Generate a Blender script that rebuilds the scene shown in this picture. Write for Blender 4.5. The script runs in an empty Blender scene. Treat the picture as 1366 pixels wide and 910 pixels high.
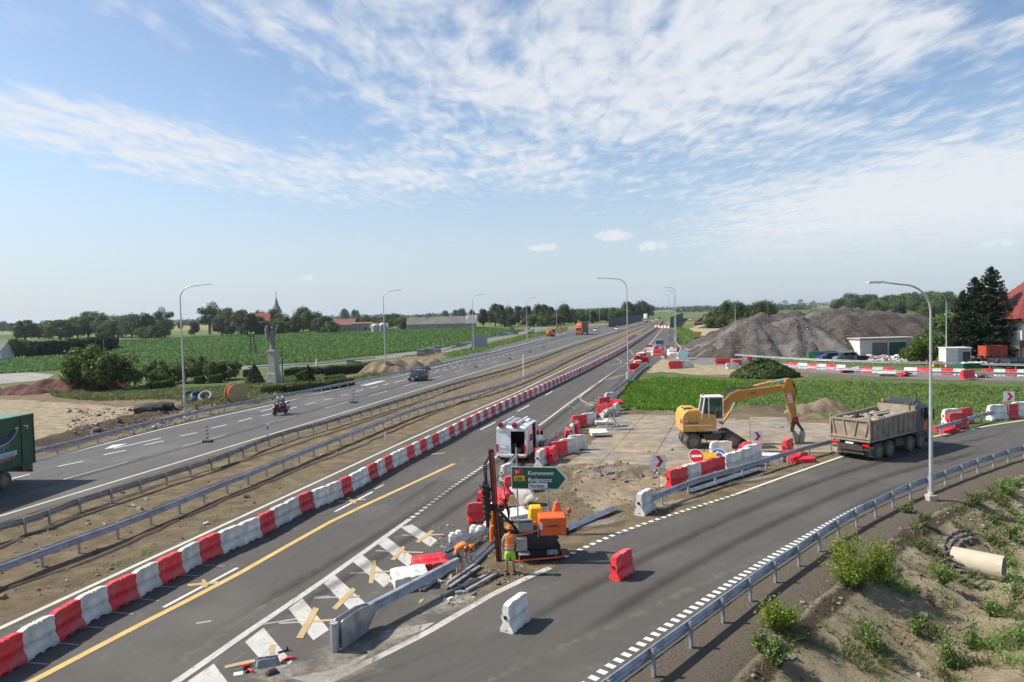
import bpy, math, random, bmesh
import numpy as np
from mathutils import Vector, Matrix
sc = bpy.context.scene
R = random.Random(7)
# ---------------------------------------------------------------- camera
F_PX, CAM_H = 950.0, 9.6
ROLL = -math.atan(.026)
PITCH = math.atan(38*math.cos(ROLL)/F_PX)
cp, sp, cr, sr = math.cos(PITCH), math.sin(PITCH), math.cos(ROLL), math.sin(ROLL)
cam_d = bpy.data.cameras.new('camera'); cam = bpy.data.objects.new('camera', cam_d)
sc.collection.objects.link(cam); sc.camera = cam
Rv, Uv, Fv = Vector((1, 0, 0)), Vector((0, sp, cp)), Vector((0, cp, -sp))
cx, cy, cz = Rv*cr+Uv*sr, -Rv*sr+Uv*cr, -Fv
M = Matrix((cx, cy, cz)).transposed().to_4x4(); M.translation = (0, 0, CAM_H)
cam.matrix_world = M
cam_d.sensor_width = 36; cam_d.lens = F_PX/1366*36
cam_d.clip_start = .5; cam_d.clip_end = 60000
def G(px, py, z=0.0):
    """photo pixel -> point of the plane at height z"""
    u = (px-683)/F_PX; v = -(py-455)/F_PX
    a = u*cr-v*sr; b = u*sr+v*cr
    y = cp+b*sp; zz = -sp+b*cp
    t = (z-CAM_H)/zz
    return Vector((a*t, y*t, z))
def GL(pts, z=0.0): return [G(p[0], p[1], z) for p in pts]
# ---------------------------------------------------------------- world, sun, exposure
SUN_EL, SUN_DIR = math.radians(45), math.radians(-7)      # light travels along SUN_DIR (from +x)
w = bpy.data.worlds.new('World'); sc.world = w; w.use_nodes = True
nt = w.node_tree; nt.nodes.clear()
def N(t, **k):
    n = nt.nodes.new(t)
    for a, b in k.items(): setattr(n, a, b)
    return n
def LK(a, b): nt.links.new(a, b)
def val(n, i, v): n.inputs[i].default_value = v
def math_n(op, a, b=None, clamp=False):
    n = N('ShaderNodeMath', operation=op); n.use_clamp = clamp
    for i, x in enumerate((a, b)):
        if x is None: continue
        if isinstance(x, (int, float)): n.inputs[i].default_value = x
        else: LK(x, n.inputs[i])
    return n.outputs[0]
sky = N('ShaderNodeTexSky', sky_type='NISHITA'); sky.sun_disc = False
sky.sun_elevation = SUN_EL
sdx, sdy = -math.cos(SUN_DIR), -math.sin(SUN_DIR)          # towards the sun
sky.sun_rotation = math.atan2(sdx, sdy)
sky.altitude = 100; sky.air_density = 1.0; sky.dust_density = .9; sky.ozone_density = 1.6
tc = N('ShaderNodeTexCoord'); sep = N('ShaderNodeSeparateXYZ'); LK(tc.outputs['Generated'], sep.inputs[0])
X, Y, Z = sep.outputs
zc = math_n('MAXIMUM', Z, .012)
px_ = math_n('DIVIDE', X, zc); py_ = math_n('DIVIDE', Y, zc)      # cloud layer plane coordinates (height 1)
comb = N('ShaderNodeCombineXYZ'); LK(px_, comb.inputs[0]); LK(py_, comb.inputs[1])
def noise(scale, detail=6, rough=.55, dist=0, mapx=1, mapy=1, rot=0, off=(0, 0, 0)):
    m = N('ShaderNodeMapping'); LK(comb.outputs[0], m.inputs[0]); val(m, 1, off); val(m, 2, (0, 0, rot)); val(m, 3, (mapx, mapy, 1))
    n = N('ShaderNodeTexNoise'); LK(m.outputs[0], n.inputs['Vector']); val(n, 'Scale', scale); val(n, 'Detail', detail); val(n, 'Roughness', rough); val(n, 'Distortion', dist)
    return n.outputs[0]
def ramp01(x, a, b):
    n = N('ShaderNodeMapRange'); n.interpolation_type = 'SMOOTHSTEP'; LK(x, n.inputs[0]); val(n, 1, a); val(n, 2, b); return n.outputs[0]
def dirpt(px, py):
    u = (px-683)/F_PX; v = -(py-455)/F_PX; a = u*cr-v*sr; b = u*sr+v*cr
    y = cp+b*sp; zz = -sp+b*cp; l = math.sqrt(a*a+y*y+zz*zz)
    return a/l, y/l, zz/l
def blob(px, py, wx, wy, slope=0.0):
    """soft elliptical bank of cloud round a direction of the sky; wx, wy in radians"""
    ax, ay, az = dirpt(px, py); az0 = math.atan2(ax, ay); el0 = math.asin(az)
    az_ = math_n('ARCTAN2', X, Y); el_ = math_n('ARCSINE', Z)
    da = math_n('SUBTRACT', az_, az0); de = math_n('SUBTRACT', el_, el0)
    de = math_n('SUBTRACT', de, math_n('MULTIPLY', da, slope))
    a = math_n('DIVIDE', da, wx); e = math_n('DIVIDE', de, wy)
    r = math_n('ADD', math_n('MULTIPLY', a, a), math_n('MULTIPLY', e, e))
    return ramp01(r, 1.0, 0.0)
def madd(*xs):
    r = xs[0]
    for x in xs[1:]: r = math_n('ADD', r, x)
    return r
# high ripple cloud sheets: broad mask * fine ripples, plus wisps
broad = noise(.42, 4, .5, .3, 1, 1, .3, (1.3, .2, 0))
fine = noise(2.2, 7, .58, 1.0, 1.5, .8, -.75, (0, 3, 0))
ripple = noise(7, 4, .5, .5, 1.5, .55, -.95)
wisp = noise(1.2, 8, .68, 1.5, .38, 1.5, .35, (3, 1, 0))
field = madd(math_n('MULTIPLY', blob(760, 40, .62, .20, -.05), .68), math_n('MULTIPLY', blob(200, 195, .46, .055, -.13), .85),
             math_n('MULTIPLY', blob(1180, 120, .62, .20, -.05), .50), math_n('MULTIPLY', blob(640, 225, .25, .05, -.1), .5), math_n('MULTIPLY', blob(1210, 290, .36, .09, .04), .95),
             math_n('MULTIPLY', blob(100, 0, .5, .07, 0), .10))
tex = madd(math_n('MULTIPLY', fine, .62), math_n('MULTIPLY', ripple, .50), math_n('MULTIPLY', wisp, .30), math_n('MULTIPLY', broad, .38))
dev = math_n('MULTIPLY', math_n('SUBTRACT', tex, .90), 1.75)
cl = ramp01(math_n('ADD', dev, math_n('MULTIPLY', field, .66)), .08, .80)
fade = ramp01(Z, .015, .12)
cl = math_n('MULTIPLY', cl, math_n('MULTIPLY', fade, .93))
# a few small cumulus low over the horizon
pn = N('ShaderNodeTexNoise'); LK(tc.outputs['Generated'], pn.inputs['Vector']); val(pn, 'Scale', 95); val(pn, 'Detail', 5); val(pn, 'Roughness', .6)
pf = None
for (qx, qy, qw, qh, s) in ((727, 330, .036, .0075, 1), (820, 315, .038, .0115, 1.1), (870, 328, .032, .0095, 1), (1345, 286, .046, .018, 1.2), (1330, 325, .032, .0075, .9),
                            (980, 312, .05, .008, .55), (1150, 299, .04, .008, .55), (1080, 325, .06, .007, .5), (1180, 318, .06, .006, .55), (412, 371, .020, .007, .8),
                            (488, 378, .013, .006, .5), (50, 392, .05, .005, .5), (108, 383, .02, .006, .5), (1010, 345, .07, .008, .5)):
    b = math_n('MULTIPLY', blob(qx, qy, qw, qh), s); pf = b if pf is None else math_n('MAXIMUM', pf, b)
puff = ramp01(madd(pf, math_n('MULTIPLY', pn.outputs[0], 2.2)), 1.40, 2.25)
puff = math_n('MULTIPLY', puff, .85)
cl = math_n('MAXIMUM', cl, math_n('MULTIPLY', puff, 1.0))
# horizon haze of the sky itself
hz = ramp01(Z, .27, -.03)
mixh = N('ShaderNodeMix', data_type='RGBA'); LK(math_n('MULTIPLY', hz, .85), mixh.inputs[0]); LK(sky.outputs[0], mixh.inputs[6]); mixh.inputs[7].default_value = (3.65, 4.3, 5.05, 1)
mixc = N('ShaderNodeMix', data_type='RGBA'); LK(cl, mixc.inputs[0]); LK(mixh.outputs[2], mixc.inputs[6]); mixc.inputs[7].default_value = (5.3, 5.5, 5.8, 1)
bg = N('ShaderNodeBackground'); LK(mixc.outputs[2], bg.inputs[0]); val(bg, 1, .10)
wo = N('ShaderNodeOutputWorld'); LK(bg.outputs[0], wo.inputs[0])
sun_d = bpy.data.lights.new('sun', 'SUN'); sun_d.energy = 4.2; sun_d.angle = math.radians(.5); sun_d.color = (1, .93, .82)
sun = bpy.data.objects.new('sun', sun_d); sc.collection.objects.link(sun)
ldir = Vector((math.cos(SUN_DIR)*math.cos(SUN_EL), math.sin(SUN_DIR)*math.cos(SUN_EL), -math.sin(SUN_EL)))
sun.rotation_euler = ldir.to_track_quat('-Z', 'Y').to_euler(); sun.location = (-60, 0, 80)
vs = sc.view_settings; vs.view_transform = 'Standard'; vs.look = 'None'; vs.gamma = 1; vs.exposure = .64; vs.use_curve_mapping = False
cy_ = sc.cycles if hasattr(sc, 'cycles') else None
if cy_:
    cy_.volume_bounces = 0; cy_.max_bounces = 6; cy_.transparent_max_bounces = 14; cy_.use_adaptive_sampling = True; cy_.adaptive_threshold = .02
    cy_.use_denoising = True
# ---------------------------------------------------------------- materials
def mat(name, col, rough=.7, metal=0, var=.12, scale=6, bump=0, bscale=40, col2=None, c2=(.45, .6), spec=.5, attr=None, coord='Object', dirt=None, trans=0, rand=0, emit=0):
    """Principled material whose colour wanders with two noises; dirt=(colour, amount, scale)"""
    m = bpy.data.materials.new(name); m.use_nodes = True; t = m.node_tree; n = t.nodes; L = t.links
    b = n['Principled BSDF']; b.inputs['Roughness'].default_value = rough; b.inputs['Metallic'].default_value = metal
    b.inputs['Specular IOR Level'].default_value = spec
    c = n.new('ShaderNodeTexCoord').outputs[coord]
    if coord == 'World': pass
    def nz(s, d=5, r=.6):
        q = n.new('ShaderNodeTexNoise'); q.inputs['Scale'].default_value = s; q.inputs['Detail'].default_value = d; q.inputs['Roughness'].default_value = r
        L.new(c, q.inputs['Vector']); return q.outputs[0]
    def mr(x, a, bb, lo=0, hi=1):
        q = n.new('ShaderNodeMapRange'); L.new(x, q.inputs[0]); q.inputs[1].default_value = a; q.inputs[2].default_value = bb; q.inputs[3].default_value = lo; q.inputs[4].default_value = hi; return q.outputs[0]
    def mx(f, a, bb, mode='MIX'):
        q = n.new('ShaderNodeMix'); q.data_type = 'RGBA'; q.blend_type = mode
        if isinstance(f, float): q.inputs[0].default_value = f
        else: L.new(f, q.inputs[0])
        for i, x in ((6, a), (7, bb)):
            if isinstance(x, tuple): q.inputs[i].default_value = (*x[:3], 1)
            else: L.new(x, q.inputs[i])
        return q.outputs[2]
    cur = tuple(col)
    if attr:
        q = n.new('ShaderNodeAttribute'); q.attribute_name = attr; cur = mx(1.0, q.outputs['Color'], tuple(col), 'MULTIPLY')
    if col2: cur = mx(mr(nz(scale*.37, 6), *c2), cur, tuple(col2))
    if dirt: cur = mx(mr(nz(dirt[2], 7, .7), .62-dirt[1]*.3, .75), cur, tuple(dirt[0]))
    if rand:
        oi = n.new('ShaderNodeObjectInfo'); hs = n.new('ShaderNodeHueSaturation')
        L.new(mr(oi.outputs['Random'], 0, 1, 1-rand, 1+rand), hs.inputs['Value'])
        if isinstance(cur, tuple): hs.inputs['Color'].default_value = (*cur, 1)
        else: L.new(cur, hs.inputs['Color'])
        cur = hs.outputs[0]
    f = mr(nz(scale), .25, .75, 1-var, 1+var)
    q = n.new('ShaderNodeVectorMath'); q.operation = 'SCALE'
    if isinstance(cur, tuple): q.inputs[0].default_value = cur
    else: L.new(cur, q.inputs[0])
    L.new(f, q.inputs['Scale']); L.new(q.outputs[0], b.inputs['Base Color'])
    if bump:
        bp = n.new('ShaderNodeBump'); bp.inputs['Strength'].default_value = bump; bp.inputs['Distance'].default_value = .05
        L.new(nz(bscale, 8, .65), bp.inputs['Height']); L.new(bp.outputs[0], b.inputs['Normal'])
    if trans: b.inputs['Transmission Weight'].default_value = trans
    if emit:
        b.inputs['Emission Color'].default_value = (*col, 1); b.inputs['Emission Strength'].default_value = emit
    return m
def leafmat(name, c1, c2, rough=.6):
    m = bpy.data.materials.new(name); m.use_nodes = True; t = m.node_tree; n = t.nodes; L = t.links
    b = n['Principled BSDF']; b.inputs['Roughness'].default_value = rough; b.inputs['Specular IOR Level'].default_value = .25
    a = n.new('ShaderNodeAttribute'); a.attribute_name = 'lv'
    oi = n.new('ShaderNodeObjectInfo')
    q = n.new('ShaderNodeMix'); q.data_type = 'RGBA'; L.new(a.outputs['Fac'], q.inputs[0]); q.inputs[6].default_value = (*c1, 1); q.inputs[7].default_value = (*c2, 1)
    hs = n.new('ShaderNodeHueSaturation'); L.new(q.outputs[2], hs.inputs['Color'])
    r = n.new('ShaderNodeMapRange'); L.new(oi.outputs['Random'], r.inputs[0]); r.inputs[3].default_value = .8; r.inputs[4].default_value = 1.2; L.new(r.outputs[0], hs.inputs['Value'])
    L.new(hs.outputs[0], b.inputs['Base Color'])
    tr = n.new('ShaderNodeBsdfTranslucent'); L.new(hs.outputs[0], tr.inputs[0]); ms = n.new('ShaderNodeMixShader'); ms.inputs[0].default_value = .3
    L.new(b.outputs[0], ms.inputs[1]); L.new(tr.outputs[0], ms.inputs[2]); L.new(ms.outputs[0], n['Material Output'].inputs[0])
    return m
# ---------------------------------------------------------------- object helpers
def link(o, parent=None):
    sc.collection.objects.link(o)
    if parent is not None: o.parent = parent
    return o
def tag(o, label=None, cat=None, group=None, kind=None):
    if label: o['label'] = label
    if cat: o['category'] = cat
    if group: o['group'] = group
    if kind: o['kind'] = kind
    return o
def empty(name, loc, rz=0, label=None, cat=None, group=None):
    o = bpy.data.objects.new(name, None); o.empty_display_size = .3; o.location = loc; o.rotation_euler = (0, 0, rz)
    link(o); return tag(o, label, cat, group)
class MB:
    """collects shapes; build() links them as one mesh object"""
    def __init__(s): s.v = []; s.f = []; s.m = []; s.X = Matrix.Identity(4)
    def add(s, vs, fs, mi=0, X=None):
        T = s.X if X is None else s.X @ X
        o = len(s.v); s.v += [tuple(T @ Vector(v)) for v in vs]
        s.f += [tuple(i+o for i in f) for f in fs]; s.m += [mi]*len(fs); return s
    def box(s, c, d, mi=0, rz=0, rx=0, ry=0, taper=(1, 1), b=0):
        hx, hy, hz = d[0]/2, d[1]/2, d[2]/2
        X = Matrix.Translation(c) @ Matrix.Rotation(rz, 4, 'Z') @ Matrix.Rotation(ry, 4, 'Y') @ Matrix.Rotation(rx, 4, 'X')
        if b:
            b = min(b, hx*.45, hy*.45, hz*.45); vs = []
            for z, k in ((-hz, 1), (-hz+b, 0), (hz-b, 0), (hz, 1)):
                t = taper if z > 0 else (1, 1); i = b if k else 0
                for (sx, sy) in ((1, 1), (-1, 1), (-1, -1), (1, -1)):
                    A = (sx*(hx*t[0]-i-b*(1-k)), sy*(hy*t[1]-i)); B = (sx*(hx*t[0]-i), sy*(hy*t[1]-i-b*(1-k)))
                    q = [A, B] if sx*sy < 0 else [B, A]
                    vs += [(x, y, z) for x, y in q]
            fs = [tuple(range(7, -1, -1)), tuple(range(24, 32))]
            for r in range(3): fs += [(r*8+i, r*8+(i+1) % 8, r*8+8+(i+1) % 8, r*8+8+i) for i in range(8)]
            return s.add(vs, fs, mi, X)
        vs = [(-hx, -hy, -hz), (hx, -hy, -hz), (hx, hy, -hz), (-hx, hy, -hz)] + [(x*taper[0], y*taper[1], hz) for x, y in ((-hx, -hy), (hx, -hy), (hx, hy), (-hx, hy))]
        return s.add(vs, [(3, 2, 1, 0), (4, 5, 6, 7), (0, 1, 5, 4), (1, 2, 6, 5), (2, 3, 7, 6), (3, 0, 4, 7)], mi, X)
    def tube(s, pts, r, n=8, mi=0, caps=True):
        pts = [Vector(p) for p in pts]; rs = r if isinstance(r, (list, tuple)) else [r]*len(pts); vs = []; fs = []
        up = None
        for i, p in enumerate(pts):
            d = (pts[min(i+1, len(pts)-1)]-pts[max(i-1, 0)]).normalized()
            if up is None: up = d.orthogonal().normalized()
            up = (up-d*up.dot(d)).normalized(); sd = d.cross(up)
            vs += [p+(up*math.cos(2*math.pi*k/n)+sd*math.sin(2*math.pi*k/n))*rs[i] for k in range(n)]
        for i in range(len(pts)-1): fs += [(i*n+k, i*n+(k+1) % n, (i+1)*n+(k+1) % n, (i+1)*n+k) for k in range(n)]
        if caps: fs += [tuple(range(n-1, -1, -1)), tuple((len(pts)-1)*n+k for k in range(n))]
        return s.add(vs, fs, mi)
    def prism(s, poly, a, b, axis='Y', mi=0):
        """polygon in the plane across AXIS, swept from a to b. X: poly=(y,z)  Y: poly=(x,z)  Z: poly=(x,y)"""
        f = {'X': lambda p, t: (t, p[0], p[1]), 'Y': lambda p, t: (p[0], t, p[1]), 'Z': lambda p, t: (p[0], p[1], t)}[axis]
        n = len(poly); vs = [f(p, a) for p in poly]+[f(p, b) for p in poly]
        fs = [tuple(range(n)), tuple(range(2*n-1, n-1, -1))]+[(i, n+i, n+(i+1) % n, (i+1) % n) for i in range(n)]
        return s.add(vs, fs, mi)
    def lathe(s, prof, c=(0, 0, 0), axis='Z', n=16, mi=0):
        vs = []; fs = []
        for (r, t) in prof:
            for k in range(n):
                a = 2*math.pi*k/n; x, y = r*math.cos(a), r*math.sin(a)
                vs.append({'Z': (x, y, t), 'Y': (x, t, y), 'X': (t, x, y)}[axis])
        for i in range(len(prof)-1): fs += [(i*n+k, i*n+(k+1) % n, (i+1)*n+(k+1) % n, (i+1)*n+k) for k in range(n)]
        fs += [tuple(range(n)), tuple((len(prof)-1)*n+k for k in range(n))]
        return s.add([Vector(v)+Vector(c) for v in vs], fs, mi)
    def sheet(s, pts, mi=0): return s.add(pts, [tuple(range(len(pts)))], mi)
    def ball(s, c, r, n=10, mi=0):
        r = r if isinstance(r, (tuple, list)) else (r, r, r); m = n//2+1; vs = []; fs = []
        for i in range(m+1):
            t = math.pi*i/m
            for k in range(n): a = 2*math.pi*k/n; vs.append((c[0]+r[0]*math.sin(t)*math.cos(a), c[1]+r[1]*math.sin(t)*math.sin(a), c[2]+r[2]*math.cos(t)))
        for i in range(m): fs += [(i*n+k, (i+1)*n+k, (i+1)*n+(k+1) % n, i*n+(k+1) % n) for k in range(n)]
        return s.add(vs, fs, mi)
    def build(s, name, mats, parent=None, smooth=None, fix=True):
        me = bpy.data.meshes.new(name); me.from_pydata(s.v, [], s.f)
        for m in (mats if isinstance(mats, (list, tuple)) else [mats]): me.materials.append(m)
        if len(me.materials) > 1: me.polygons.foreach_set('material_index', s.m)
        if fix:
            bm = bmesh.new(); bm.from_mesh(me); bmesh.ops.remove_doubles(bm, verts=bm.verts, dist=1e-5); bmesh.ops.recalc_face_normals(bm, faces=bm.faces); bm.to_mesh(me); bm.free()
        me.update()
        if smooth:
            me.polygons.foreach_set('use_smooth', [True]*len(me.polygons)); me.set_sharp_from_angle(angle=math.radians(smooth))
        o = bpy.data.objects.new(name, me); return link(o, parent)
def rail_at(pts, step, start=0.0):
    """points every STEP metres along a polyline with headings"""
    out = []; d = start; acc = 0
    for a, b in zip(pts, pts[1:]):
        L = (b-a).length
        while d <= acc+L: out.append((a.lerp(b, (d-acc)/L if L else 0), math.atan2(b.y-a.y, b.x-a.x))); d += step
        acc += L
    return out
def smooth_line(pts, step=1.5):
    """Catmull-Rom through 3-D points"""
    P = [pts[0]*2-pts[1]]+list(pts)+[pts[-1]*2-pts[-2]]; out = []
    for i in range(1, len(P)-2):
        n = max(2, int((P[i+1]-P[i]).length/step))
        n = min(n, 60)
        for k in range(n):
            t = k/n; a, b, c, d = P[i-1], P[i], P[i+1], P[i+2]
            out.append(.5*((2*b)+(c-a)*t+(2*a-5*b+4*c-d)*t*t+(3*b-a-3*c+d)*t**3))
    out.append(P[-2]); return out
def copy_tree(o, parent=None):
    c = o.copy(); sc.collection.objects.link(c); c.parent = parent
    for ch in list(o.children): copy_tree(ch, c)
    return c
def place(proto, first, loc, rz=0, label=None, cat=None, group=None, scale=None, tilt=(0, 0)):
    o = proto if first else copy_tree(proto)
    o.location = loc; o.rotation_euler = (tilt[0], tilt[1], rz)
    if scale: o.scale = scale if isinstance(scale, tuple) else (scale,)*3
    return tag(o, label, cat, group)
def ordw(n):
    u = 'zeroth first second third fourth fifth sixth seventh eighth ninth tenth eleventh twelfth thirteenth fourteenth fifteenth sixteenth seventeenth eighteenth nineteenth'.split()
    if n < 20: return u[n]
    t = 'twent thirt fort fift sixt sevent eight ninet'.split()[min(n % 100 if n > 100 else n, 99)//10-2] if n < 100 or n % 100 >= 20 else ''
    if n < 100: return t+'ieth' if n % 10 == 0 else t+'y-'+u[n % 10]
    return 'hundredth' if n == 100 else 'hundred-and-'+ordw(n-100)
ORD = 'nearest,second,third,fourth,fifth,sixth,seventh,eighth,ninth,tenth,eleventh,twelfth,thirteenth,fourteenth,fifteenth,sixteenth,seventeenth,eighteenth,nineteenth,twentieth'.split(',')
# ================================================================ ground
RAIL_R_PX = [(972, 825), (1022, 786), (1066, 755), (1104, 728), (1140.6, 704), (1175, 686), (1208, 669), (1271, 643.5), (1301.8, 632), (1331.8, 621.5), (1363, 612)]
rr = GL(RAIL_R_PX)
d0 = (rr[0]-rr[1]).normalized(); d1 = (rr[-1]-rr[-3]).normalized()
rail_r = smooth_line([rr[0]+d0*24, rr[0]+d0*10]+rr+[rr[-1]+d1*12+Vector((1.5, 0, 0)), rr[-1]+d1*40+Vector((18, -2, 0)), rr[-1]+Vector((130, 20, 0))], 1.2)
def inpoly(x, y, poly):
    inside = np.zeros(x.shape, bool); n = len(poly); j = n-1
    for i in range(n):
        xi, yi = poly[i][:2]; xj, yj = poly[j][:2]
        c = ((yi > y) != (yj > y)) & (x < (xj-xi)*(y-yi)/((yj-yi) or 1e-9)+xi)
        inside ^= c; j = i
    return inside
def pdist(x, y, pts):
    """distance and signed side (right positive) to a polyline"""
    best = np.full(x.shape, 1e9); side = np.zeros(x.shape); tpos = np.zeros(x.shape); acc = 0
    for a, b in zip(pts, pts[1:]):
        dx, dy = b.x-a.x, b.y-a.y; L = math.hypot(dx, dy) or 1e-6
        t = np.clip(((x-a.x)*dx+(y-a.y)*dy)/L/L, 0, 1)
        d = np.hypot(x-a.x-t*dx, y-a.y-t*dy); s = ((x-a.x)*dy-(y-a.y)*dx)/L
        k = d < best; best = np.where(k, d, best); side = np.where(k, np.sign(s), side); tpos = np.where(k, acc+t*L, tpos); acc += L
    return best*side, tpos
def vnoise(x, y, s, seed=0):
    """smooth value noise, numpy"""
    X, Y = x/s, y/s; xi, yi = np.floor(X).astype(np.int64), np.floor(Y).astype(np.int64); fx, fy = X-xi, Y-yi
    fx = fx*fx*(3-2*fx); fy = fy*fy*(3-2*fy)
    def h(a, b): 
        q = (a*374761393+b*668265263+seed*974711) & 0xffffffff; q = ((q ^ (q >> 13))*1274126177) & 0xffffffff; return ((q ^ (q >> 16)) & 0xffff)/65535.
    return (h(xi, yi)*(1-fx)+h(xi+1, yi)*fx)*(1-fy)+(h(xi, yi+1)*(1-fx)+h(xi+1, yi+1)*fx)*fy
def fbm(x, y, s, n=4, seed=0):
    r = 0; a = 1; t = 0
    for i in range(n): r = r+a*vnoise(x, y, s/2**i, seed+i*7); t += a; a *= .55
    return r/t*2-1
def ditch(x, y):
    d, t = pdist(x, y, rail_r)
    dd = d+fbm(x, y, 2.2, 3, 5)*.35*np.clip((d-1.3)/1.5, 0, 1)
    z = np.interp(dd, [1.0, 1.5, 2.1, 4.4, 5.4, 9.5, 12, 30], [0, -.05, -.26, -1.42, -1.48, -.35, -.2, -.15])
    gul = np.abs(fbm(t*1.0, d*.25, 1.1, 3, 11))                   # runnels down the bank
    z = z-np.clip((d-1.6)/1.5, 0, 1)*np.clip((8-d)/4, 0, 1)*(.26*(1-gul*2.2).clip(0, 1))+np.clip((d-1.5)/1, 0, 1)*fbm(x, y, .9, 3, 3)*.09
    return np.where(d > .9, z, 0.0), d
# asphalt outlines (pixels of the ground plane)
AS = {}
AS['left'] = [(-260, 780), (0, 698), (200, 635), (340, 592), (427, 565), (498, 543), (563, 522.5), (660, 493), (727, 474), (766, 460.5), (816, 445), (850, 434), (876, 425), (868, 425), (800, 434.5), (750, 442), (690, 456), (604, 478), (520, 499), (440, 516), (250, 562), (58, 610), (-260, 690)]
AS['main'] = [(-420, 1030), (0, 833), (200, 740), (420, 640), (519, 594), (604, 556), (690, 520), (727.5, 502), (785, 475), (830, 455.5), (855, 442), (876, 428), (886, 427), (892, 436), (906, 452), (898, 468), (872, 487), (846, 512), (835, 525), (795, 549), (730, 598), (690, 640), (645, 690), (632, 725), (612, 762), (660, 800), (680, 840), (660, 990)]
RIN = [(470, 903), (574, 842), (645, 801), (733, 760), (800, 722), (868, 700), (981, 664), (1080, 627), (1124, 612), (1175, 597), (1241, 585), (1270, 580), (1366, 561), (1500, 540)]
def inside_world(poly, x, y): return inpoly(x, y, poly)
road_polys = {}
road_polys['left'] = GL(AS['left'])+[]
road_polys['left'][0:0] = []
lp = GL(AS['left']); lp = [lp[0]+(lp[0]-lp[1]).normalized()*40]+lp[1:-1]+[lp[-1]+(lp[-1]-lp[-2]).normalized()*40]
road_polys['left'] = lp
mp = GL(AS['main']); mp = [Vector((-17.5, -30, 0)), Vector((-16.6, 8, 0))]+mp[1:-1]+[Vector((-1, 12, 0)), Vector((-1, -30, 0))]
road_polys['main'] = mp
off = [p+Vector(((rail_r[min(i+1, len(rail_r)-1)]-rail_r[max(i-1, 0)]).normalized().y*-.45, (rail_r[min(i+1, len(rail_r)-1)]-rail_r[max(i-1, 0)]).normalized().x*.45, 0)) for i, p in enumerate(rail_r)]
rin = GL(RIN)
rp = [Vector((-12, -30, 0)), Vector((-8, 9, 0))]+smooth_line(rin, 2)+[Vector((125, 75, 0))]+[p for p in off[::-1] if p.y > 9.5]+[Vector((-4, -30, 0))]
road_polys['ramp'] = rp
FAR = [(872, 470), (893, 459), (905, 466), (925, 473), (960, 476.5), (1010, 481.5), (1060, 485), (1130, 490), (1230, 495), (1366, 497), (1600, 500), (1600, 511), (1366, 508), (1230, 506), (1130, 500), (1060, 496), (1000, 491), (940, 487), (885, 480)]
road_polys['far'] = GL(FAR)
SLAB = 1
SERV = [(110, 494), (330, 492.5), (425, 488), (520, 478), (600, 470), (640, 459), (690, 447.5), (730, 438.5), (757, 434), (747, 434), (715, 437), (672, 443.5), (630, 453), (560, 468), (470, 480), (420, 485), (330, 488), (110, 488)]
road_polys['service'] = GL(SERV)
# colour weights: r = tan dirt, g = brown soil, b = grey gravel, a = fresh bright grass
DIRT = [('r', [(-60, 512), (60, 517), (150, 527), (330, 528), (470, 488), (560, 474), (640, 462), (700, 446), (760, 434), (860, 421), (700, 452), (440, 512), (250, 562), (58, 616), (-260, 700), (-260, 540)], .8),
        ('r', [(-420, 820), (0, 694), (200, 632), (340, 589), (427, 562), (498, 540), (563, 520), (660, 491), (727, 472), (766, 459), (816, 443), (876, 424), (880, 427), (855, 444), (830, 457.6), (785, 478), (727.5, 506), (690, 524), (604, 561), (519, 600), (420, 646), (200, 748), (0, 840), (-420, 1040)], 1.),
        ('r', [(880, 470), (905, 468), (1000, 486), (1130, 497), (1080, 502), (985, 505), (880, 496), (850, 500), (833, 525), (795, 552), (690, 640), (640, 690), (560, 790), (470, 903), (868, 700), (1080, 627), (1130, 608), (1110, 560), (1060, 540), (980, 545), (900, 540), (826, 545), (838, 510), (868, 488)], 1.),
        ('r', [(905, 443), (935, 433), (985, 436), (1000, 450), (955, 462), (930, 468), (915, 455)], .9), ('r', [(888, 436), (905, 430), (1010, 414), (940, 412), (905, 420)], .45),
        ('b', [(1000, 486), (1366, 500), (1700, 505), (1700, 515), (1366, 511), (1130, 504), (1000, 494)], .8),
        ('b', [(930, 471), (1130, 478), (1366, 488), (1600, 492), (1600, 470), (1366, 468), (1240, 470), (1150, 473), (930, 463)], .5),
        ('g', [(800, 665), (860, 645), (885, 628), (850, 618), (800, 625), (770, 640), (745, 672), (765, 690)], .45),
        ('g', [(60, 608), (250, 552), (350, 525), (300, 545), (210, 560), (130, 570), (60, 585)], .9),
        ('g', [(826, 518), (905, 500), (990, 503), (985, 512), (830, 520)], .5), ('g', [(830, 560), (910, 545), (1060, 560), (1110, 548), (1110, 535), (1010, 540), (900, 552), (830, 545)], .5),
        ('a', [(826, 545), (838, 510), (880, 503), (980, 505), (1000, 520), (980, 545), (905, 552), (850, 548)], 1.),
        ('a', [(1000, 505), (1366, 515), (1700, 520), (1700, 545), (1366, 545), (1240, 570), (1100, 550), (985, 545), (950, 506)], .42),
        ('a', [(902, 434), (918, 440), (960, 463), (935, 468), (905, 455)], .9)]
wx, wy = [], []
x = -70.
while x > -9000: wx.insert(0, x); x -= max(.6, .06*abs(x+60))
xs = wx+list(np.arange(-69.4, -22, .55))+list(np.arange(-22, 42, .3))+list(np.arange(42, 110, .6))
x = 111.
while x < 9000: xs.append(x); x += max(.6, .06*(x-100))
ys = list(np.arange(-80, 8, 8.)); y = 8.
while y < 16000: ys.append(y); y *= 1.0125 if y < 400 else 1.035
XX, YY = np.meshgrid(np.array(xs), np.array(ys)); ny, nx = XX.shape
jx = XX+fbm(XX, YY, 1.6, 3, 21)*.28*np.clip(YY/60, .3, 3); jy = YY+fbm(XX, YY, 1.6, 3, 31)*.5*np.clip(YY/60, .3, 3)
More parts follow.
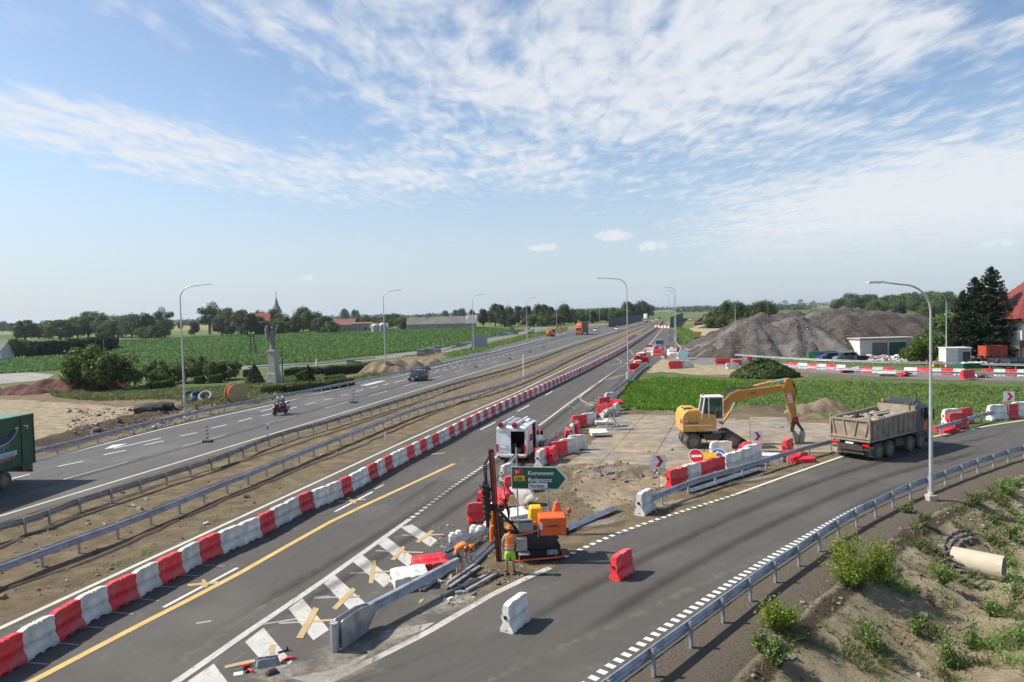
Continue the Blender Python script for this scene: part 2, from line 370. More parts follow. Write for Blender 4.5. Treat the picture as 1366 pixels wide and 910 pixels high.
W = {k: np.zeros(XX.shape) for k in 'rgba'}
for k, poly, amt in DIRT:
    pw = GL(poly); W[k] = np.maximum(W[k], inpoly(jx, jy, pw)*amt)
for k in W:                                                     # soften by one cell
    q = W[k]; q[1:-1, 1:-1] = (q[1:-1, 1:-1]*2+q[:-2, 1:-1]+q[2:, 1:-1]+q[1:-1, :-2]+q[1:-1, 2:])/6
ZD, DR = ditch(XX, YY)
near = (DR > .2) & (DR < 40) & (YY < 140)
shoulder = np.clip((1.7-DR)/.35, 0, 1)*(DR > -.9)*(DR < 40)*(YY < 140); patch = fbm(XX, YY, 3.5, 4, 71)
W['b'] = np.maximum(W['b'], shoulder); W['g'] = np.maximum(W['g'], near*np.clip(1-np.abs(DR-1.9)/.7, 0, 1)*.75)
bank = near*(DR > 1.4)
W['r'] = np.maximum(W['r'], bank*(1-shoulder)*np.clip(1.02-patch*.75-np.clip((DR-7.2)/1.6, 0, 1)*.45, 0, 1)); W['g'] = np.maximum(W['g'], bank*(patch < -.25)*.35)
_, TP = pdist(XX, YY, rail_r); strk = fbm(TP+fbm(XX, YY, 2.0, 2, 13)*.8, DR*.22, 1.3, 4, 77); W['pale'] = np.clip(bank*(1.0+strk*.9), 0, 1); W['g'] = np.maximum(W['g'], bank*np.clip((-.12-strk)*3, 0, .8)*(DR < 4.8)); W['pale'] = np.where((DR > 4.2) & (DR < 6.6) & (YY < 80), 1.0, W['pale'])
for poly, amt in (([(-60, 530), (60, 535), (200, 545), (330, 528), (330, 533), (200, 560), (60, 590), (-200, 680)], .7), ([(760, 655), (800, 600), (826, 552), (905, 556), (1000, 560), (1100, 600), (900, 640), (800, 690)], .75), ([(880, 472), (1000, 488), (985, 500), (860, 500)], .9), ([(905, 443), (935, 433), (985, 436), (1000, 450), (955, 462), (930, 468)], .9)): W['pale'] = np.maximum(W['pale'], inpoly(jx, jy, GL(poly))*amt)
road_mask = np.zeros(XX.shape, bool)
for k, p in road_polys.items(): road_mask |= inpoly(XX, YY, p)
m = road_mask.copy()
for _ in range(3):
    q = m.copy(); q[1:] |= m[:-1]; q[:-1] |= m[1:]; q[:, 1:] |= m[:, :-1]; q[:, :-1] |= m[:, 1:]; m = q
free = 1-m.astype(float)
for _ in range(3): free[1:-1, 1:-1] = (free[1:-1, 1:-1]+free[:-2, 1:-1]+free[2:, 1:-1]+free[1:-1, :-2]+free[1:-1, 2:])/5
free = np.where(m, 0, free)
rough_dirt = (W['r']*.5+W['g']*1.0)*free*(YY < 220)*(YY > 15)
ZZ = ZD+rough_dirt*(fbm(XX, YY, 1.1, 4, 9)*.10)
def ridge(px, width, height, seed):
    d, _ = pdist(XX, YY, GL(px)); return np.clip(1-np.abs(d)/width, 0, 1)*(height*(.6+.8*fbm(XX, YY, 1.3, 3, seed)).clip(0))
lr = ridge([(60, 594), (150, 568), (250, 545), (340, 522)], 2.6, .75, 41)*free
ZZ = ZZ+lr; W['g'] = np.maximum(W['g'], np.clip(lr*3, 0, 1))
for px, wd, hh, sd in (([(790, 625), (850, 630), (895, 640)], 1.6, .5, 51), ([(760, 655), (800, 640)], 1.2, .35, 52), ([(1010, 545), (1090, 552)], 2.0, .7, 53), ([(845, 547), (905, 551)], 1.0, .35, 54), ([(735, 640), (760, 610), (790, 580)], .9, .2, 55)):
    q = ridge(px, wd, hh, sd)*free; ZZ = ZZ+q; W['g'] = np.maximum(W['g'], np.clip(q*2.2, 0, .8))
ZZ -= road_mask*.02*(YY < 400)
hill = np.clip((YY-1500)/6000, 0, 1)                            # far land swells a little
ZZ += hill*(9+fbm(XX, YY, 2500, 3, 61)*9)*(np.abs(XX) > 150)
verts = np.stack([XX, YY, ZZ], -1).reshape(-1, 3)
idx = np.arange(ny*nx).reshape(ny, nx)
quads = np.stack([idx[:-1, :-1], idx[:-1, 1:], idx[1:, 1:], idx[1:, :-1]], -1).reshape(-1, 4)
def np_mesh(name, verts, quads, smooth=True):
    me = bpy.data.meshes.new(name); me.vertices.add(len(verts)); me.vertices.foreach_set('co', np.asarray(verts, np.float32).ravel())
    k = quads.shape[1]; me.loops.add(quads.size); me.loops.foreach_set('vertex_index', quads.astype(np.int32).ravel())
    me.polygons.add(len(quads)); me.polygons.foreach_set('loop_start', np.arange(0, quads.size, k, dtype=np.int32))
    try: me.polygons.foreach_set('loop_total', np.full(len(quads), k, np.int32))
    except Exception: pass
    if smooth: me.polygons.foreach_set('use_smooth', np.ones(len(quads), bool))
    me.update(); me.validate(); return me
gme = np_mesh('ground', verts, quads)
ca = gme.color_attributes.new('wt', 'FLOAT_COLOR', 'POINT'); ca.data.foreach_set('color', np.stack([W['r'], W['g'], W['b'], W['a']], -1).astype(np.float32).ravel())
pa = gme.attributes.new('pale', 'FLOAT', 'POINT'); pa.data.foreach_set('value', W['pale'].astype(np.float32).ravel())
def ground_z(x, y):
    a = np.array([[x]], float), np.array([[y]], float)
    j = min(max(int(np.searchsorted(xs, x)), 1), nx-1); i = min(max(int(np.searchsorted(ys, y)), 1), ny-1)
    u = (x-xs[j-1])/(xs[j]-xs[j-1]); v = (y-ys[i-1])/(ys[i]-ys[i-1])
    return float((ZZ[i-1, j-1]*(1-u)+ZZ[i-1, j]*u)*(1-v)+(ZZ[i, j-1]*(1-u)+ZZ[i, j]*u)*v)
def GG(px, py, lo=-3.):
    """pixel -> point where the ray meets the built ground"""
    best = G(px, py); o = Vector((0, 0, CAM_H)); d = best-o; t = .6
    while t < 1.5:
        p = o+d*t
        if p.z <= ground_z(p.x, p.y): return Vector((p.x, p.y, ground_z(p.x, p.y)))
        t += .002
    return best
# ground material
gm = bpy.data.materials.new('ground'); gm.use_nodes = True; nt = gm.node_tree; pb = nt.nodes['Principled BSDF']; val(pb, 'Roughness', .95); val(pb, 'Specular IOR Level', .15)
geo = N('ShaderNodeNewGeometry').outputs['Position']
def gn(s, d=6, r=.62, mp=None, dist=0):
    v = geo
    if mp: q = N('ShaderNodeMapping'); LK(geo, q.inputs[0]); val(q, 3, mp); v = q.outputs[0]
    q = N('ShaderNodeTexNoise'); LK(v, q.inputs['Vector']); val(q, 'Scale', s); val(q, 'Detail', d); val(q, 'Roughness', r); val(q, 'Distortion', dist); return q.outputs[0]
def gmix(f, a, b):
    q = N('ShaderNodeMix', data_type='RGBA')
    if isinstance(f, (int, float)): val(q, 0, f)
    else: LK(f, q.inputs[0])
    for i, x in ((6, a), (7, b)):
        if isinstance(x, tuple): q.inputs[i].default_value = (*x, 1)
        else: LK(x, q.inputs[i])
    return q.outputs[2]
at = N('ShaderNodeAttribute', attribute_name='wt'); sp3 = N('ShaderNodeSeparateColor'); LK(at.outputs['Color'], sp3.inputs[0])
fine1, mid1, big1 = gn(9, 9, .72), gn(.9, 6, .65), gn(.11, 5, .6)
def grmask(w, lo=.42, hi=.6, amt=.55):
    n = math_n('ADD', math_n('MULTIPLY', fine1, .45), math_n('MULTIPLY', mid1, .55))
    return ramp01(math_n('ADD', w, math_n('MULTIPLY', math_n('SUBTRACT', n, .5), amt*2)), lo, hi)
grass_c = gmix(ramp01(mid1, .35, .68), (.075, .125, .032), (.18, .22, .08)); grass_c = gmix(ramp01(big1, .45, .65), grass_c, (.10, .125, .05))
fields = N('ShaderNodeTexVoronoi'); q = N('ShaderNodeMapping'); LK(geo, q.inputs[0]); val(q, 3, (.0030, .0013, 1)); val(q, 2, (0, 0, .25)); LK(q.outputs[0], fields.inputs['Vector']); val(fields, 'Scale', 1.0)
fsep = N('ShaderNodeSeparateColor'); LK(fields.outputs['Color'], fsep.inputs[0])
fcol = gmix(ramp01(fsep.outputs[0], .35, .5), (.075, .12, .035), (.23, .22, .10)); fcol = gmix(ramp01(fsep.outputs[1], .6, .65), fcol, (.15, .19, .06))
sxyz = N('ShaderNodeSeparateXYZ'); LK(geo, sxyz.inputs[0])
grass_c = gmix(ramp01(sxyz.outputs[1], 380, 520), grass_c, fcol)
bright = gmix(ramp01(mid1, .3, .7), (.075, .155, .018), (.14, .22, .04))
cur = gmix(grmask(at.outputs['Alpha'], .3, .6), grass_c, bright)
tan = gmix(ramp01(mid1, .3, .72), (.14, .107, .065), (.28, .225, .14)); tan = gmix(ramp01(fine1, .5, .72), tan, (.37, .305, .20)); tan = gmix(ramp01(gn(28, 5, .8), .60, .70), tan, (.10, .08, .055)); tan = gmix(ramp01(gn(.35, 6, .7), .55, .72), tan, (.155, .125, .085))
pat = N('ShaderNodeAttribute', attribute_name='pale'); sand = gmix(ramp01(mid1, .35, .7), (.30, .24, .15), (.50, .42, .29)); sand = gmix(ramp01(gn(28, 5, .8), .58, .68), sand, (.17, .135, .09)); tan = gmix(grmask(pat.outputs['Fac'], .35, .75, .6), tan, sand)
cur = gmix(grmask(sp3.outputs[0]), cur, tan)
cur = gmix(grmask(sp3.outputs[1]), cur, gmix(ramp01(fine1, .35, .7), (.075, .055, .036), (.165, .13, .09)))
grav = gmix(ramp01(gn(26, 4, .8), .38, .66), (.10, .082, .062), (.27, .225, .175))
cur = gmix(grmask(sp3.outputs[2], .4, .55, .3), cur, grav)
LK(cur, pb.inputs['Base Color'])
bp = N('ShaderNodeBump'); val(bp, 'Strength', 1.0); val(bp, 'Distance', .16); LK(madd(math_n('MULTIPLY', mid1, .8), fine1, math_n('MULTIPLY', gn(28, 4, .8), .4)), bp.inputs['Height']); LK(bp.outputs[0], pb.inputs['Normal'])
gme.materials.append(gm)
ground = link(bpy.data.objects.new('ground', gme)); tag(ground, kind='structure')
# ---------------------------------------------------------------- asphalt
def asphalt(name, base, light, scale=1.0, dust=(.26, .235, .20), dustamt=.5, rot=0):
    m = bpy.data.materials.new(name); m.use_nodes = True
    global nt, geo; nt = m.node_tree; geo = N('ShaderNodeNewGeometry').outputs['Position']
    pb = nt.nodes['Principled BSDF']; val(pb, 'Roughness', .82); val(pb, 'Specular IOR Level', .35)
    f, md, bg_ = gn(55, 5, .8), gn(2.2*scale, 6, .6), gn(.16, 4, .6); q = N('ShaderNodeMapping'); q.vector_type = 'TEXTURE'; LK(geo, q.inputs[0]); val(q, 2, (0, 0, rot)); geo = q.outputs[0]
    tr = gn(.55, 6, .65, (2.6, .08, 1)); tr2 = gn(.35, 3, .5, (4.5, .02, 1)); tr3 = gn(.9, 7, .75, (1.6, .22, 1))
    c = gmix(ramp01(f, .3, .72), base, light)
    c = gmix(math_n('MULTIPLY', ramp01(tr, .5, .72), .6), c, tuple(v*.6 for v in base)); c = gmix(math_n('MULTIPLY', ramp01(tr3, .55, .78), .35), c, tuple(v*1.35 for v in light)); c = gmix(math_n('MULTIPLY', ramp01(gn(.5, 9, .85), .64, .70), .5), c, tuple(v*.45 for v in base))
    c = gmix(math_n('MULTIPLY', ramp01(bg_, .48, .7), .4), c, tuple(v*1.3 for v in light))
    c = gmix(math_n('MULTIPLY', ramp01(math_n('MULTIPLY', math_n('ADD', md, tr2), .5), .53, .68), dustamt), c, dust)
    LK(c, pb.inputs['Base Color']); bp = N('ShaderNodeBump'); val(bp, 'Strength', .35); val(bp, 'Distance', .01); LK(f, bp.inputs['Height']); LK(bp.outputs[0], pb.inputs['Normal'])
    return m
M_as_left = asphalt('asphalt_left', (.066, .065, .063), (.130, .126, .118), dustamt=.26, rot=-.25)
M_as_ramp = asphalt('asphalt_ramp', (.058, .054, .048), (.116, .108, .096), dustamt=.25, rot=-.86)
M_as_main = asphalt('asphalt_main', (.057, .053, .047), (.114, .106, .094), dustamt=.30, rot=-.26)
M_as_old = asphalt('asphalt_worn', (.12, .118, .11), (.24, .23, .21), dustamt=.5)
def flat(name, pts, z, m, kind='structure'):
    b = bmesh.new(); vs = [b.verts.new((p.x, p.y, z)) for p in pts]; f = b.faces.new(vs); f.normal_update()
    if f.normal.z < 0: f.normal_flip()
    bmesh.ops.triangulate(b, faces=b.faces[:]); bmesh.ops.recalc_face_normals(b, faces=b.faces)
    for f in b.faces:
        if f.normal.z < 0: f.normal_flip()
    me = bpy.data.meshes.new(name); b.to_mesh(me); b.free(); me.materials.append(m)
    return tag(link(bpy.data.objects.new(name, me)), kind=kind)
flat('left_carriageway_road', road_polys['left'], .010, M_as_left)
flat('main_carriageway_road', road_polys['main'], .010, M_as_main)
flat('ramp_road', road_polys['ramp'], .015, M_as_ramp)
flat('crossing_road', road_polys['far'], .008, M_as_old)
flat('service_road', road_polys['service'], .008, M_as_old)
# ---------------------------------------------------------------- painted markings (sheets)
DUSTS = [((520, 852), 2.6, 1.1, .9), ((600, 805), 3.0, 1.2, .8), ((450, 895), 2.2, 1.3, .6), ((470, 870), 1.8, 1.0, .4), ((640, 735), 2.6, 1.4, 1.0), ((380, 900), 1.6, .9, .3), ((560, 770), 2.2, .8, .7), ((700, 745), 1.8, .9, .9), ((800, 700), 2.4, .8, .5), ((905, 672), 2.8, .7, .5), ((1010, 640), 3.2, .6, .5), ((770, 560), 3, 1.0, 1.1)]
def paint(name, col, wear, wc=(.10, .098, .095)):
    m = bpy.data.materials.new(name); m.use_nodes = True
    global nt, geo; nt = m.node_tree; geo = N('ShaderNodeNewGeometry').outputs['Position']
    pb = nt.nodes['Principled BSDF']; val(pb, 'Roughness', .6)
    c = gmix(ramp01(gn(1.1, 7, .7), .3, .75), col, tuple(v*.78 for v in col)); c = gmix(ramp01(gn(5, 10, .82), .66-wear*.12, .74-wear*.08), c, wc)
    c = gmix(math_n('MULTIPLY', ramp01(gn(.8, 5, .7, (6, .6, 1)), .58, .7), wear), c, tuple(v*1.5 for v in wc)); LK(c, pb.inputs['Base Color']); return m
M_white = paint('white_paint', (.70, .69, .65), .45); M_worn = paint('worn_white_paint', (.54, .52, .47), 1.0); M_yel = paint('yellow_paint', (.64, .44, .15), .7)
M_cream = paint('dusty_white_paint', (.62, .55, .40), .45, (.30, .26, .19)); M_thin = paint('faded_paint_and_pale_strips', (.36, .35, .33), .5)
Zm = .020
def strip(mb, pts, w, z=Zm):
    L = []; Rr = []
    for i, p in enumerate(pts):
        d = (pts[min(i+1, len(pts)-1)]-pts[max(i-1, 0)]).normalized(); n = Vector((-d.y, d.x, 0))*w/2
        L.append((p.x+n.x, p.y+n.y, z)); Rr.append((p.x-n.x, p.y-n.y, z))
    n = len(pts); mb.add(L+Rr, [(i, n+i, n+i+1, i+1) for i in range(n-1)])
def line(mb, px, w, ext=0, z=Zm):
    p = GL(px)
    if ext: p = [p[0]+(p[0]-p[1]).normalized()*ext]+p
    strip(mb, smooth_line(p, 3) if len(p) > 2 else p, w, z)
def dashes(mb, px, w, on, offv, z=Zm, y1=None, start=0):
    pts = smooth_line(GL(px), 1.0) if len(px) > 2 else GL(px)
    a = rail_at(pts, on+offv, start); b = rail_at(pts, on+offv, start+on)
    for (p, _), (q, _) in zip(a, b): strip(mb, [p, q], w, z)
def quad(mb, px, z=Zm): mb.sheet([(p.x, p.y, z) for p in GL(px)])
def marks(name, mb, m): return tag(mb.build(name, m, fix=False), kind='structure')
W1 = [(240, 907), (343.6, 835), (432, 775), (547, 692.7)]
mb = MB(); line(mb, W1, .26, 25); line(mb, [(719.6, 567.5), (780, 523), (838, 482.6), (862, 464), (883, 439), (887, 432)], .22)
line(mb, [(838, 482.6), (868, 470)], .2); marks('edge_line_marking', mb, M_worn)
mb = MB(); dashes(mb, [(547, 692.7), (600, 653), (648.8, 619), (719, 568)], .23, .28, .26, start=.2)
line(mb, [(116, 598.7), (215, 573), (350, 543), (440, 522), (520, 505), (604, 484), (690, 461), (760, 444), (830, 434)], .22, 40)
line(mb, [(1241.4, 583.5), (1270, 577.9), (1320, 568), (1366, 561), (1450, 547)], .2)
mbw = MB(); line(mbw, [(443, 908), (574, 842), (656, 794), (733, 758)], .27, 20); marks('ramp_edge_marking', mbw, M_worn)
dashes(mb, [(752.7, 743.8), (800, 722), (860, 699), (981, 660)], .22, .24, .22); line(mb, [(981, 660), (1050, 635), (1124, 609)], .17); 
RL = [(700, 975), (790, 907), (926, 811), (1022, 748), (1107, 698), (1147, 677)]
dashes(mb, RL, .27, .20, .20); line(mb, [(1147, 677), (1200, 655), (1290, 622), (1366, 599), (1480, 570)], .2)
line(mb, [(218, 811), (317, 758)], .15); line(mb, [(447, 683), (497, 656.5)], .15); line(mb, [(641, 573.5), (661, 563.5)], .16); line(mb, [(690, 549), (706, 541)], .16); line(mb, [(727.5, 527.5), (737, 522)], .16)
line(mb, [(500, 653), (512, 647)], .1)
mb2 = mb
for a, b in (((11.5, 640), (39.6, 633)), ((77, 622.7), (110.4, 615.8)), ((138.5, 607), (168, 601)), ((192.6, 594), (218.4, 588.4)), ((240, 582), (262.5, 577.6)), ((281.7, 571.6), (302, 567)), ((318, 562.6), (336, 558)),
             ((151.7, 598.7), (215, 584.5)), ((407, 540), (420.7, 537)), ((431.5, 534), (444, 531.5)), ((454.7, 528), (465.3, 525.7)), ((475, 522.5), (485, 520)), ((494, 518), (504, 515.5)), ((511, 514), (519, 511.6)), ((526.5, 510.6), (535, 508)), ((348, 549), (385, 540)), ((349, 555), (366, 551)), ((367, 551), (396, 543))):
    line(mb2, [a, b], .2)
quad(mb2, [(139, 599.5), (152, 597.6), (170, 592), (150, 594)]); quad(mb2, [(480, 515), (505, 508.5), (515, 508), (492, 514)])
marks('white_road_marking', mb2, M_white)
mb = MB(); dashes(mb, [(535, 508), (649, 480), (700, 466), (766, 450), (830, 438)], .2, 2.2, 2.2); dashes(mb, [(560, 500), (640, 478), (700, 462.5), (760, 446.5), (830, 435)], .18, 1.8, 2.4)
dashes(mb, [(84.6, 640), (152, 621.5), (259.6, 591.5), (302, 580), (373.5, 560.5), (404, 552.6), (518, 521.4), (535, 516.4), (620, 493), (700, 473)], .11, 5.2, 5.6)
marks('dashed_lane_marking', mb, M_white)
mb = MB(); line(mb, [(48, 907), (186, 834.5), (320, 765), (440, 697), (530, 654.5), (606, 619)], .26, 20); marks('yellow_lane_line', mb, M_yel); mb = MB()
for px in ([(360, 861), (367, 861), (364, 915), (356, 915)], [(300, 889), (340, 880), (341, 884), (300, 893)], [(418, 811), (426, 813), (404, 853), (395, 852)], [(408, 829), (458, 825.5), (458, 828), (410, 832)], [(470, 784.5), (475, 788), (449, 815), (443, 812)], [(458, 797), (481, 795.5), (480, 797), (458, 799.5)],
           [(497, 748), (502, 748), (498, 779), (491.5, 779)], [(500, 763), (540, 761), (540, 763), (500, 765)], [(537, 729), (541, 731), (527, 748.5), (521, 747.5)], [(535, 736), (565, 737), (564, 738.6), (535, 738)], [(575, 708), (580, 709), (559, 725), (554, 723.5)], [(570, 713.6), (592, 713), (592, 714.6), (570, 715.5)],
           [(250, 780), (290, 776), (291, 779), (251, 783)], [(269, 774), (274, 774), (277, 784), (270, 785)], [(427, 606.5), (450, 602), (450, 603.5), (427, 608)], [(576, 606), (594, 604), (594, 605), (576, 607)], [(452, 669), (488, 666), (488, 667.5), (452, 670.5)], [(462, 664), (466, 664), (476, 672), (470, 672.5)], [(558, 806), (563, 804), (566, 799), (560, 801)]): quad(mb, px, Zm+.003*(1+len(mb.f) % 3))
line(mb, [(810, 544), (790, 540), (775, 534), (776, 528), (786, 520.5), (804, 508), (833, 500)], .24); line(mb, [(840, 467), (846, 475), (848, 478)], .14); line(mb, [(820, 477), (829, 483), (823, 486), (806, 488)], .14)
marks('yellow_cross_marking', mb, paint('worn_yellow_paint', (.50, .36, .17), 1.0, (.16, .14, .11)))
mb = MB()
for px in ([(534.7, 704), (549.6, 700), (583.8, 721.4), (573.9, 730)], [(504, 726), (516.3, 717.4), (555.7, 746.7), (543.6, 756)], [(470.8, 749.9), (483.7, 741), (524.9, 773), (512, 784)], [(432.3, 779), (446.7, 767.9), (487.3, 804.9), (470.4, 818.7)],
           [(385, 812.6), (403.4, 799), (439, 840.7), (418, 855)], [(326.8, 856.9), (351.5, 838), (390, 884), (365, 900)], [(250, 910), (285, 886), (330, 945), (290, 970)]): quad(mb, px, .016)
for px in ([(506, 857), (515, 842), (580, 831), (562, 843), (520, 856)], [(567, 814), (600, 802), (640, 792), (620, 803), (590, 809)], [(385, 905), (440, 895), (500, 868), (470, 890), (430, 915)]): quad(mb, px, .019)
marks('hatched_gore_marking', mb, M_worn)
mb = MB()
for i in range(13):
    t = i/12; a = Vector((784+60*t**.9, 541-38*t)); b = Vector((815+20*t, 546-44*t))
    if i < 11: line(mb, [(a.x-4+6*t, a.y-1), (b.x+1, b.y-2)], .22, z=.016)
line(mb, [(0, 838.8), (200, 746), (420, 644.6), (519, 598.7), (604.6, 560), (690, 523.5), (727.5, 505), (785.5, 477.4), (830, 457.6), (856, 444)], .22, 20)
marks('dusty_edge_marking', mb, M_cream)
mb = MB(); line(mb, [(0, 689), (200, 628.5), (340, 586), (427, 560), (498, 538.5), (563, 518.5), (660, 489.4), (727, 471), (766, 457.7), (816, 443), (850, 432)], .22, 30); marks('left_edge_marking', mb, M_cream)
mb = MB()
for px in ([(340, 835), (396, 826)], [(372, 832), (405, 830)], [(418, 799), (450, 797)], [(466, 765), (500, 764)], [(501, 735), (522, 736)], [(536, 714.5), (556, 714.5)], [(420, 797), (440, 796)], [(262, 832), (282, 829)], [(722, 555), (732, 555)], [(755, 537), (766, 537)], [(757, 542), (768, 545)], [(813, 507), (822, 504)]): line(mb, [px[0], px[1]], .12, z=.0145)
for (a, b) in (((30, 884), (64, 887)), ((74, 858), (105, 861)), ((110, 836), (140, 839)), ((146, 817), (178, 820)), ((182, 799), (212, 802)), ((212, 783), (240, 784)), ((243, 768), (268, 769)), ((268, 754), (300, 756))): line(mb, [a, b], .06)  # thin pale strips running right from the joints of the barrier row
marks('faded_marking_and_pale_strips', mb, M_thin)

# concrete slabs of the old road
SL = [(826, 551), (905, 556), (985, 562), (1040, 556), (1112, 575), (1100, 600), (1040, 603), (985, 603), (912, 626), (862, 624), (838, 634), (800, 640), (760, 655), (738, 668), (748, 640), (775, 612), (800, 586)]
slp = GL(SL); ang = math.radians(72); c_, s_ = math.cos(ang), math.sin(ang); mb = MB(); rs = random.Random(3)
us = [p.x*c_+p.y*s_ for p in slp]; vs_ = [-p.x*s_+p.y*c_ for p in slp]
u = min(us)
while u < max(us):
    v = min(vs_)
    while v < max(vs_):
        cu, cv = u+1.25, v+1.5; x, y = cu*c_-cv*s_, cu*s_+cv*c_
        if inpoly(np.array([x]), np.array([y]), slp)[0]: mb.box((x, y, .0), (2.46, 2.96, .10), rz=ang+rs.uniform(-.008, .008), rx=rs.uniform(-.006, .006), ry=rs.uniform(-.006, .006))
        v += 3.0
    u += 2.5
M_slab = mat('old_concrete_slab', (.29, .27, .235), .9, 0, .3, .8, .6, 14, col2=(.36, .29, .19), c2=(.40, .56), coord='Object', dirt=((.15, .12, .085), .9, .7)); tag(mb.build('old_concrete_road', M_slab), kind='structure')

dm = bpy.data.materials.new('dust_film'); dm.use_nodes = True; nt = dm.node_tree; geo = N('ShaderNodeNewGeometry').outputs['Position']; pb = nt.nodes['Principled BSDF']; val(pb, 'Roughness', .95)
c = gmix(ramp01(gn(5, 8, .75), .35, .7), (.20, .175, .14), (.40, .36, .30)); LK(c, pb.inputs['Base Color'])
a_ = N('ShaderNodeAttribute', attribute_name='lv'); LK(math_n('MULTIPLY', ramp01(madd(math_n('MULTIPLY', a_.outputs['Fac'], 1.0), math_n('MULTIPLY', gn(1.3, 8, .75), 1.1)), .78, 1.35), .62), pb.inputs['Alpha'])
for i, ((px, py), rx, ry, rot) in enumerate(DUSTS):
    p = G(px, py); n_ = 24; vs = [(0, 0, 0)]+[(math.cos(a)*rx*math.cos(rot)-math.sin(a)*ry*math.sin(rot), math.cos(a)*rx*math.sin(rot)+math.sin(a)*ry*math.cos(rot), 0) for a in [2*math.pi*k/n_ for k in range(n_)]]
    me = bpy.data.meshes.new('dust_patch'); me.from_pydata(vs, [], [(0, 1+k, 1+(k+1) % n_) for k in range(n_)]); me.materials.append(dm); q = me.attributes.new('lv', 'FLOAT', 'POINT'); q.data.foreach_set('value', [1.0]+[0.0]*n_)
    o = link(bpy.data.objects.new('dust_patch', me)); o.location = (p.x, p.y, .036+.004*i); tag(o, kind='structure')

tm = bpy.data.materials.new('tyre_track'); tm.use_nodes = True; nt = tm.node_tree; geo = N('ShaderNodeNewGeometry').outputs['Position']; pb = nt.nodes['Principled BSDF']; val(pb, 'Roughness', .8); pb.inputs['Base Color'].default_value = (.028, .027, .026, 1)
a_ = N('ShaderNodeAttribute', attribute_name='lv'); LK(math_n('MULTIPLY', ramp01(madd(a_.outputs['Fac'], math_n('MULTIPLY', gn(.9, 7, .7), .9)), .75, 1.5), .42), pb.inputs['Alpha'])
TR = [([(120, 925), (330, 815), (480, 728), (600, 655), (700, 590), (780, 528), (850, 472)], .5), ([(180, 935), (380, 820), (520, 735), (640, 655), (735, 590), (800, 535), (860, 478)], .5), ([(330, 925), (520, 800), (600, 745), (650, 690)], .4),
      ([(520, 925), (700, 830), (860, 745), (1000, 680), (1130, 630), (1250, 598), (1366, 575)], .55), ([(640, 925), (790, 835), (930, 752), (1050, 690), (1170, 640), (1280, 610), (1366, 592)], .55), ([(700, 800), (800, 755), (920, 700)], .35),
      ([(0, 668), (150, 624), (330, 574), (480, 530), (600, 497)], .5), ([(60, 682), (200, 640), (370, 590), (520, 543), (650, 502)], .5)]
for i, (px, wd) in enumerate(TR):
    pts = smooth_line(GL(px), 2); vs = []; lv_ = []
    for k, p in enumerate(pts):
        d = (pts[min(k+1, len(pts)-1)]-pts[max(k-1, 0)]).normalized(); n = Vector((-d.y, d.x, 0)); e = min(1, k/3, (len(pts)-1-k)/3)
        for s_, l_ in ((-1, 0), (0, 1), (1, 0)): vs.append((p.x+n.x*s_*wd, p.y+n.y*s_*wd, .085+.003*i)); lv_.append(l_*e)
    me = bpy.data.meshes.new('tyre_track'); me.from_pydata(vs, [], [(k*3+j, k*3+3+j, k*3+4+j, k*3+1+j) for k in range(len(pts)-1) for j in (0, 1)]); me.materials.append(tm); q = me.attributes.new('lv', 'FLOAT', 'POINT'); q.data.foreach_set('value', lv_)
    tag(link(bpy.data.objects.new('tyre_track', me)), kind='structure')
# ================================================================ shared materials
M_galv = mat('galvanised_steel', (.42, .44, .48), .4, .5, .18, 3, dirt=((.16, .15, .14), .5, 2))
M_galv_dull = mat('weathered_galvanised_steel', (.36, .36, .36), .6, .15, .2, 3, dirt=((.20, .17, .13), .8, 2))
M_pole = mat('lamp_post_grey', (.50, .52, .54), .45, .45, .1, 2)
M_red = mat('red_plastic', (.80, .022, .040), .42, 0, .12, 5, dirt=((.40, .15, .12), .6, 2.2), rand=.2, bump=.15, bscale=6)
M_wht = mat('white_plastic', (.86, .83, .77), .5, 0, .08, 5, dirt=((.36, .33, .27), .9, 2.4), rand=.14, bump=.15, bscale=6)
M_hole = mat('dark_recess', (.012, .012, .012), .9)
M_black = mat('black_rubber', (.022, .022, .023), .75, 0, .25, 8)
M_dsteel = mat('dark_steel', (.06, .058, .056), .5, .4, .3, 6, dirt=((.13, .10, .07), .7, 3))
M_signw = mat('sign_white', (.78, .78, .78), .45, 0, .04)
M_signr = mat('sign_red', (.62, .02, .03), .45, 0, .06)
M_signback = mat('sign_back_grey', (.30, .31, .32), .55, .3, .1)
M_blue = mat('sign_blue', (.015, .12, .46), .45, 0, .06)
M_signy = mat('sign_yellow', (.85, .50, .02), .5, 0, .08)
M_conc = mat('concrete', (.42, .40, .36), .85, 0, .18, 3, .3, 20, dirt=((.25, .22, .18), .6, 1.5))
M_glass = mat('dark_glass', (.02, .025, .03), .08, 0, .1, 1, spec=.8)
M_orange = mat('machine_orange', (.78, .13, .025), .42, 0, .1, 4, dirt=((.32, .12, .06), .4, 3))
M_yelm = mat('machine_yellow', (.70, .37, .045), .45, 0, .12, 2, dirt=((.30, .21, .10), .8, 2))
M_lens = mat('orange_lens', (.9, .16, .02), .2, 0, .02)
M_tail = mat('red_lens', (.5, .01, .01), .2, 0, .02)
M_plate = mat('plate_white', (.7, .7, .66), .5)
M_skin = mat('skin', (.42, .22, .14), .6, 0, .06)
M_soil = mat('loose_soil', (.20, .165, .115), .95, 0, .25, 3, 1, 5, col2=(.12, .09, .06))
M_wood = mat('weathered_wood', (.40, .29, .15), .8, 0, .2, 6)
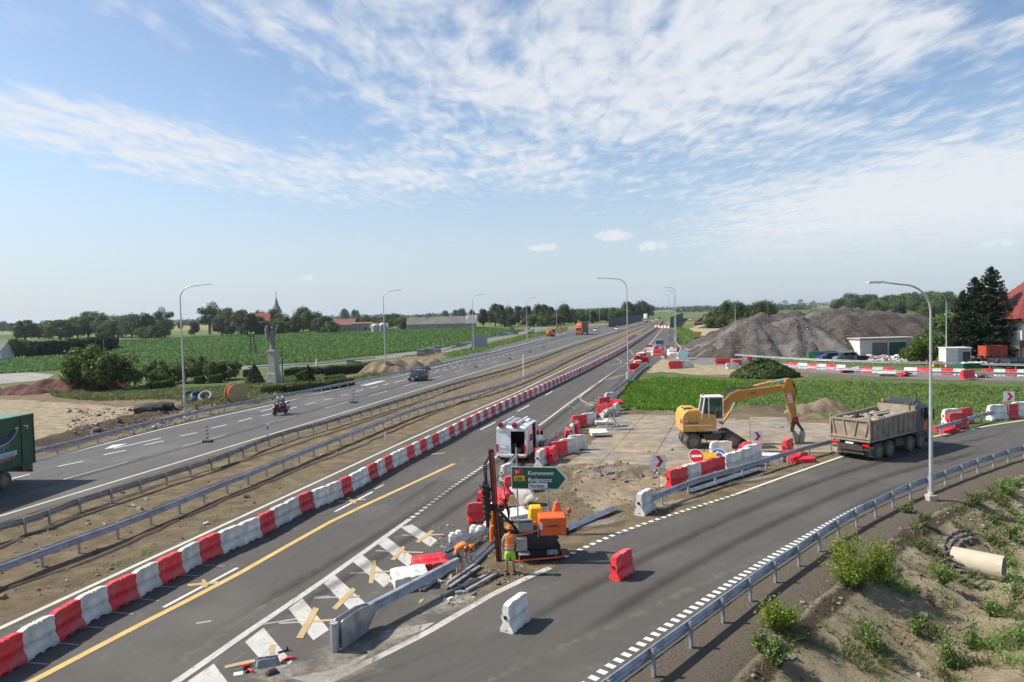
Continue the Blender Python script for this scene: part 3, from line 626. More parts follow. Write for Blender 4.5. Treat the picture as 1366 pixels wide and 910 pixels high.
# ================================================================ water-filled barriers
def barrier_mesh(m, L=1.16, H=.9, name='plastic_barrier', cap=True):
    mb = MB()
    prof = [(0, .225), (.10, .235), (.20, .20), (.30, .135), (.42, .115), (.50, .15), (.58, .165), (.66, .13), (.76, .115), (.84, .12), (1, .10)]
    st = [-1, -.97, -.62, -.55, -.5, -.2, -.14, -.08, .08, .14, .2, .5, .55, .62, .97, 1]
    n = len(prof); vs = []
    for s in st:
        groove = abs(abs(s)-.55) < .03
        low = abs(s) > .9 or .1 < abs(s) < .16
        for side in (1, -1):
            for k, (z, w_) in (enumerate(prof) if side > 0 else reversed(list(enumerate(prof)))):
                ww = w_*(.90 if groove and .2 < z < .9 else 1)*(.93 if abs(s) == 1 else 1)
                zz = z*H
                if z > .95 and low: zz -= .05
                xo = math.sin(z*6.6+.6)*.028
                if z == 0 and abs(s) < .55: zz = .05 if abs(s) > .1 else 0
                vs.append((s*L/2+xo, side*ww, zz))
    k = 2*n; fs = []
    for i in range(len(st)-1): fs += [(i*k+j, (i+1)*k+j, (i+1)*k+(j+1) % k, i*k+(j+1) % k) for j in range(k)]
    fs += [tuple(range(k-1, -1, -1)), tuple((len(st)-1)*k+j for j in range(k))]
    mb.add(vs, fs, 0)
    for s in (-1, 1):
        for zz, r in ((.56, .062), (.12, .035)):
            mb.lathe([(r, -.004), (r, .004)], (s*(L/2*.999)+math.sin(zz*6.6+.6)*.028+s*.006, 0, zz*H), 'X', 12, 1)
    o = mb.build(name, [m, M_hole], smooth=40); return o
B_RED = barrier_mesh(M_red); B_WHT = barrier_mesh(M_wht)
first_used = {'r': False, 'w': False}
def barrier(c, loc, rz=0, label='', group=None, tilt=(0, 0), s=1):
    p = B_RED if c == 'r' else B_WHT
    o = place(p, not first_used[c], loc, rz, label, 'barrier', group, s, tilt); first_used[c] = True; return o
# the long row
ROW = [(-30, 925), (36, 884), (84, 855), (120, 832), (156, 814), (190, 797), (217, 781), (248, 766), (274, 750), (304, 737), (352, 715), (408, 684), (427, 676.5), (458.6, 663), (503, 638), (538, 618.5), (586, 594), (638, 566), (693, 538.5), (762, 505), (799, 486), (841, 462), (877, 437), (884, 429)]
rowpts = smooth_line(GL(ROW), 1.0); rowpts = [p+Vector((-.22, .05, 0)) for p in rowpts]
bnd = G(36, 884); ac = 0; best = (9, 0)
for a_, b_ in zip(rowpts, rowpts[1:]):
    L_ = (b_-a_).length; d_ = (a_-bnd).length; best = min(best, (d_, ac)); ac += L_
pre = int(best[1]/1.155); st0 = best[1]-pre*1.155+.5775; st0 = st0-1.155 if st0 > 1.155 else st0; pre = int(round((best[1]+.5775-st0)/1.155))
seq = ('rw'*20)[(0 if pre % 2 else 1):][:pre]+'wrwrwrwrwwrwwrwwrwwrwrwwrwrwrw'; seq = ''.join(seq)
spots = rail_at(rowpts, 1.155, st0)
cnt = {'r': 0, 'w': 0}; rest = MB()
for i, (p, a) in enumerate(spots):
    c = seq[i] if i < len(seq) else 'rw'[i % 2]
    if i < 205:
        cnt[c] += 1; nm = {'r': 'red', 'w': 'white'}[c]
        lab = '%s %s plastic barrier from the near end of the long red and white row' % (ordw(cnt[c]), nm)
        barrier(c, p+Vector((R.uniform(-.03, .03), 0, .01)), a+R.uniform(-.055, .055), lab, 'barriers in the long row beside the carriageway')
    else:
        X = Matrix.Translation(p) @ Matrix.Rotation(a, 4, 'Z'); o = len(rest.v)
        rest.add([(x, y*(1 if z < .5 else .5), z*.9) for z in (0, 1) for x, y in ((-.56, -.22), (.56, -.22), (.56, .22), (-.56, .22))], [(3, 2, 1, 0), (4, 5, 6, 7), (0, 1, 5, 4), (1, 2, 6, 5), (2, 3, 7, 6), (3, 0, 4, 7)], 'rw'.index(c), X)
o = rest.build('plastic_barrier_mass', [M_red, M_wht]); tag(o, 'farthest stretch of the red and white barrier row near the horizon', 'barriers', 'barriers in the long row beside the carriageway', 'stuff')
# second short row in the median
p2 = GL([(835, 454), (848, 446.5), (862, 440)])
for i, (p, a) in enumerate(rail_at(p2, 1.6, 0)):
    if i > 27: break
    barrier('rw'[i % 2], p, a, 'first red plastic barrier of the short row in the median' if i == 0 else '%s %s plastic barrier from the near end of the short median row' % (ordw(i//2+1), ('red', 'white')[i % 2]), 'barriers in the short median row', s=(1.35, 1, 1))
rdir = math.atan2(.97, .245)
def bpx(c, px, py, rz, label, tilt=(0, 0), dz=0, s=1, group=None):
    p = GG(px, py); p.z += dz+.01; return barrier(c, p, rz, label, group, tilt, s)
bpx('w', 688, 837, math.radians(60), 'single white plastic barrier standing alone on the near asphalt')
bpx('r', 830, 770, math.radians(52), 'single red plastic barrier standing alone on the ramp asphalt')
# loose ones by the drill rig, going up the photograph
L90 = math.pi/2
bpx('r', 640, 697, .15, 'red plastic barrier lying aslant left of the drilling mast', (0, .05))
bpx('r', 646, 677, 1.2, 'red plastic barrier upright behind the one left of the drilling mast')
bpx('w', 683, 690, .5, 'white plastic barrier tipped over right of the drilling mast', (L90, 0), .2)
bpx('w', 691, 672, -.6, 'white plastic barrier on end under the green direction sign', (0, .9), .35)
bpx('r', 688, 657, .2, 'red plastic barrier below the left half of the green direction sign')
bpx('w', 706, 655, .6, 'white plastic barrier behind the green direction sign, half hidden')
bpx('w', 677, 640, 1.0, 'white plastic barrier standing just behind the van and left of the sign')
bpx('r', 664, 680, 2.0, 'red plastic barrier behind the drilling mast', (.4, 0), .1)
bpx('r', 578, 771, .35, 'red plastic barrier lying on its side beside the bent guard rail', (-1.35, 0), .25, 1.1)
bpx('w', 551, 789, .35, 'white plastic barrier lying on its side beside the bent guard rail', (-1.35, 0), .25, 1.1)
for c, x_, y_, rz, lab, ti, dz in (
    ('w', 722, 621, 1.2, 'white plastic barrier above the arrow tip of the green sign', (0, 0), 0), ('r', 728, 618, .4, 'small end-on red plastic barrier right of the bent rail', (0, 0), 0), ('r', 738, 617, 1.3, 'red plastic barrier at the near end of the curved line beside the van', (0, 0), 0),
    ('r', 745, 609, .5, 'second red plastic barrier of the curved line beside the van', (0, 0), 0), ('w', 758, 605, .45, 'white plastic barrier joined to the red one beside the van', (0, 0), 0), ('w', 770, 600, .3, 'white plastic barrier with its black filler hole facing the road', (0, 0), 0),
    ('r', 757, 590, 1.5, 'small red plastic barrier under the guard rail past the van', (0, 0), 0), ('w', 763, 584, 1.4, 'white plastic barrier wedged between two reds past the van', (0, 0), 0), ('r', 770, 580, 1.3, 'red plastic barrier past the van with white ones on both sides', (0, 0), 0),
    ('r', 773, 570, .4, 'red plastic barrier joined to a white one beside the guard rail', (0, 0), 0), ('w', 786, 567, .4, 'white plastic barrier joined to the red one beside the guard rail', (0, 0), 0), ('w', 797, 580, .1, 'white plastic barrier lying with its end hole showing on sandy ground', (L90, 0), .2),
    ('w', 803, 566, .0, 'long white plastic barrier lying behind the steel scraps', (L90, 0), .22), ('r', 806, 555, .3, 'red plastic barrier at the bottom of the heap by the grass', (0, 0), 0), ('r', 811, 552, -.2, 'second red plastic barrier of the heap by the grass', (0, 0), 0),
    ('w', 806, 556, .9, 'white plastic barrier leaning on the red heap by the grass', (.8, 0), .1), ('r', 806, 549, .6, 'dark red plastic barrier behind the heap by the grass', (0, 0), .35), ('r', 820, 547, .05, 'red plastic barrier lying on top of the heap by the grass', (L90, 0), .75),
    ('w', 815, 541, .5, 'white plastic barrier behind the heap by the grass', (0, 0), .3), ('w', 822, 553, 1.2, 'dirty white plastic barrier end on the right of the heap', (0, 0), 0)):
    bpx(c, x_, y_, rz, lab, ti, dz, 1.12)
# behind the near rail of the ramp
for c, x_, y_, rz, lab, ti in (('r', 904, 651, .62, 'red plastic barrier at the near end of the line behind the ramp rail', (0, 0)), ('w', 922, 645, .62, 'white plastic barrier between two reds behind the ramp rail', (0, 0)), ('r', 937, 641, .62, 'second red plastic barrier of the line behind the ramp rail', (0, 0)),
    ('r', 955, 635, .62, 'third red plastic barrier of the line behind the ramp rail', (0, 0)), ('w', 976, 628, .62, 'first white plastic barrier after the three reds behind the ramp rail', (0, 0)), ('w', 994, 622, .62, 'second white plastic barrier after the reds behind the ramp rail', (0, 0)),
    ('w', 1004, 616, .5, 'white plastic barrier at the top end of the line behind the ramp rail', (0, 0)), ('w', 962, 611, .1, 'white plastic barrier near the front wheel of the excavator', (0, 0)), ('r', 994, 609, .3, 'crumpled red plastic barrier beside the upper chevron sign', (.7, .2)),
    ('w', 1025, 612, -.2, 'white plastic barrier right of the upper chevron sign', (L90, 0)), ('r', 1062, 613, .2, 'red plastic barrier lying behind the rail below the excavator arm', (L90, 0)), ('r', 1051, 608, .9, 'red plastic barrier end below the excavator arm', (0, 0)),
    ('w', 861, 684, .95, 'white plastic barrier closing the near end of the ramp rail', (0, 0)),
    ('r', 1277, 572, .2, 'red plastic barrier by the rail right of the tall lamp post', (0, 0)), ('w', 1270, 566, .2, 'white plastic barrier end right of the dump truck', (0, 0)), ('r', 1284, 565, .2, 'red plastic barrier joined to white ones right of the dump truck', (0, 0)), ('r', 1252, 575, .3, 'red plastic barrier lying in front of the dump truck', (L90, 0)),
    ('w', 1330, 560, .15, 'white plastic barrier below the far right chevron sign', (0, 0)), ('r', 1345, 559, .15, 'red plastic barrier below the far right chevron sign', (0, 0)), ('w', 1361, 556, .15, 'white plastic barrier at the right edge behind the ramp rail', (0, 0))):
    bpx(c, x_, y_, rz, lab, ti, .12 if ti[0] else 0, 1.18 if y_ > 600 else 1.35)
# the row along the crossing road
k = 0
for x0, x1, y0, y1, pat in ((1052, 1128, 489.5, 493.5, 'rwrwrw'), (1150, 1192, 496, 497, 'rwr'), (1207, 1240, 497, 498.5, 'wr'), (1240, 1287, 498.5, 499.5, 'wrw'), (1310, 1372, 499.5, 501, 'rwrw')):
    n = len(pat)
    for i, c in enumerate(pat):
        t = (i+.5)/n; a = G(x0+(x1-x0)*i/n, y0); b = G(x0+(x1-x0)*(i+1)/n, y0+(y1-y0)/n); Lw = (b-a).length
        mid = G(x0+(x1-x0)*t, y0+(y1-y0)*t+1.2)
        k += 1; barrier(c, mid, math.atan2(b.y-a.y, b.x-a.x), '%s plastic barrier, %s from the left in the line along the crossing road' % ({'r': 'red', 'w': 'white'}[c], ORD[k-1].replace('nearest', 'first')), 'barriers along the crossing road', s=(Lw/1.16, 1.2, .95))
for c, x_, y_, rz, lab in (('w', 1138, 495, .9, 'white plastic barrier lying aslant in the grass by the crossing road'), ('r', 1128, 497, .2, 'small red plastic barrier in the grass below the crossing road line'), ('w', 1184, 502, -.6, 'white plastic barrier knocked down in the middle of the field'), ('r', 1203, 502, .6, 'red plastic barrier knocked down beside the white one in the field'),
        ('r', 1291, 507, .35, 'red plastic barrier at the lower end of the broken line right'), ('w', 1304, 503.5, .5, 'white plastic barrier in the middle of the broken line right'), ('r', 1317, 500, .3, 'red plastic barrier at the upper end of the broken line right')):
    bpx(c, x_, y_, rz, lab, (1.2 if rz != .35 else 0, 0), .15, (1.7, 1.4, 1.2))
# clutter of barriers at the far junction
pile = [('r', 866, 467), ('w', 871, 466), ('r', 875, 470), ('w', 880, 468), ('w', 884, 470), ('r', 887, 471), ('r', 877, 477), ('w', 873, 474), ('w', 893, 474), ('w', 898, 476), ('r', 903, 475), ('w', 906, 479), ('r', 888, 478), ('w', 882, 478), ('r', 917, 480), ('w', 868, 474), ('w', 862, 478),
        ('r', 857, 480), ('w', 852, 482), ('r', 850, 486), ('w', 848, 489), ('r', 846, 493), ('w', 854, 478), ('r', 843, 496), ('w', 858, 475), ('r', 860, 484), ('w', 896, 471), ('r', 901, 470)]
pw = ['at the left end', 'second from the left', 'leaning', 'half hidden', 'tipped over', 'on top', 'in front', 'lying flat', 'at the right end', 'turned end-on', 'deep', 'squeezed', 'standing clear', 'in the middle']
pc = {'r': 0, 'w': 0}
pile.sort(key=lambda t: t[1])
for i, (c, x_, y_) in enumerate(pile):
    pc[c] += 1
    top = i % 4 == 3
    bpx(c, x_, y_, R.uniform(-.5, 2), '%s %s plastic barrier from the left in the heap at the far junction' % (ordw(pc[c]), {'r': 'red', 'w': 'white'}[c]), (R.choice((0, 0, .5, L90)), 0), .5 if top else 0, 1.35, 'barriers heaped at the far junction')
bpx('r', 901, 492, .1, 'red plastic barrier on sand left of a white one past the grass', s=(1.9, 1.4, 1.35)); bpx('w', 916, 491, .05, 'white plastic barrier on sand right of the red one past the grass', s=(1.9, 1.4, 1.35))
bpx('r', 964, 486, .05, 'red plastic barrier alone on the far side of the sand', s=(2.2, 1.4, 1.1)); bpx('r', 983, 488, .3, 'red plastic barrier in the group left of the green mound', s=(1.5, 1.2, 1.1)); bpx('w', 977, 492, .1, 'white plastic barrier in the group left of the green mound', s=(1.7, 1.2, 1)); bpx('w', 992, 486, .5, 'white plastic barrier behind the group left of the green mound', s=(1.6, 1.2, 1)); bpx('r', 999, 484, .6, 'red plastic barrier nearest the green mound', s=(1.3, 1.2, 1.1))
# closing row across the road far off
a, b = G(874, 437.2), G(893, 438)
for i in range(9):
    barrier('wr'[i % 2], a.lerp(b, (i+.5)/9), math.atan2(b.y-a.y, b.x-a.x), '%s tiny %s plastic barrier from the left closing the far carriageway' % (ordw(i//2+1), ('white', 'red')[i % 2]), 'barriers closing the far carriageway', s=((b-a).length/9/1.16, 1.5, 1.3))
# ================================================================ guard rails
WPROF = [(-.155, 0), (-.14, .03), (-.10, .055), (-.06, .03), (-.02, 0), (.02, 0), (.06, .03), (.10, .055), (.14, .03), (.155, 0)]
def beam(mb, pts, side, hts, off=.09, k=1):
    vs = []; n = len(WPROF)
    for i, p in enumerate(pts):
        d = (pts[min(i+1, len(pts)-1)]-pts[max(i-1, 0)]); d.z = 0; d.normalize(); nn = Vector((d.y, -d.x, 0))*side
        h = hts(i) if callable(hts) else hts
        vs += [(p.x+nn.x*(off+w_*k*1.4), p.y+nn.y*(off+w_*k*1.4), p.z+h+z) for z, w_ in WPROF]
    vs2 = []
    for i, p in enumerate(pts):
        d = (pts[min(i+1, len(pts)-1)]-pts[max(i-1, 0)]); d.z = 0; d.normalize(); nn = Vector((d.y, -d.x, 0))*side
        vs2 += [(v[0]-nn.x*.008, v[1]-nn.y*.008, v[2]) for v in vs[i*n:(i+1)*n]]
    m_ = len(pts)
    fs = [(i*n+j, i*n+j+1, (i+1)*n+j+1, (i+1)*n+j) for i in range(m_-1) for j in range(n-1)]
    o = len(vs); fs2 = [tuple(o+q for q in f) for f in fs]
    fe = [(i*n, (i+1)*n, o+(i+1)*n, o+i*n) for i in range(m_-1)]+[(i*n+n-1, (i+1)*n+n-1, o+(i+1)*n+n-1, o+i*n+n-1) for i in range(m_-1)]
    mb.add(vs+vs2, fs+fs2+fe)
def guard_rail(pts, side, label, gap=2.0, m=M_galv, h=.60, maxposts=95, posts=True, group=None, start=1.0, step=2.0, ztop=None, double=False):
    pts = smooth_line(pts, step)
    root = empty('guard_rail', pts[0], 0, label, 'guard rail', group); inv = -pts[0]
    loc = [p+inv for p in pts]
    mb = MB(); beam(mb, loc, side, h)
    if double: beam(mb, loc, -side, h)
    mb.build('rail_beam', m, root, fix=False)
    if posts:
        spots = rail_at(loc, gap, start); rest = MB(); pm = None
        for i, (p, a) in enumerate(spots):
            if i < maxposts:
                if pm is None:
                    q = MB(); hh = h+.17
                    q.prism([(-.055, -.04), (.055, -.04), (.055, -.03), (-.045, -.03), (-.045, .03), (.055, .03), (.055, .04), (-.055, .04)], -.4, hh, 'Z'); q.box((0, side*-.05, h), (.09, .10, .2))
                    pm = q.build('post', m, root); o = pm
                else: o = pm.copy(); sc.collection.objects.link(o); o.parent = root
                o.location = p; o.rotation_euler = (0, 0, a)
            else: rest.box((p.x, p.y, p.z+.35), (.1, .08, .75), rz=a)
        if rest.v: tag(rest.build('far_posts', m, root), kind='stuff')
    return root
def ext(pts, d): return [pts[0]+(pts[0]-pts[1]).normalized()*d]+pts
guard_rail(ext(GL([(2, 721.5), (50, 708), (97, 689), (178, 662), (245, 640), (300, 621), (369, 592), (442, 571), (522, 546), (614, 516), (688, 494.5), (758, 468), (790, 457), (830, 443), (868, 430)]), 20), -1, 'weathered guard rail along the inner edge of the left carriageway', 2.0, M_galv_dull)
guard_rail(ext(GL([(25, 769.6), (84, 746.5), (136, 727), (222, 692.7), (293, 662), (323, 650), (400, 617), (498, 577), (567, 550), (690, 513), (760, 480), (812, 457), (850, 440), (870, 431)]), 20), 1, 'galvanised guard rail running down the middle of the dirt median', 2.0, M_galv, double=True)
guard_rail(ext(GL([(60, 610), (172.7, 580), (292.7, 551), (428, 524), (532, 501.5), (604, 486), (690, 466), (760, 447), (800, 438.5), (840, 430)]), 35), 1, 'guard rail along the outer edge of the left carriageway', 2.2)
guard_rail(GL([(723.5, 606), (745, 589), (772, 568), (795, 550), (812, 534), (838, 512), (848, 500), (862, 489)]), -1, 'guard rail beside the carriageway between the van and the lamp post', 2.0, M_galv_dull, double=True)
guard_rail([Vector(p) for p in rail_r[2:-1]], -1, 'long curving guard rail on the outer edge of the ramp', 2.05, start=.5)
guard_rail(GL([(869, 681), (929.5, 655.6), (981, 640), (1047.7, 618.5), (1084, 607.5), (1113, 600)]), 1, 'sagging guard rail on the inner edge of the ramp before the truck', 2.6, h=.62)
guard_rail(GL([(1246, 583), (1277, 573.5), (1308.8, 564), (1340, 557), (1366, 551.5), (1440, 538)]), 1, 'guard rail on the inner edge of the ramp right of the truck', 2.6, h=.62)
guard_rail(GL([(900, 452), (903, 461), (912, 468.5), (940, 474), (985, 478), (1040, 482), (1100, 485.5), (1200, 489), (1290, 491), (1366, 493), (1500, 496)]), 1, 'bright guard rail along the far edge of the crossing road', 3, h=.62, double=True)
guard_rail(GL([(1000, 489), (1060, 494), (1130, 498.5), (1230, 503), (1366, 505.5), (1500, 508)]), 1, 'bright guard rail along the near edge of the crossing road', 3, h=.62, double=True)
# rail end piece that slopes to the ground at the nose
root = empty('guard_rail_terminal', G(452, 868), 0, 'long grey rail end ramping down to the nose of the hatched area', 'guard rail end'); inv = -root.location
a, b, c_, d_ = [p+inv for p in GL([(447, 871), (492, 838), (570, 797), (612, 775)])]
mb = MB(); dr = (b-a).normalized(); nn = Vector((dr.y, -dr.x, 0))
for s in (-1, 1):
    mb.prism([(0, .02), (0, .86), (.06, .9), (1.0, .88), ((b-a).length, .74), ((b-a).length, .42), (1.2, .05)], -.012, .012, 'Y')
    X = Matrix.Translation(nn*.13*s) @ Matrix.Rotation(math.atan2(dr.y, dr.x), 4, 'Z')
    k0 = len(mb.v)-14
    mb.v[k0:] = [tuple(X @ Vector(v)) for v in mb.v[k0:]]
mb.build('side_plate', M_galv, root)
mb = MB(); mb.tube([a+Vector((0, 0, .05)), a+Vector((0, 0, .88))], .12, 12); mb.tube([a+nn*.13+Vector((0, 0, .86)), a-nn*.13+Vector((0, 0, .86))], .05, 8); mb.build('nose', M_galv, root)
mb = MB(); mb.lathe([(.11, -.004), (.11, .004)], (0, 0, 0), 'Y', 20)
for i, v in enumerate(mb.v): q = Matrix.Translation(a+dr*.95+nn*.15+Vector((0, 0, .5))) @ Matrix.Rotation(math.atan2(dr.y, dr.x), 4, 'Z') @ Vector(v); mb.v[i] = tuple(q)
mb.build('round_blue_sticker', M_blue, root)
mb = MB(); bp_ = smooth_line([b+Vector((0, 0, .0)), c_, d_], 1)
dd = lambda i: .60+.10*i/len(bp_)
beam(mb, bp_, -1, dd, .02, .8); beam(mb, bp_, 1, dd, .02, .8); mb.box(tuple((bp_[0]+bp_[-1])/2+Vector((0, 0, .8))), ((bp_[-1]-bp_[0]).length, .16, .012), rz=math.atan2((bp_[-1]-bp_[0]).y, (bp_[-1]-bp_[0]).x), ry=-math.atan2(.1, (bp_[-1]-bp_[0]).length))
mb.build('rail_beam', M_galv, root)
# loose rail lengths lying round the site
def loose_rail(px0, px1, z0, z1, label, m=M_galv, nm='loose_rail_section', n=1, w=1.0):
    root_ = None; a, b = G(*px0, 0), G(*px1, 0); pts = [a, b]; mb = MB(); inv = -a
    for k in range(n):
        o = Vector((.14*k, -.10*k, .04*k)); q = [(a+inv)+o+Vector((0, 0, z0)), (b+inv)+o+Vector((0, 0, z1))]
        # laid flat: W section on its back
        d = (q[1]-q[0]).normalized(); s = Vector((d.y, -d.x, 0)); u = Vector((0, 0, 1)); vs = []
        for p in (q[0], q[0].lerp(q[1], .5), q[1]): vs += [tuple(p+s*z*w+u*(w_*1.3+.01)) for z, w_ in WPROF]+[tuple(p+s*z*w+u*(w_*1.3)) for z, w_ in reversed(WPROF)]
        N_ = 2*len(WPROF); mb.add(vs, [(i*N_+j, i*N_+(j+1) % N_, (i+1)*N_+(j+1) % N_, (i+1)*N_+j) for i in range(2) for j in range(N_)]+[tuple(range(N_)), tuple(range(2*N_, 3*N_))])
    o = mb.build(nm, m); o.location = a; return tag(o, label, 'rail section')
loose_rail((668, 643), (712, 588), .35, .78, 'slanting rail length between the van and the green sign')
loose_rail((745, 712), (820, 681), .05, .12, 'long rail length lying right of the orange drill rig', n=2)
loose_rail((915, 658), (1012, 628), .05, .12, 'two stacked rail lengths lying beside the ramp edge line', n=2)
loose_rail((592, 738), (660, 705), .05, .3, 'pale rail length lying behind the bending worker')
loose_rail((560, 790), (628, 742), .05, .1, 'dark rail length lying under the bending worker', M_galv_dull)
for i, (p0, p1, z) in enumerate((((600, 772), (660, 720), .10), ((612, 770), (668, 716), .16), ((590, 770), (655, 712), .22), ((622, 766), (672, 718), .08), ((584, 758), (650, 716), .28), ((575, 765), (640, 722), .06))):
    loose_rail(p0, p1, z*.6, z*.9, ['bluish rail length in the bundle behind the bending worker', 'rail length lying nearest the mast in the bundle', 'upper rail length crossing the bundle', 'short rail length poking out below the mast', 'topmost rail length of the bundle', 'lowest rail length at the left of the bundle'][i], M_galv if i % 2 else M_galv_dull, w=.5)
for i, (p0, p1) in enumerate((((600, 786), (640, 758)), ((606, 790), (656, 768)), ((617, 787), (652, 769)), ((622, 792), (664, 768)), ((596, 783), (632, 758)))):
    a, b = G(*p0), G(*p1); mb = MB(); L = (b-a).length; mb.prism([(-.06, 0), (.06, 0), (.06, .01), (-.05, .01), (-.05, .07), (.06, .07), (.06, .08), (-.06, .08)], 0, L, 'X')
    o = mb.build('steel_post', M_galv_dull); o.location = a+Vector((0, 0, .03+.012*i)); o.rotation_euler = (0, 0, math.atan2(b.y-a.y, b.x-a.x))
    tag(o, ['steel post nearest the bending worker on the ground', 'middle steel post of the ground stack', 'short steel post inside the ground stack', 'steel post nearest the edge line in the ground stack', 'outermost steel post under the worker'][i], 'steel post', 'loose steel posts')
# ================================================================ street lamps
def lamp_post(px, py, h, arm, rz, label, base=True, r=.09, dz=0):
    p = GG(px, py) if dz is None else G(px, py); root = empty('street_lamp', p, rz, label, 'street lamp', 'street lamps along the roads')
    mb = MB(); pts = [(0, 0, 0), (0, 0, h*.3), (0, 0, h-1.5)]; rs = [r, r*.85, r*.5]
    for k in range(1, 9):
        t = k/8*math.pi/2; pts.append((.1*0+1.35*(1-math.cos(t)), 0, h-1.5+1.35*math.sin(t))); rs.append(r*.45)
    pts.append((1.35+max(arm-1.35, .1), 0, h-.02)); rs.append(r*.4)
    mb.tube(pts, rs, 10); mb.build('pole', M_pole, root, smooth=50)
    mb = MB(); mb.box((arm+.35, 0, h), (.85, .30, .09), taper=(.85, .7)); mb.build('lamp_head', M_pole, root)
    mb = MB(); mb.box((arm+.38, 0, h-.05), (.55, .2, .02)); mb.build('lens', M_glass, root)
    if base:
        mb = MB(); mb.box((0, 0, .1), (.42, .42, .36), b=.03); mb.lathe([(.16, .2), (.14, .35), (.1, .45)], n=10); mb.build('base_plate', M_conc, root)
        mb = MB(); mb.box((0, -r*.8, 1.0), (.11, .03, .4)); mb.build('service_hatch', M_signback, root)
    return root
lamp_post(1242, 668, 10.6, 2.3, math.pi+.03, 'tall street lamp on the ditch side of the ramp, arm to the left', dz=None, r=.10)
lamp_post(247, 553, 13.3, 2.5, .0, 'tall street lamp left of the motorbike beside the outer rail', r=.12)
lamp_post(514.5, 497, 13.9, 2.4, .05, 'street lamp beside the dark car, arm to the right', r=.12)
lamp_post(632, 470, 14.3, 2.4, .05, 'street lamp by the grey sign back', r=.12); lamp_post(703.5, 456, 14.3, 2.4, .05, 'slender street lamp left of the orange truck', r=.12)
lamp_post(743, 445, 14, 2.4, .05, 'faint street lamp just left of the orange truck', r=.12); lamp_post(787, 437, 10, 1.2, .05, 'thin distant street lamp right of the orange truck', r=.12); lamp_post(800, 434, 12, 1.2, .05, 'thin distant street lamp between orange truck and tall lamp', r=.13)
lamp_post(838.5, 513, 13.7, 3.0, math.pi-.03, 'tall street lamp in the middle of the picture beside the grass', r=.11)
lamp_post(902, 462, 15.0, 2.0, math.pi, 'street lamp standing left of the far grass strip', r=.14); lamp_post(900, 450, 15.5, 2.0, math.pi, 'street lamp just behind the one at the far grass strip', r=.14); lamp_post(893, 440, 16, 2.0, math.pi, 'thinnest street lamp above the far closure', r=.15)
lamp_post(981.5, 473, 10.9, 1.4, math.pi, 'street lamp in front of the gravel heaps', r=.10); lamp_post(1262.5, 489, 11.0, 1.0, math.pi, 'street lamp in front of the dark spruces', r=.10)
def slim(px, py, h, label, m, r=.06): 
    mb = MB(); mb.tube([(0, 0, -.1), (0, 0, h)], r, 8); o = mb.build('marker_pole', m); o.location = G(px, py); return tag(o, label, 'pole')
slim(698.5, 508, 3.7, 'white pole standing alone in the dirt median', M_signw)
# ================================================================ vehicles
M_vanw = mat('white_vehicle_paint', (.76, .77, .78), .3, 0, .03, 3, dirt=((.50, .48, .44), .4, 2), spec=.6)
M_dkpaint = mat('dark_blue_paint', (.012, .016, .028), .22, .2, .05, spec=.7)
M_trim = mat('black_plastic_trim', (.03, .03, .032), .6)
M_tyre = mat('dusty_tyre', (.060, .055, .047), .85, 0, .2, 6, dirt=((.20, .17, .13), .8, 5))
M_rim = mat('wheel_rim', (.22, .19, .15), .6, .3, .2, 6, dirt=((.22, .18, .13), .8, 4))
M_alloy = mat('silver_rim', (.5, .5, .52), .35, .8, .1)
M_tipper = mat('dusty_tipper_steel', (.29, .235, .18), .75, 0, .16, 2.5, .3, 12, dirt=((.20, .13, .09), .7, 1.6), col2=(.36, .31, .24))
M_cab = mat('dark_grey_cab', (.045, .05, .06), .4, 0, .1, 3, dirt=((.16, .14, .12), .5, 1.5))
M_chrome = mat('headlamp_glass', (.8, .82, .85), .08, .6, .02)
M_green = mat('green_tarpaulin', (.008, .075, .032), .5, 0, .12, 1.5, dirt=((.015, .10, .045), .4, 1.2))
M_greenl = mat('light_green_panel', (.09, .25, .16), .55, 0, .05)
M_navy = mat('navy_print', (.01, .02, .11), .5); M_cyan = mat('pale_blue_print', (.25, .55, .68), .5); M_pinkt = mat('salmon_print', (.62, .22, .16), .5); M_drk = mat('charcoal_print', (.03, .035, .035), .5)
M_cargo = mat('rubble_load', (.22, .19, .15), .9, 0, .25, 3, .8, 8)
def wheel(parent, c, r, w, axis='Y', rim=None, seg=22, tread=False, dup=None):
    if dup is not None:
        o = dup.copy(); sc.collection.objects.link(o); o.parent = parent; o.location = c
        for ch in dup.children: q = ch.copy(); sc.collection.objects.link(q); q.parent = o
        return o
    mb = MB(); h = w/2; mb.lathe([(r*.55, -h*.8), (r*.6, -h), (r*.92, -h), (r, -h*.7), (r, h*.7), (r*.92, h), (r*.6, h), (r*.55, h*.8)], (0, 0, 0), 'Y', seg)
    if tread:
        for k in range(seg): a = 2*math.pi*k/seg; mb.box((r*math.cos(a), (-1)**k*h*.35, r*math.sin(a)), (.07, h*1.1, .10), ry=-a)
    o = mb.build('wheel', M_tyre, parent, smooth=40); o.location = c
    mb = MB()
    for s in (-1, 1): mb.lathe([(r*.58, s*h*.86), (r*.5, s*h*.62), (r*.28, s*h*.55), (r*.26, s*h*.8), (.02, s*h*.82)], (0, 0, 0), 'Y', 16)
    for k in range(8):
        a = 2*math.pi*k/8
        for s in (-1, 1): mb.box((r*.36*math.cos(a), s*h*.62, r*.36*math.sin(a)), (.03, .04, .03))
    mb.build('rim', rim or M_rim, o, smooth=40); return o
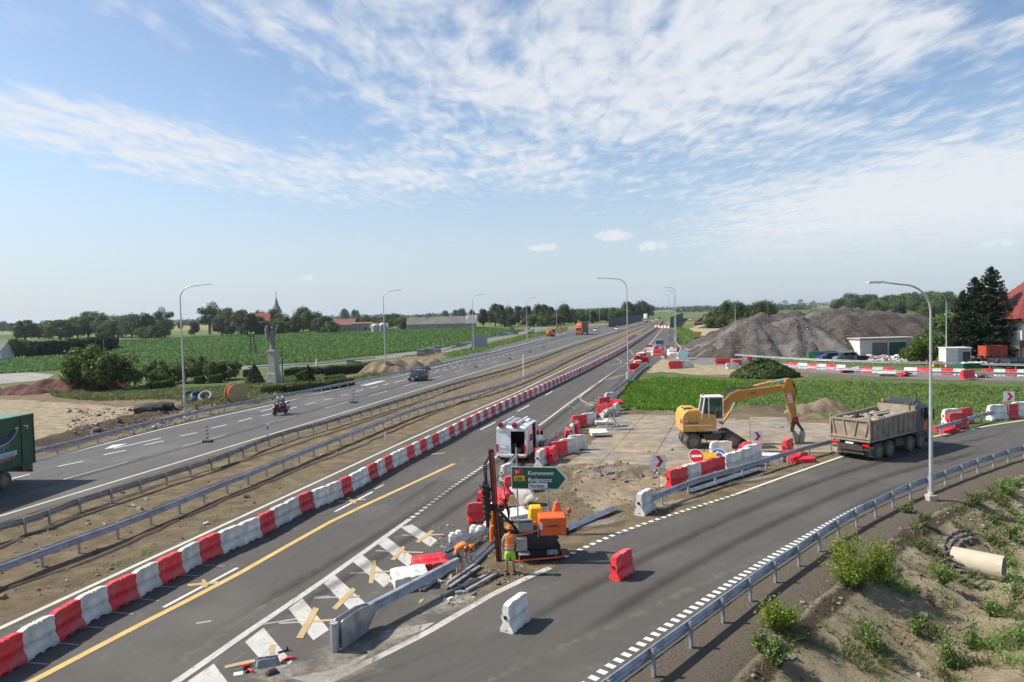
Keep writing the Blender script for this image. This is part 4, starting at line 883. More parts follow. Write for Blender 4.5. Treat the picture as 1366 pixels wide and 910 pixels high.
def loft(mb, secs, mi=0, cap=True):
    """secs: list of rings (same length) of 3-D points"""
    n = len(secs[0]); vs = [p for s in secs for p in s]
    fs = [(i*n+j, i*n+(j+1) % n, (i+1)*n+(j+1) % n, (i+1)*n+j) for i in range(len(secs)-1) for j in range(n)]
    if cap: fs += [tuple(range(n)), tuple((len(secs)-1)*n+j for j in range(n))]
    mb.add(vs, fs, mi)
def ring(x, z0, z1, w0, w1, r=.12):
    """cross-section across x: bottom half width w0 at z0, top half width w1 at z1, rounded shoulders"""
    return [(x, -w0, z0), (x, -w0-.0, z0+(z1-z0)*.3), (x, -(w0*.35+w1*.65), z1-(z1-z0)*.35), (x, -w1, z1-r), (x, -w1+r*.5, z1-r*.3), (x, -w1+r*1.6, z1), (x, w1-r*1.6, z1), (x, w1-r*.5, z1-r*.3), (x, w1, z1-r), (x, (w0*.35+w1*.65), z1-(z1-z0)*.35), (x, w0, z0+(z1-z0)*.3), (x, w0, z0)]
def txt(body, size, m, parent, loc, rot, name='lettering', sx=1, bold=0, ext=.002, align='LEFT'):
    cu = bpy.data.curves.new(name, 'FONT'); cu.body = body; cu.size = size; cu.extrude = ext; cu.offset = bold; cu.align_x = align; cu.materials.append(m)
    t_ = bpy.data.objects.new('t', cu); sc.collection.objects.link(t_); bpy.context.view_layer.update(); me = bpy.data.meshes.new_from_object(t_.evaluated_get(bpy.context.evaluated_depsgraph_get())); bpy.data.objects.remove(t_)
    o = bpy.data.objects.new(name, me); link(o, parent); o.location = loc; o.rotation_euler = rot; o.scale = (sx, 1, 1); return o
# ---- white van, rear and side doors open
root = empty('parked_van', G(682, 617.5), rdir-.02, 'white van with open rear and side doors and two capped tubes on its roof', 'van')
mb = MB(); Wv, Hv, Lv = .96, 2.26, 5.0
side = [(0, .42), (.03, 1.1), (.10, Hv-.12), (.25, Hv-.02)]
prof = [(.02, .40), (.0, .75), (.04, 1.25), (.10, Hv-.15), (.22, Hv-.02), (2.7, Hv), (3.2, Hv-.04), (3.55, Hv-.14), (4.25, 1.24), (4.75, 1.02), (4.97, .85), (5.0, .45), (4.6, .36), (4.50, .36)]
arch = [(4.40, .62), (4.15, .74), (3.9, .62), (3.8, .36), (1.35, .36), (1.25, .62), (1.0, .74), (.75, .62), (.65, .36)]
P_ = prof+arch
mb.prism(P_, Wv-.05, Wv, 'Y')                                   # left wall
rear = [(.02, .40), (.0, .75), (.04, 1.25), (.10, Hv-.15), (.22, Hv-.02), (1.95, Hv), (1.95, .36), (1.35, .36), (1.25, .62), (1.0, .74), (.75, .62), (.65, .36)]
frontp = [(3.0, Hv-.01), (3.2, Hv-.04), (3.55, Hv-.14), (4.25, 1.24), (4.75, 1.02), (4.97, .85), (5.0, .45), (4.6, .36), (4.50, .36), (4.40, .62), (4.15, .74), (3.9, .62), (3.8, .36), (3.0, .36)]
mb.prism(rear, -Wv, -Wv+.05, 'Y'); mb.prism(frontp, -Wv, -Wv+.05, 'Y')
loft(mb, [[(x, -Wv+.0, z-.05), (x, -Wv+.02, z), (x, -Wv+.16, z+.07), (x, Wv-.16, z+.07), (x, Wv-.02, z), (x, Wv, z-.05)] for x, z in ((.06, Hv-.12), (.2, Hv-.02), (1.5, Hv), (2.7, Hv), (3.2, Hv-.05), (3.55, Hv-.14))])
mb.box((2.4, 0, .42), (4.7, 1.8, .08)); mb.prism([(4.2, 1.2), (4.75, 1.05), (4.97, .88), (5.0, .5), (4.6, .4), (3.4, .4), (3.4, .9)], -Wv+.04, Wv-.04, 'Y')
mb.box((.10, 0, Hv-.15), (.14, 1.8, .16)); mb.box((.03, 0, .45), (.12, 1.86, .22), b=.03)
mb.build('body', M_vanw, root, smooth=35)
mb = MB(); mb.box((1.5, Wv-.07, 1.1), (2.8, .02, 1.3)); mb.box((1.5, -Wv+.07, 1.1), (.8, .02, 1.3)); mb.box((3.05, 0, 1.1), (.03, 1.8, 1.4)); mb.box((1.5, 0, .48), (2.9, 1.76, .03)); mb.box((1.5, 0, Hv-.07), (2.9, 1.7, .02)); mb.build('dark_interior', M_trim, root)
mb = MB(); mb.box((1.2, .1, .68), (.5, .4, .3), rz=.3, b=.04); mb.tube([(.5, -.2, .55), (.7, -.1, 1.1), (.8, .2, .9)], .05); mb.ball((.6, -.35, .7), (.22, .2, .16)); mb.build('tool_load', M_cargo, root)
d = MB(); d.prism([(.02, .55), (.02, 1.2), (.07, Hv-.22), (.11, Hv-.22), (.08, 1.2), (.08, .55)], .01, Wv-.06, 'Y'); d.box((.0, .47, .98), (.03, .62, .03)); o = d.build('rear_door', M_vanw, root)
d = MB(); d.box((-.012, .25, 1.05), (.02, .16, .04)); d.build('door_handle', M_trim, o); d = MB(); d.box((-.014, .55, .72), (.02, .5, .10)); d.build('number_plate', M_plate, o)
d = MB(); d.box((.28, -Wv-.05, 1.3), (.5, .05, 1.6), b=.02); d.build('rear_door', M_vanw, root)
d = MB(); d.box((1.2, -Wv-.06, 1.12), (1.0, .045, 1.45), b=.02); d.box((1.2, -Wv-.09, 1.45), (.7, .01, .45), 1); d.build('sliding_door', [M_vanw, M_glass], root)
d = MB(); d.box((2.45, -Wv+.3, .95), (.5, .25, .7)); d.box((2.3, -Wv+.25, 1.1), (.3, .2, .4), 1); d.build('cab_seats', [M_trim, M_signr], root)
d = MB(); d.prism([(3.15, 1.22), (4.08, 1.22), (3.6, Hv-.2), (3.15, Hv-.2)], -Wv-.006, -Wv+.0, 'Y'); d.prism([(3.15, 1.22), (4.08, 1.22), (3.6, Hv-.2), (3.15, Hv-.2)], Wv, Wv+.006, 'Y'); d.sheet([(3.6, -.8, Hv-.14), (4.24, -.84, 1.24), (4.24, .84, 1.24), (3.6, .8, Hv-.14)]); d.build('windows', M_glass, root)
for s in (-1, 1):
    d = MB(); d.box((3.95, s*(Wv+.16), 1.28), (.12, .2, .28), b=.03); d.tube([(3.95, s*Wv, 1.2), (3.95, s*(Wv+.12), 1.2)], .025); d.build('wing_mirror', M_trim, root)
    d = MB(); d.box((.0, s*(Wv-.05), .95), (.06, .1, .5), b=.01); d.build('tail_lamp', M_tail, root)
d = MB(); d.box((0, 0, .42), (.12, 1.84, .12), b=.02); d.tube([(-.12, -.7, .40), (-.12, .7, .40)], .035); d.box((-.1, .75, .4), (.06, .22, .12), 1); d.box((-.1, -.75, .4), (.06, .22, .12), 1); d.build('rear_bumper', [M_signback, M_tail], root)
for y in (.62, -.30):
    d = MB(); d.tube([(-.05, y, Hv+.15), (3.2, y, Hv+.15)], .12, 16); o = d.build('roof_tube', M_wht, root, smooth=40)
    d = MB(); d.tube([(-.09, y, Hv+.15), (.03, y, Hv+.15)], .18, 16); d.build('red_cap', mat('dull_red_cap', (.30, .02, .02), .5), o, smooth=40)
d = MB()
for x in (.5, 1.6, 2.6): d.box((x, 0, Hv+.10), (.05, 1.6, .04)); 
d.box((1.5, .15, Hv+.2), (2.2, .35, .12), b=.04); d.build('roof_rack', M_galv, root)
d = MB(); d.box((2.4, -.45, Hv+.12), (.8, .5, .14), b=.05); d.build('roof_box', M_vanw, root)
w0 = wheel(root, (1.0, -Wv+.08, .33), .33, .22)
for c in ((1.0, Wv-.08, .33), (4.15, -Wv+.08, .33), (4.15, Wv-.08, .33)): wheel(root, c, 0, 0, dup=w0)
# ---- dump truck
hd = math.atan2(3.1, 4.37); rw = G(1172.9, 614)
root = empty('dump_truck', rw+Vector((-math.sin(hd)*1.25, math.cos(hd)*1.25, 0)), hd, 'four-axle dump truck with dusty beige tipper and dark grey cab on the ramp', 'dump truck')
ax = (0, 1.36, 3.94, 5.38); w0 = None
for x in ax:
    for s in (-1, 1):
        w0_ = wheel(root, (x, s*1.10, .52), .52, .32, dup=w0); w0 = w0 or w0_
for x in ax[:2]:
    for s in (-1, 1): wheel(root, (x, s*.72, .52), .52, .32, dup=w0)
mb = MB()
for s in (-1, 1): mb.box((2.9, s*.42, .85), (7.6, .12, .28)); mb.box((-.95, s*.95, .72), (.05, .5, .12))
mb.box((-.95, 0, .78), (.12, 1.5, .35)); mb.box((-.98, 0, .45), (.08, 1.7, .12)); mb.box((2.7, -.95, .75), (1.0, .45, .5), b=.05); mb.tube([(2.35, .95, .75), (3.0, .95, .75)], .28, 14); mb.box((-.6, 0, .95), (.7, .8, .2)); mb.box((4.6, 0, .8), (2.4, .9, .5))
mb.tube([(0, -1.0, .52), (0, 1.0, .52)], .11, 8); mb.tube([(1.36, -1.0, .52), (1.36, 1.0, .52)], .11, 8); mb.tube([(3.94, -1.0, .52), (3.94, 1.0, .52)], .08, 8); mb.tube([(5.38, -1.0, .52), (5.38, 1.0, .52)], .08, 8)
mb.build('chassis', M_dsteel, root)
for s in (-1, 1):
    mb = MB(); mb.box((-.72, s*1.02, .55), (.03, .52, .50)); mb.box((-.74, s*1.02, .84), (.04, .52, .10), 1); mb.build('mud_flap', [M_cab if s < 0 else M_conc, M_yelm], root)
    mb = MB(); mb.box((-1.0, s*.98, .97), (.08, .42, .16), b=.01); mb.build('tail_lamp', M_tail, root)
mb = MB(); mb.box((-1.03, .05, 1.04), (.02, .5, .11)); mb.build('number_plate', M_plate, root)
mb = MB()   # tipper body: floor, sides, tailgate, headboard
zb, zt, x0, x1 = 1.22, 2.50, -1.0, 4.60; wb, wt = 1.22, 1.27
for s in (-1, 1):
    mb.add([(x0, s*wb, zb), (x1, s*wb, zb), (x1, s*wt, zt+.12), (x0, s*wt, zt), (x0, s*(wb-.05), zb), (x1, s*(wb-.05), zb), (x1, s*(wt-.05), zt+.12), (x0, s*(wt-.05), zt)], [(0, 1, 2, 3), (7, 6, 5, 4), (0, 3, 7, 4), (1, 5, 6, 2), (3, 2, 6, 7), (0, 4, 5, 1)])
    mb.box(((x0+x1)/2, s*(wt+.015), zt+.02), (x1-x0, .12, .12), ry=-.021); mb.box(((x0+x1)/2, s*(wb+.02), zb+.06), (x1-x0, .10, .14))
    for k in range(9): mb.box((x0+.25+k*.63, s*(wb+.045), (zb+zt)/2+.03), (.09, .07, zt-zb-.15))
mb.box(((x0+x1)/2, 0, zb-.03), (x1-x0, 2.3, .10)); mb.box((x1-.03, 0, (zb+zt)/2+.2), (.06, 2.44, zt-zb+.4))
mb.box((x0-.02, 0, 1.95), (.05, 2.5, 1.2)); mb.box((x0-.07, 0, 2.5), (.12, 2.56, .12)); mb.box((x0-.07, 0, 1.42), (.14, 2.56, .12)); mb.box((x0-.04, 0, 1.27), (.1, 2.5, .16))
for y0, y1 in ((1.15, .92), (.45, .25), (-.45, -.25), (-1.15, -.92)): mb.tube([(x0-.07, y0, 2.46), (x0-.07, y1, 1.45)], .06, 4)
for s in (-1, 1): mb.box((x0-.06, s*1.25, 2.0), (.13, .10, 1.35)); mb.tube([(x0-.05, s*1.22, 2.5), (x0-.05, s*1.22, 2.75)], .06, 6)
mb.add([(x1, -1.2, zt+.30), (x1, 1.2, zt+.30), (x1+.75, 1.05, zt+.52), (x1+.75, -1.05, zt+.52), (x1, -1.2, zt+.24), (x1, 1.2, zt+.24), (x1+.75, 1.05, zt+.46), (x1+.75, -1.05, zt+.46)], [(0, 1, 2, 3), (7, 6, 5, 4), (0, 3, 7, 4), (1, 5, 6, 2), (2, 6, 7, 3), (0, 4, 5, 1)])
mb.build('tipper_body', M_tipper, root)
n = 30; vs = []; fs = []
for i in range(n):
    for j in range(14):
        x = x0+.1+i*(x1-x0-.2)/(n-1); y = -1.15+j*2.3/13; e = 1-abs(y)/1.25
        vs.append((x, y, 2.12+.22*e+.10*math.sin(i*1.3+j*.9)*e+R.uniform(-.05, .05)))
for i in range(n-1):
    for j in range(13): fs.append((i*14+j, (i+1)*14+j, (i+1)*14+j+1, i*14+j+1))
mb = MB(); mb.add(vs, fs); mb.build('rubble_load', M_cargo, root)
mb = MB()
for x, y, z, l, a, t in ((.3, -.75, 2.45, 3.4, .02, .05), (1.2, -.95, 2.55, 3.2, .05, .02), (2.2, .1, 2.42, 2.6, -.06, .0), (1.6, .55, 2.42, 3.8, .03, 0)): mb.box((x+l/2, y, z), (l, .28, .09), rz=a, rx=R.uniform(-.3, .3), b=.01)
for k in range(26): mb.box((R.uniform(x0+.3, x1-.3), R.uniform(-1, 1), 2.38), (R.uniform(.15, .5), R.uniform(.1, .35), .12), rz=R.uniform(0, 3), rx=R.uniform(-.4, .4))
mb.build('slab_pieces', mat('pale_slab', (.33, .29, .23), .85, 0, .2, 3), root)
mb = MB()   # cab
loft(mb, [ring(4.72, 1.0, 2.95, 1.2, 1.12, .14), ring(5.2, .75, 3.02, 1.22, 1.14, .14), ring(6.1, .62, 3.0, 1.23, 1.14, .14), ring(6.48, .60, 2.75, 1.22, 1.1, .14), ring(6.58, .60, 1.9, 1.21, 1.18, .1), ring(6.60, .5, 1.5, 1.2, 1.18, .1)])
mb.box((6.5, 0, .55), (.35, 2.44, .5), b=.06)
mb.build('cab', M_cab, root, smooth=35)
mb = MB(); loft(mb, [ring(4.9, 2.95, 3.05, 1.0, .98, .03), ring(5.4, 2.95, 3.28, 1.0, .92, .10), ring(5.9, 2.95, 3.1, 1.0, .95, .05)]); mb.build('roof_deflector', M_cab, root, smooth=35)
mb = MB()
for s in (-1, 1): mb.prism([(5.55, 1.95), (6.38, 1.85), (6.32, 2.65), (5.6, 2.68)], s*1.205-.004, s*1.205+.004, 'Y')
mb.sheet([(6.612, -1.0, 1.75), (6.612, 1.0, 1.75), (6.50, .98, 2.68), (6.50, -.98, 2.68)]); mb.build('cab_windows', M_glass, root)
for s in (-1, 1):
    mb = MB(); mb.box((6.5, s*1.42, 2.2), (.12, .22, .75), b=.03); mb.tube([(6.4, s*1.2, 2.5), (6.5, s*1.4, 2.5)], .02); mb.build('wing_mirror', M_trim, root)
    mb = MB(); mb.prism([(4.6, .95), (4.75, 1.12), (6.0, 1.12), (6.15, .7), (6.1, .68), (5.9, 1.02), (4.85, 1.02), (4.65, .9)], s*1.0, s*1.28, 'Y'); mb.build('wheel_arch', M_cab, root)
    mb = MB(); mb.box((5.9, s*1.235, 1.45), (.5, .01, .5)); tag(mb.build('orange_door_emblem', M_orange, root), 'faded orange patch on the cab door')
mb = MB(); mb.lathe([(.07, 3.0), (.07, 3.15), (.03, 3.2)], (4.75, .95, 0), n=8); mb.build('beacon', M_lens, root)
mb = MB(); mb.lathe([(.10, 1.2), (.10, 3.0), (.07, 3.1)], (4.62, -.9, 0), n=10); mb.build('exhaust_pipe', M_dsteel, root)
# ---- wheeled excavator (built along +x)
p0 = G(926, 600); p1 = G(978, 599); sx = (p1-p0).length; eh = math.atan2(p1.y-p0.y, p1.x-p0.x)
root = empty('wheeled_excavator', p0+Vector((0, 1.15, 0)), eh, 'yellow wheeled excavator with white cab and raised arm on the concrete slabs', 'excavator')
w0 = wheel(root, (0, -1.02, .53), .53, .42, tread=True)
for c in ((0, -.55, .53), (0, 1.02, .53), (0, .55, .53), (sx, -1.02, .53), (sx, -.55, .53), (sx, 1.02, .53), (sx, .55, .53)): wheel(root, c, 0, 0, dup=w0)
for c in ((0, 2.2, .53),): pass
mb = MB(); mb.box((sx/2, 0, .78), (sx+.7, .85, .42), b=.05); mb.box((sx/2, -.75, .85), (1.3, .6, .35), b=.05); mb.box((sx/2, -.95, .65), (.9, .12, .12)); mb.tube([(0, -.9, .53), (0, .9, .53)], .14); mb.tube([(sx, -.9, .53), (sx, .9, .53)], .14); mb.lathe([(.62, .98), (.62, 1.16)], (.95, 0, 0), n=20)
mb.add([(sx+.75, -1.2, .15), (sx+.75, 1.2, .15), (sx+.95, 1.2, .55), (sx+.95, -1.2, .55), (sx+.68, -1.2, .2), (sx+.68, 1.2, .2), (sx+.86, 1.2, .62), (sx+.86, -1.2, .62)], [(0, 1, 2, 3), (7, 6, 5, 4), (0, 3, 7, 4), (1, 5, 6, 2), (2, 6, 7, 3), (0, 4, 5, 1)]); mb.box((sx+.5, -.4, .6), (.5, .12, .12), ry=.3); mb.box((sx+.5, .4, .6), (.5, .12, .12), ry=.3)

mb.build('undercarriage', M_dsteel, root)
mb = MB()   # engine housing
e = [(-.72, 1.25), (1.55, 1.25), (1.55, 2.40), (.6, 2.52), (.35, 2.72), (-.35, 2.72), (-.6, 2.55), (-.74, 2.2)]
loft(mb, [[(x*k+.25*(1-k), y, 1.25+(z-1.25)*k2) for x, z in e] for y, k, k2 in ((-1.22, .97, .94), (-1.15, 1, 1), (1.15, 1, 1), (1.22, .97, .94))])
mb.box((-.2, -.3, 2.80), (.5, .9, .10), b=.03); body = mb.build('engine_housing', M_yelm, root, smooth=30)
mb = MB(); mb.box((.25, -1.226, 1.85), (.02, .01, 1.0)); mb.box((-.2, -1.226, 1.66), (1.4, .012, .05), 1); mb.box((.9, -1.226, 1.66), (.8, .012, .05), 1); mb.box((-.35, -.5, 2.78), (.55, .6, .02)); mb.box((-.73, -.8, 1.9), (.04, .4, .3)); mb.build('panel_gaps', [M_dsteel, M_signw], body)
txt('LIEBHERR', .20, M_drk, body, (-.55, -1.232, 1.76), (L90, 0, 0), 'lettering', 1.1, .004)
for x, z, wd in ((-.55, 1.93, .5), (1.28, 1.36, .55)):
    mb = MB(); mb.box((x, -1.228, z), (wd, .012, .16), 0)
    for k in range(4): a = x-wd/2+.03+k*wd/4; mb.prism([(a, z-.08), (a+.07, z-.08), (a+.12, z+.08), (a+.05, z+.08)], -1.240, -1.235, 'Y', 1)
    mb.build('warning_stripe', [M_signw, M_signr], body)
mb = MB()   # cab frame
cx0, cx1, cy0, cy1, z0, z1 = .55, 2.0, -1.2, -.15, 2.30, 3.55
for (x, y) in ((cx0, cy0), (cx0, cy1), (cx1, cy1), (cx1, cy0), (1.05, cy0)): mb.tube([(x+(.25 if x == cx0 else 0), y, z1), (x, y, z0-.2)], .045, 6)
mb.box(((cx0+cx1)/2+.12, (cy0+cy1)/2, z1), (1.35, 1.1, .10), b=.03); mb.box(((cx0+cx1)/2, (cy0+cy1)/2, z0-.30), (1.45, 1.05, .2)); mb.build('cab_frame', M_vanw, root)
mb = MB(); mb.add([(cx0+.02, cy0+.02, z0-.2), (cx1, cy0+.02, z0-.2), (cx1, cy0+.02, z1-.05), (cx0+.26, cy0+.02, z1-.05), (cx0+.02, cy1, z0-.2), (cx1, cy1, z0-.2), (cx1, cy1, z1-.05), (cx0+.26, cy1, z1-.05)], [(0, 1, 2, 3), (7, 6, 5, 4), (0, 3, 7, 4), (1, 5, 6, 2)])
mg = mat('cab_glass', (.10, .16, .15), .05, 0, .05, spec=.8, trans=.75); mb.build('cab_glass', mg, root)
mb = MB(); mb.box((1.15, -.65, 2.45), (.5, .5, .12), b=.03); mb.box((.95, -.65, 2.8), (.12, .5, .6), b=.03); mb.build('seat', M_trim, root)
mb = MB(); mb.lathe([(.06, 3.6), (.06, 3.75), (.02, 3.78)], (.75, -.9, 0), n=8); mb.build('beacon', M_lens, root)
def arm(mb, pts, y0, y1):       # tapered box chain; pts (x, z, half thickness)
    n = len(pts); up = []; dn = []
    for i, (x, z, t) in enumerate(pts):
        a = pts[max(i-1, 0)]; b = pts[min(i+1, n-1)]; dx, dz = b[0]-a[0], b[1]-a[1]; l = math.hypot(dx, dz); nx_, nz_ = -dz/l, dx/l
        up.append((x+nx_*t, z+nz_*t)); dn.append((x-nx_*t, z-nz_*t))
    vs = [(p[0], y0, p[1]) for p in up]+[(p[0], y1, p[1]) for p in up]+[(p[0], y0, p[1]) for p in dn]+[(p[0], y1, p[1]) for p in dn]; fs = []
    for i in range(n-1): fs += [(i, i+1, n+i+1, n+i), (2*n+i, 3*n+i, 3*n+i+1, 2*n+i+1), (i, 2*n+i, 2*n+i+1, i+1), (n+i, n+i+1, 3*n+i+1, 3*n+i)]
    fs += [(0, n, 3*n, 2*n), (n-1, 3*n-1, 4*n-1, 2*n-1)]; mb.add(vs, fs)
bm_ = mb = MB(); arm(mb, [(1.6, 1.7, .26), (2.05, 2.25, .30), (2.8, 3.0, .34), (3.15, 3.32, .35), (3.6, 3.5, .33), (4.7, 3.62, .27), (6.5, 3.92, .2)], .12, .48)
mb.tube([(1.55, .05, 1.75), (1.55, .55, 1.75)], .16, 10); mb.tube([(6.55, .02, 3.92), (6.55, .58, 3.92)], .14, 10)
M_boom = mat('darker_orange_yellow', (.58, .25, .03), .45, 0, .12, 2, dirt=((.26, .16, .07), .6, 2))
boom = mb.build('boom', M_boom, root, smooth=25)
txt('900', .24, M_drk, boom, (4.25, .112, 3.5), (L90, -.15, 0), 'lettering', 1, .003)
mb = MB(); arm(mb, [(6.85, 4.55, .12), (6.88, 4.3, .27), (6.83, 3.8, .27), (7.0, 2.8, .21), (7.18, 2.0, .15), (7.2, 1.75, .12)], .14, .46); st_ = mb.build('stick', M_boom, root, smooth=25)
mb = MB(); mb.box((6.93, .132, 3.2), (.28, .012, .62), ry=-.12)
for k in range(3): mb.box((6.93, .124, 3.02+k*.2), (.25, .012, .07), 1, ry=-.5)
mb.build('warning_stripe', [M_signw, M_signr], st_)
for a_, b_, c_ in (((2.2, .0, 1.5), (2.75, .0, 2.3), (3.1, .0, 3.0)), ((2.2, .6, 1.5), (2.75, .6, 2.3), (3.1, .6, 3.0)), ((4.5, .3, 4.05), (5.7, .3, 4.32), (6.8, .3, 4.55)), ((7.25, .3, 3.8), (7.35, .3, 3.0), (7.4, .3, 2.1))):
    mb = MB(); mb.tube([a_, b_], .10, 10); o = mb.build('ram_cylinder', M_yelm, root, smooth=40); mb = MB(); mb.tube([b_, c_], .05, 8); mb.build('ram_rod', M_chrome, o, smooth=40)
mb = MB()
for k in range(5): y = .12+k*.09; mb.tube([(1.9, y, 2.4), (2.2, y, 3.1), (2.7, y, 3.78+.04*k), (3.3, y, 4.02), (3.9, y, 3.92), (4.6, y, 4.08)], .03, 6)
mb.build('hydraulic_hoses', M_black, boom, smooth=60); mb = MB()
for k in range(3): y = .2+k*.1; mb.tube([(6.4, y, 4.2), (7.15, y, 4.4), (7.4, y, 3.7), (7.2, y, 2.9), (7.35, y, 2.1), (7.3, y, 1.6)], .028, 6)
mb.build('hydraulic_hoses', M_black, st_, smooth=60)
mb = MB(); mb.box((7.3, .3, 1.7), (.42, .34, .42), 1, b=.05); mb.tube([(7.1, .3, 1.9), (7.5, .3, 1.5)], .12, 8, 0); mb.box((7.3, .3, 1.42), (.6, .28, .14), 1, b=.03)
for s in (-1, 1):
    for y in (.12, .48): mb.tube([(7.35+s*.15, y, 1.4), (7.45+s*.36, y, .95), (7.5+s*.22, y, .5)], .07, 6, 0)
mb.build('tool_coupler', [M_dsteel, mat('dull_red_paint', (.28, .03, .03), .5, 0, .2, 5)], root)
for s in (-1, 1):
    mb = MB(); mb.prism([(7.5+s*.04, .04), (7.5+s*.30, .2), (7.5+s*.40, .75), (7.5+s*.30, .95), (7.5+s*.02, .6)], -.05, .65, 'Y'); mb.build('grab_jaw', M_galv_dull, root)
# ---- post-driving rig
root = empty('post_driving_rig', G(715, 748), .05, 'orange and yellow tracked post-driving rig with a tall dark mast', 'drill rig')
mb = MB()
for y in (-.1, .95):
    t = [(-.95, .0), (-1.1, .18), (-.98, .42), (.95, .42), (1.08, .2), (.92, 0)]; mb.prism(t, y, y+.32, 'Y')
    for k in range(18): mb.box((-.95+k*.11, y+.16, .43), (.05, .34, .03))
    for k in range(5): mb.lathe([(.13, y-.02), (.13, y)], (-.75+k*.38, 0, .2), 'Y', 12)
mb.build('crawler_track', M_black, root)
mb = MB(); mb.box((0, .55, .55), (1.7, 1.0, .25)); mb.box((.1, .4, .85), (1.5, .9, .5), b=.04); mb.box((-.1, .3, 1.1), (1.0, .5, .3), b=.04); mb.tube([(.2, -.05, .9), (.6, -.05, .6), (.9, .0, .9)], .04); mb.tube([(-.4, -.02, 1.0), (0, -.08, .7), (.3, 0, 1.1)], .035); mb.lathe([(.17, 0), (.17, .3)], (.35, 0, .62), 'Y', 14); mb.tube([(1.15, .5, .95), (1.35, .5, .95)], .13, 12)
mb.build('chassis', M_trim, root)
mb = MB(); mb.tube([(-.85, -.28, .12), (.95, -.28, .20), (1.1, .1, .25)], .035, 8); mb.tube([(-.85, -.28, .12), (-.95, .2, .14)], .035, 8); mb.tube([(-.65, -.28, .12), (-.65, -.28, .35)], .025); mb.tube([(.75, -.28, .18), (.75, -.28, .4)], .025); mb.tube([(-.75, -.1, 1.05), (-.1, -.1, 1.15), (.1, .0, 1.2)], .04); mb.tube([(-.95, -.05, 1.0), (-.55, -.1, 1.0), (-.5, .0, 1.1)], .035); mb.build('guard_bar', M_orange, root)
for x in (-.48, .62): mb = MB(); mb.box((x, -.30, .42), (.42, .25, .03), rx=.35); mb.build('step_plate', M_galv, root)
mb = MB(); mb.box((.68, .35, 1.32), (1.05, .85, .72), b=.04); o = mb.build('engine_cover', M_orange, root)
txt('TURMYK', .13, M_drk, o, (.38, -.085, 1.30), (L90, 0, 0), 'lettering', 1, .002)
mb = MB(); mb.box((.22, -.085, 1.38), (.1, .012, .28)); mb.box((.1, .1, 1.12), (.012, .4, .35)); mb.build('white_panel', M_signw, o)
mb = MB(); mb.box((.1, .95, 1.55), (.62, .6, .68), taper=(.8, .8), b=.06); mb.box((-.05, .8, 1.2), (.3, .35, .3), b=.03); mb.build('tank_cover', mat('bright_yellow_paint', (.80, .48, .02), .4, 0, .08), root)
mb = MB(); mb.box((.95, .85, 1.85), (.36, .3, .42), taper=(.5, .6), b=.04); mb.tube([(.9, .75, 1.7), (.9, .75, 2.0)], .03); mb.build('hood', M_orange, root)
mb = MB(); mb.tube([(1.1, .8, 1.5), (1.45, .75, 1.52)], .025, 8, 0); mb.tube([(1.42, .75, 1.4), (1.42, .75, 1.62)], .02, 8, 0); mb.ball((1.42, .75, 1.7), (.09, .09, .12), 10, 1); mb.build('warning_beacon', [M_orange, mat('beacon_lens', (.6, .06, .02), .2)], root, smooth=50)
mb = MB(); mb.box((-.45, .25, 1.52), (.72, .55, .05), ry=-.05, rx=-.2); mb.box((-.35, .2, 1.33), (.55, .5, .36)); mb.build('control_box', M_signback, root); mb = MB(); mb.box((-.55, -.18, .75), (.42, .25, .5), b=.03); mb.build('tool_box', M_conc, root)
mb = MB()  # mast
X = Matrix.Translation((-1.42, .08, .02)) @ Matrix.Rotation(-.045, 4, 'Y'); mb.X = X
mb.prism([(-.11, -.05), (.11, -.05), (.11, -.02), (-.07, -.02), (-.07, .12), (.11, .12), (.11, .15), (-.11, .15)], .0, 4.25, 'Z'); mb.box((0, .05, 4.3), (.2, .28, .1)); mb.lathe([(.11, -.03), (.11, .12)], (0, 0, 4.25), 'Y', 14)
mb.tube([(.0, -.12, .6), (.0, -.12, 4.2)], .02, 6); mb.build('mast', mat('mast_black', (.028, .026, .026), .5, .3, .25, 6), root)
mb = MB(); mb.X = X; mb.box((.02, -.075, 3.25), (.12, .04, 2.0)); mb.box((.05, -.075, 1.0), (.03, .04, 1.9)); mb.box((-.06, -.075, 1.0), (.02, .04, 1.9)); mb.build('mast_stripe', mat('mast_red', (.62, .08, .025), .5, 0, .2, 3), root)
mb = MB(); mb.X = X @ Matrix.Translation((-.22, 0, 0))
mb.box((-.1, .03, 2.35), (.22, .26, 1.35), b=.03)
for k in range(7): mb.box((-.1, .03, 1.75+k*.2), (.30, .32, .07), b=.02)
mb.tube([(-.12, .02, 1.35), (-.12, .02, 3.15)], .07, 8); mb.box((.05, .05, 2.1), (.4, .2, .25), b=.03); mb.box((.05, .05, 2.8), (.3, .18, .12)); mb.build('hammer', M_black, root)
mb = MB()
for k in range(3): mb.tube([(-1.65-.05*k, .05, 4.25-.1*k), (-1.82-.06*k, .0, 3.8), (-1.80-.03*k, .05, 3.0), (-1.7, .05, 2.6)], .022, 6)
mb.tube([(-1.85, 0, 3.0), (-2.1, -.05, 3.05), (-1.95, 0, 2.6)], .02, 6)
for k in range(4): mb.tube([(-1.35, .12, 2.6-.15*k), (-1.1+.05*k, .05, 2.3-.1*k), (-1.0, .15, 1.6), (-.7, .3, 1.2)], .022, 6)
mb.tube([(-1.3, .1, 3.1), (-1.15, .1, 2.9), (-1.1, .1, 2.2)], .02, 6); mb.build('hydraulic_hoses', M_black, root, smooth=60)
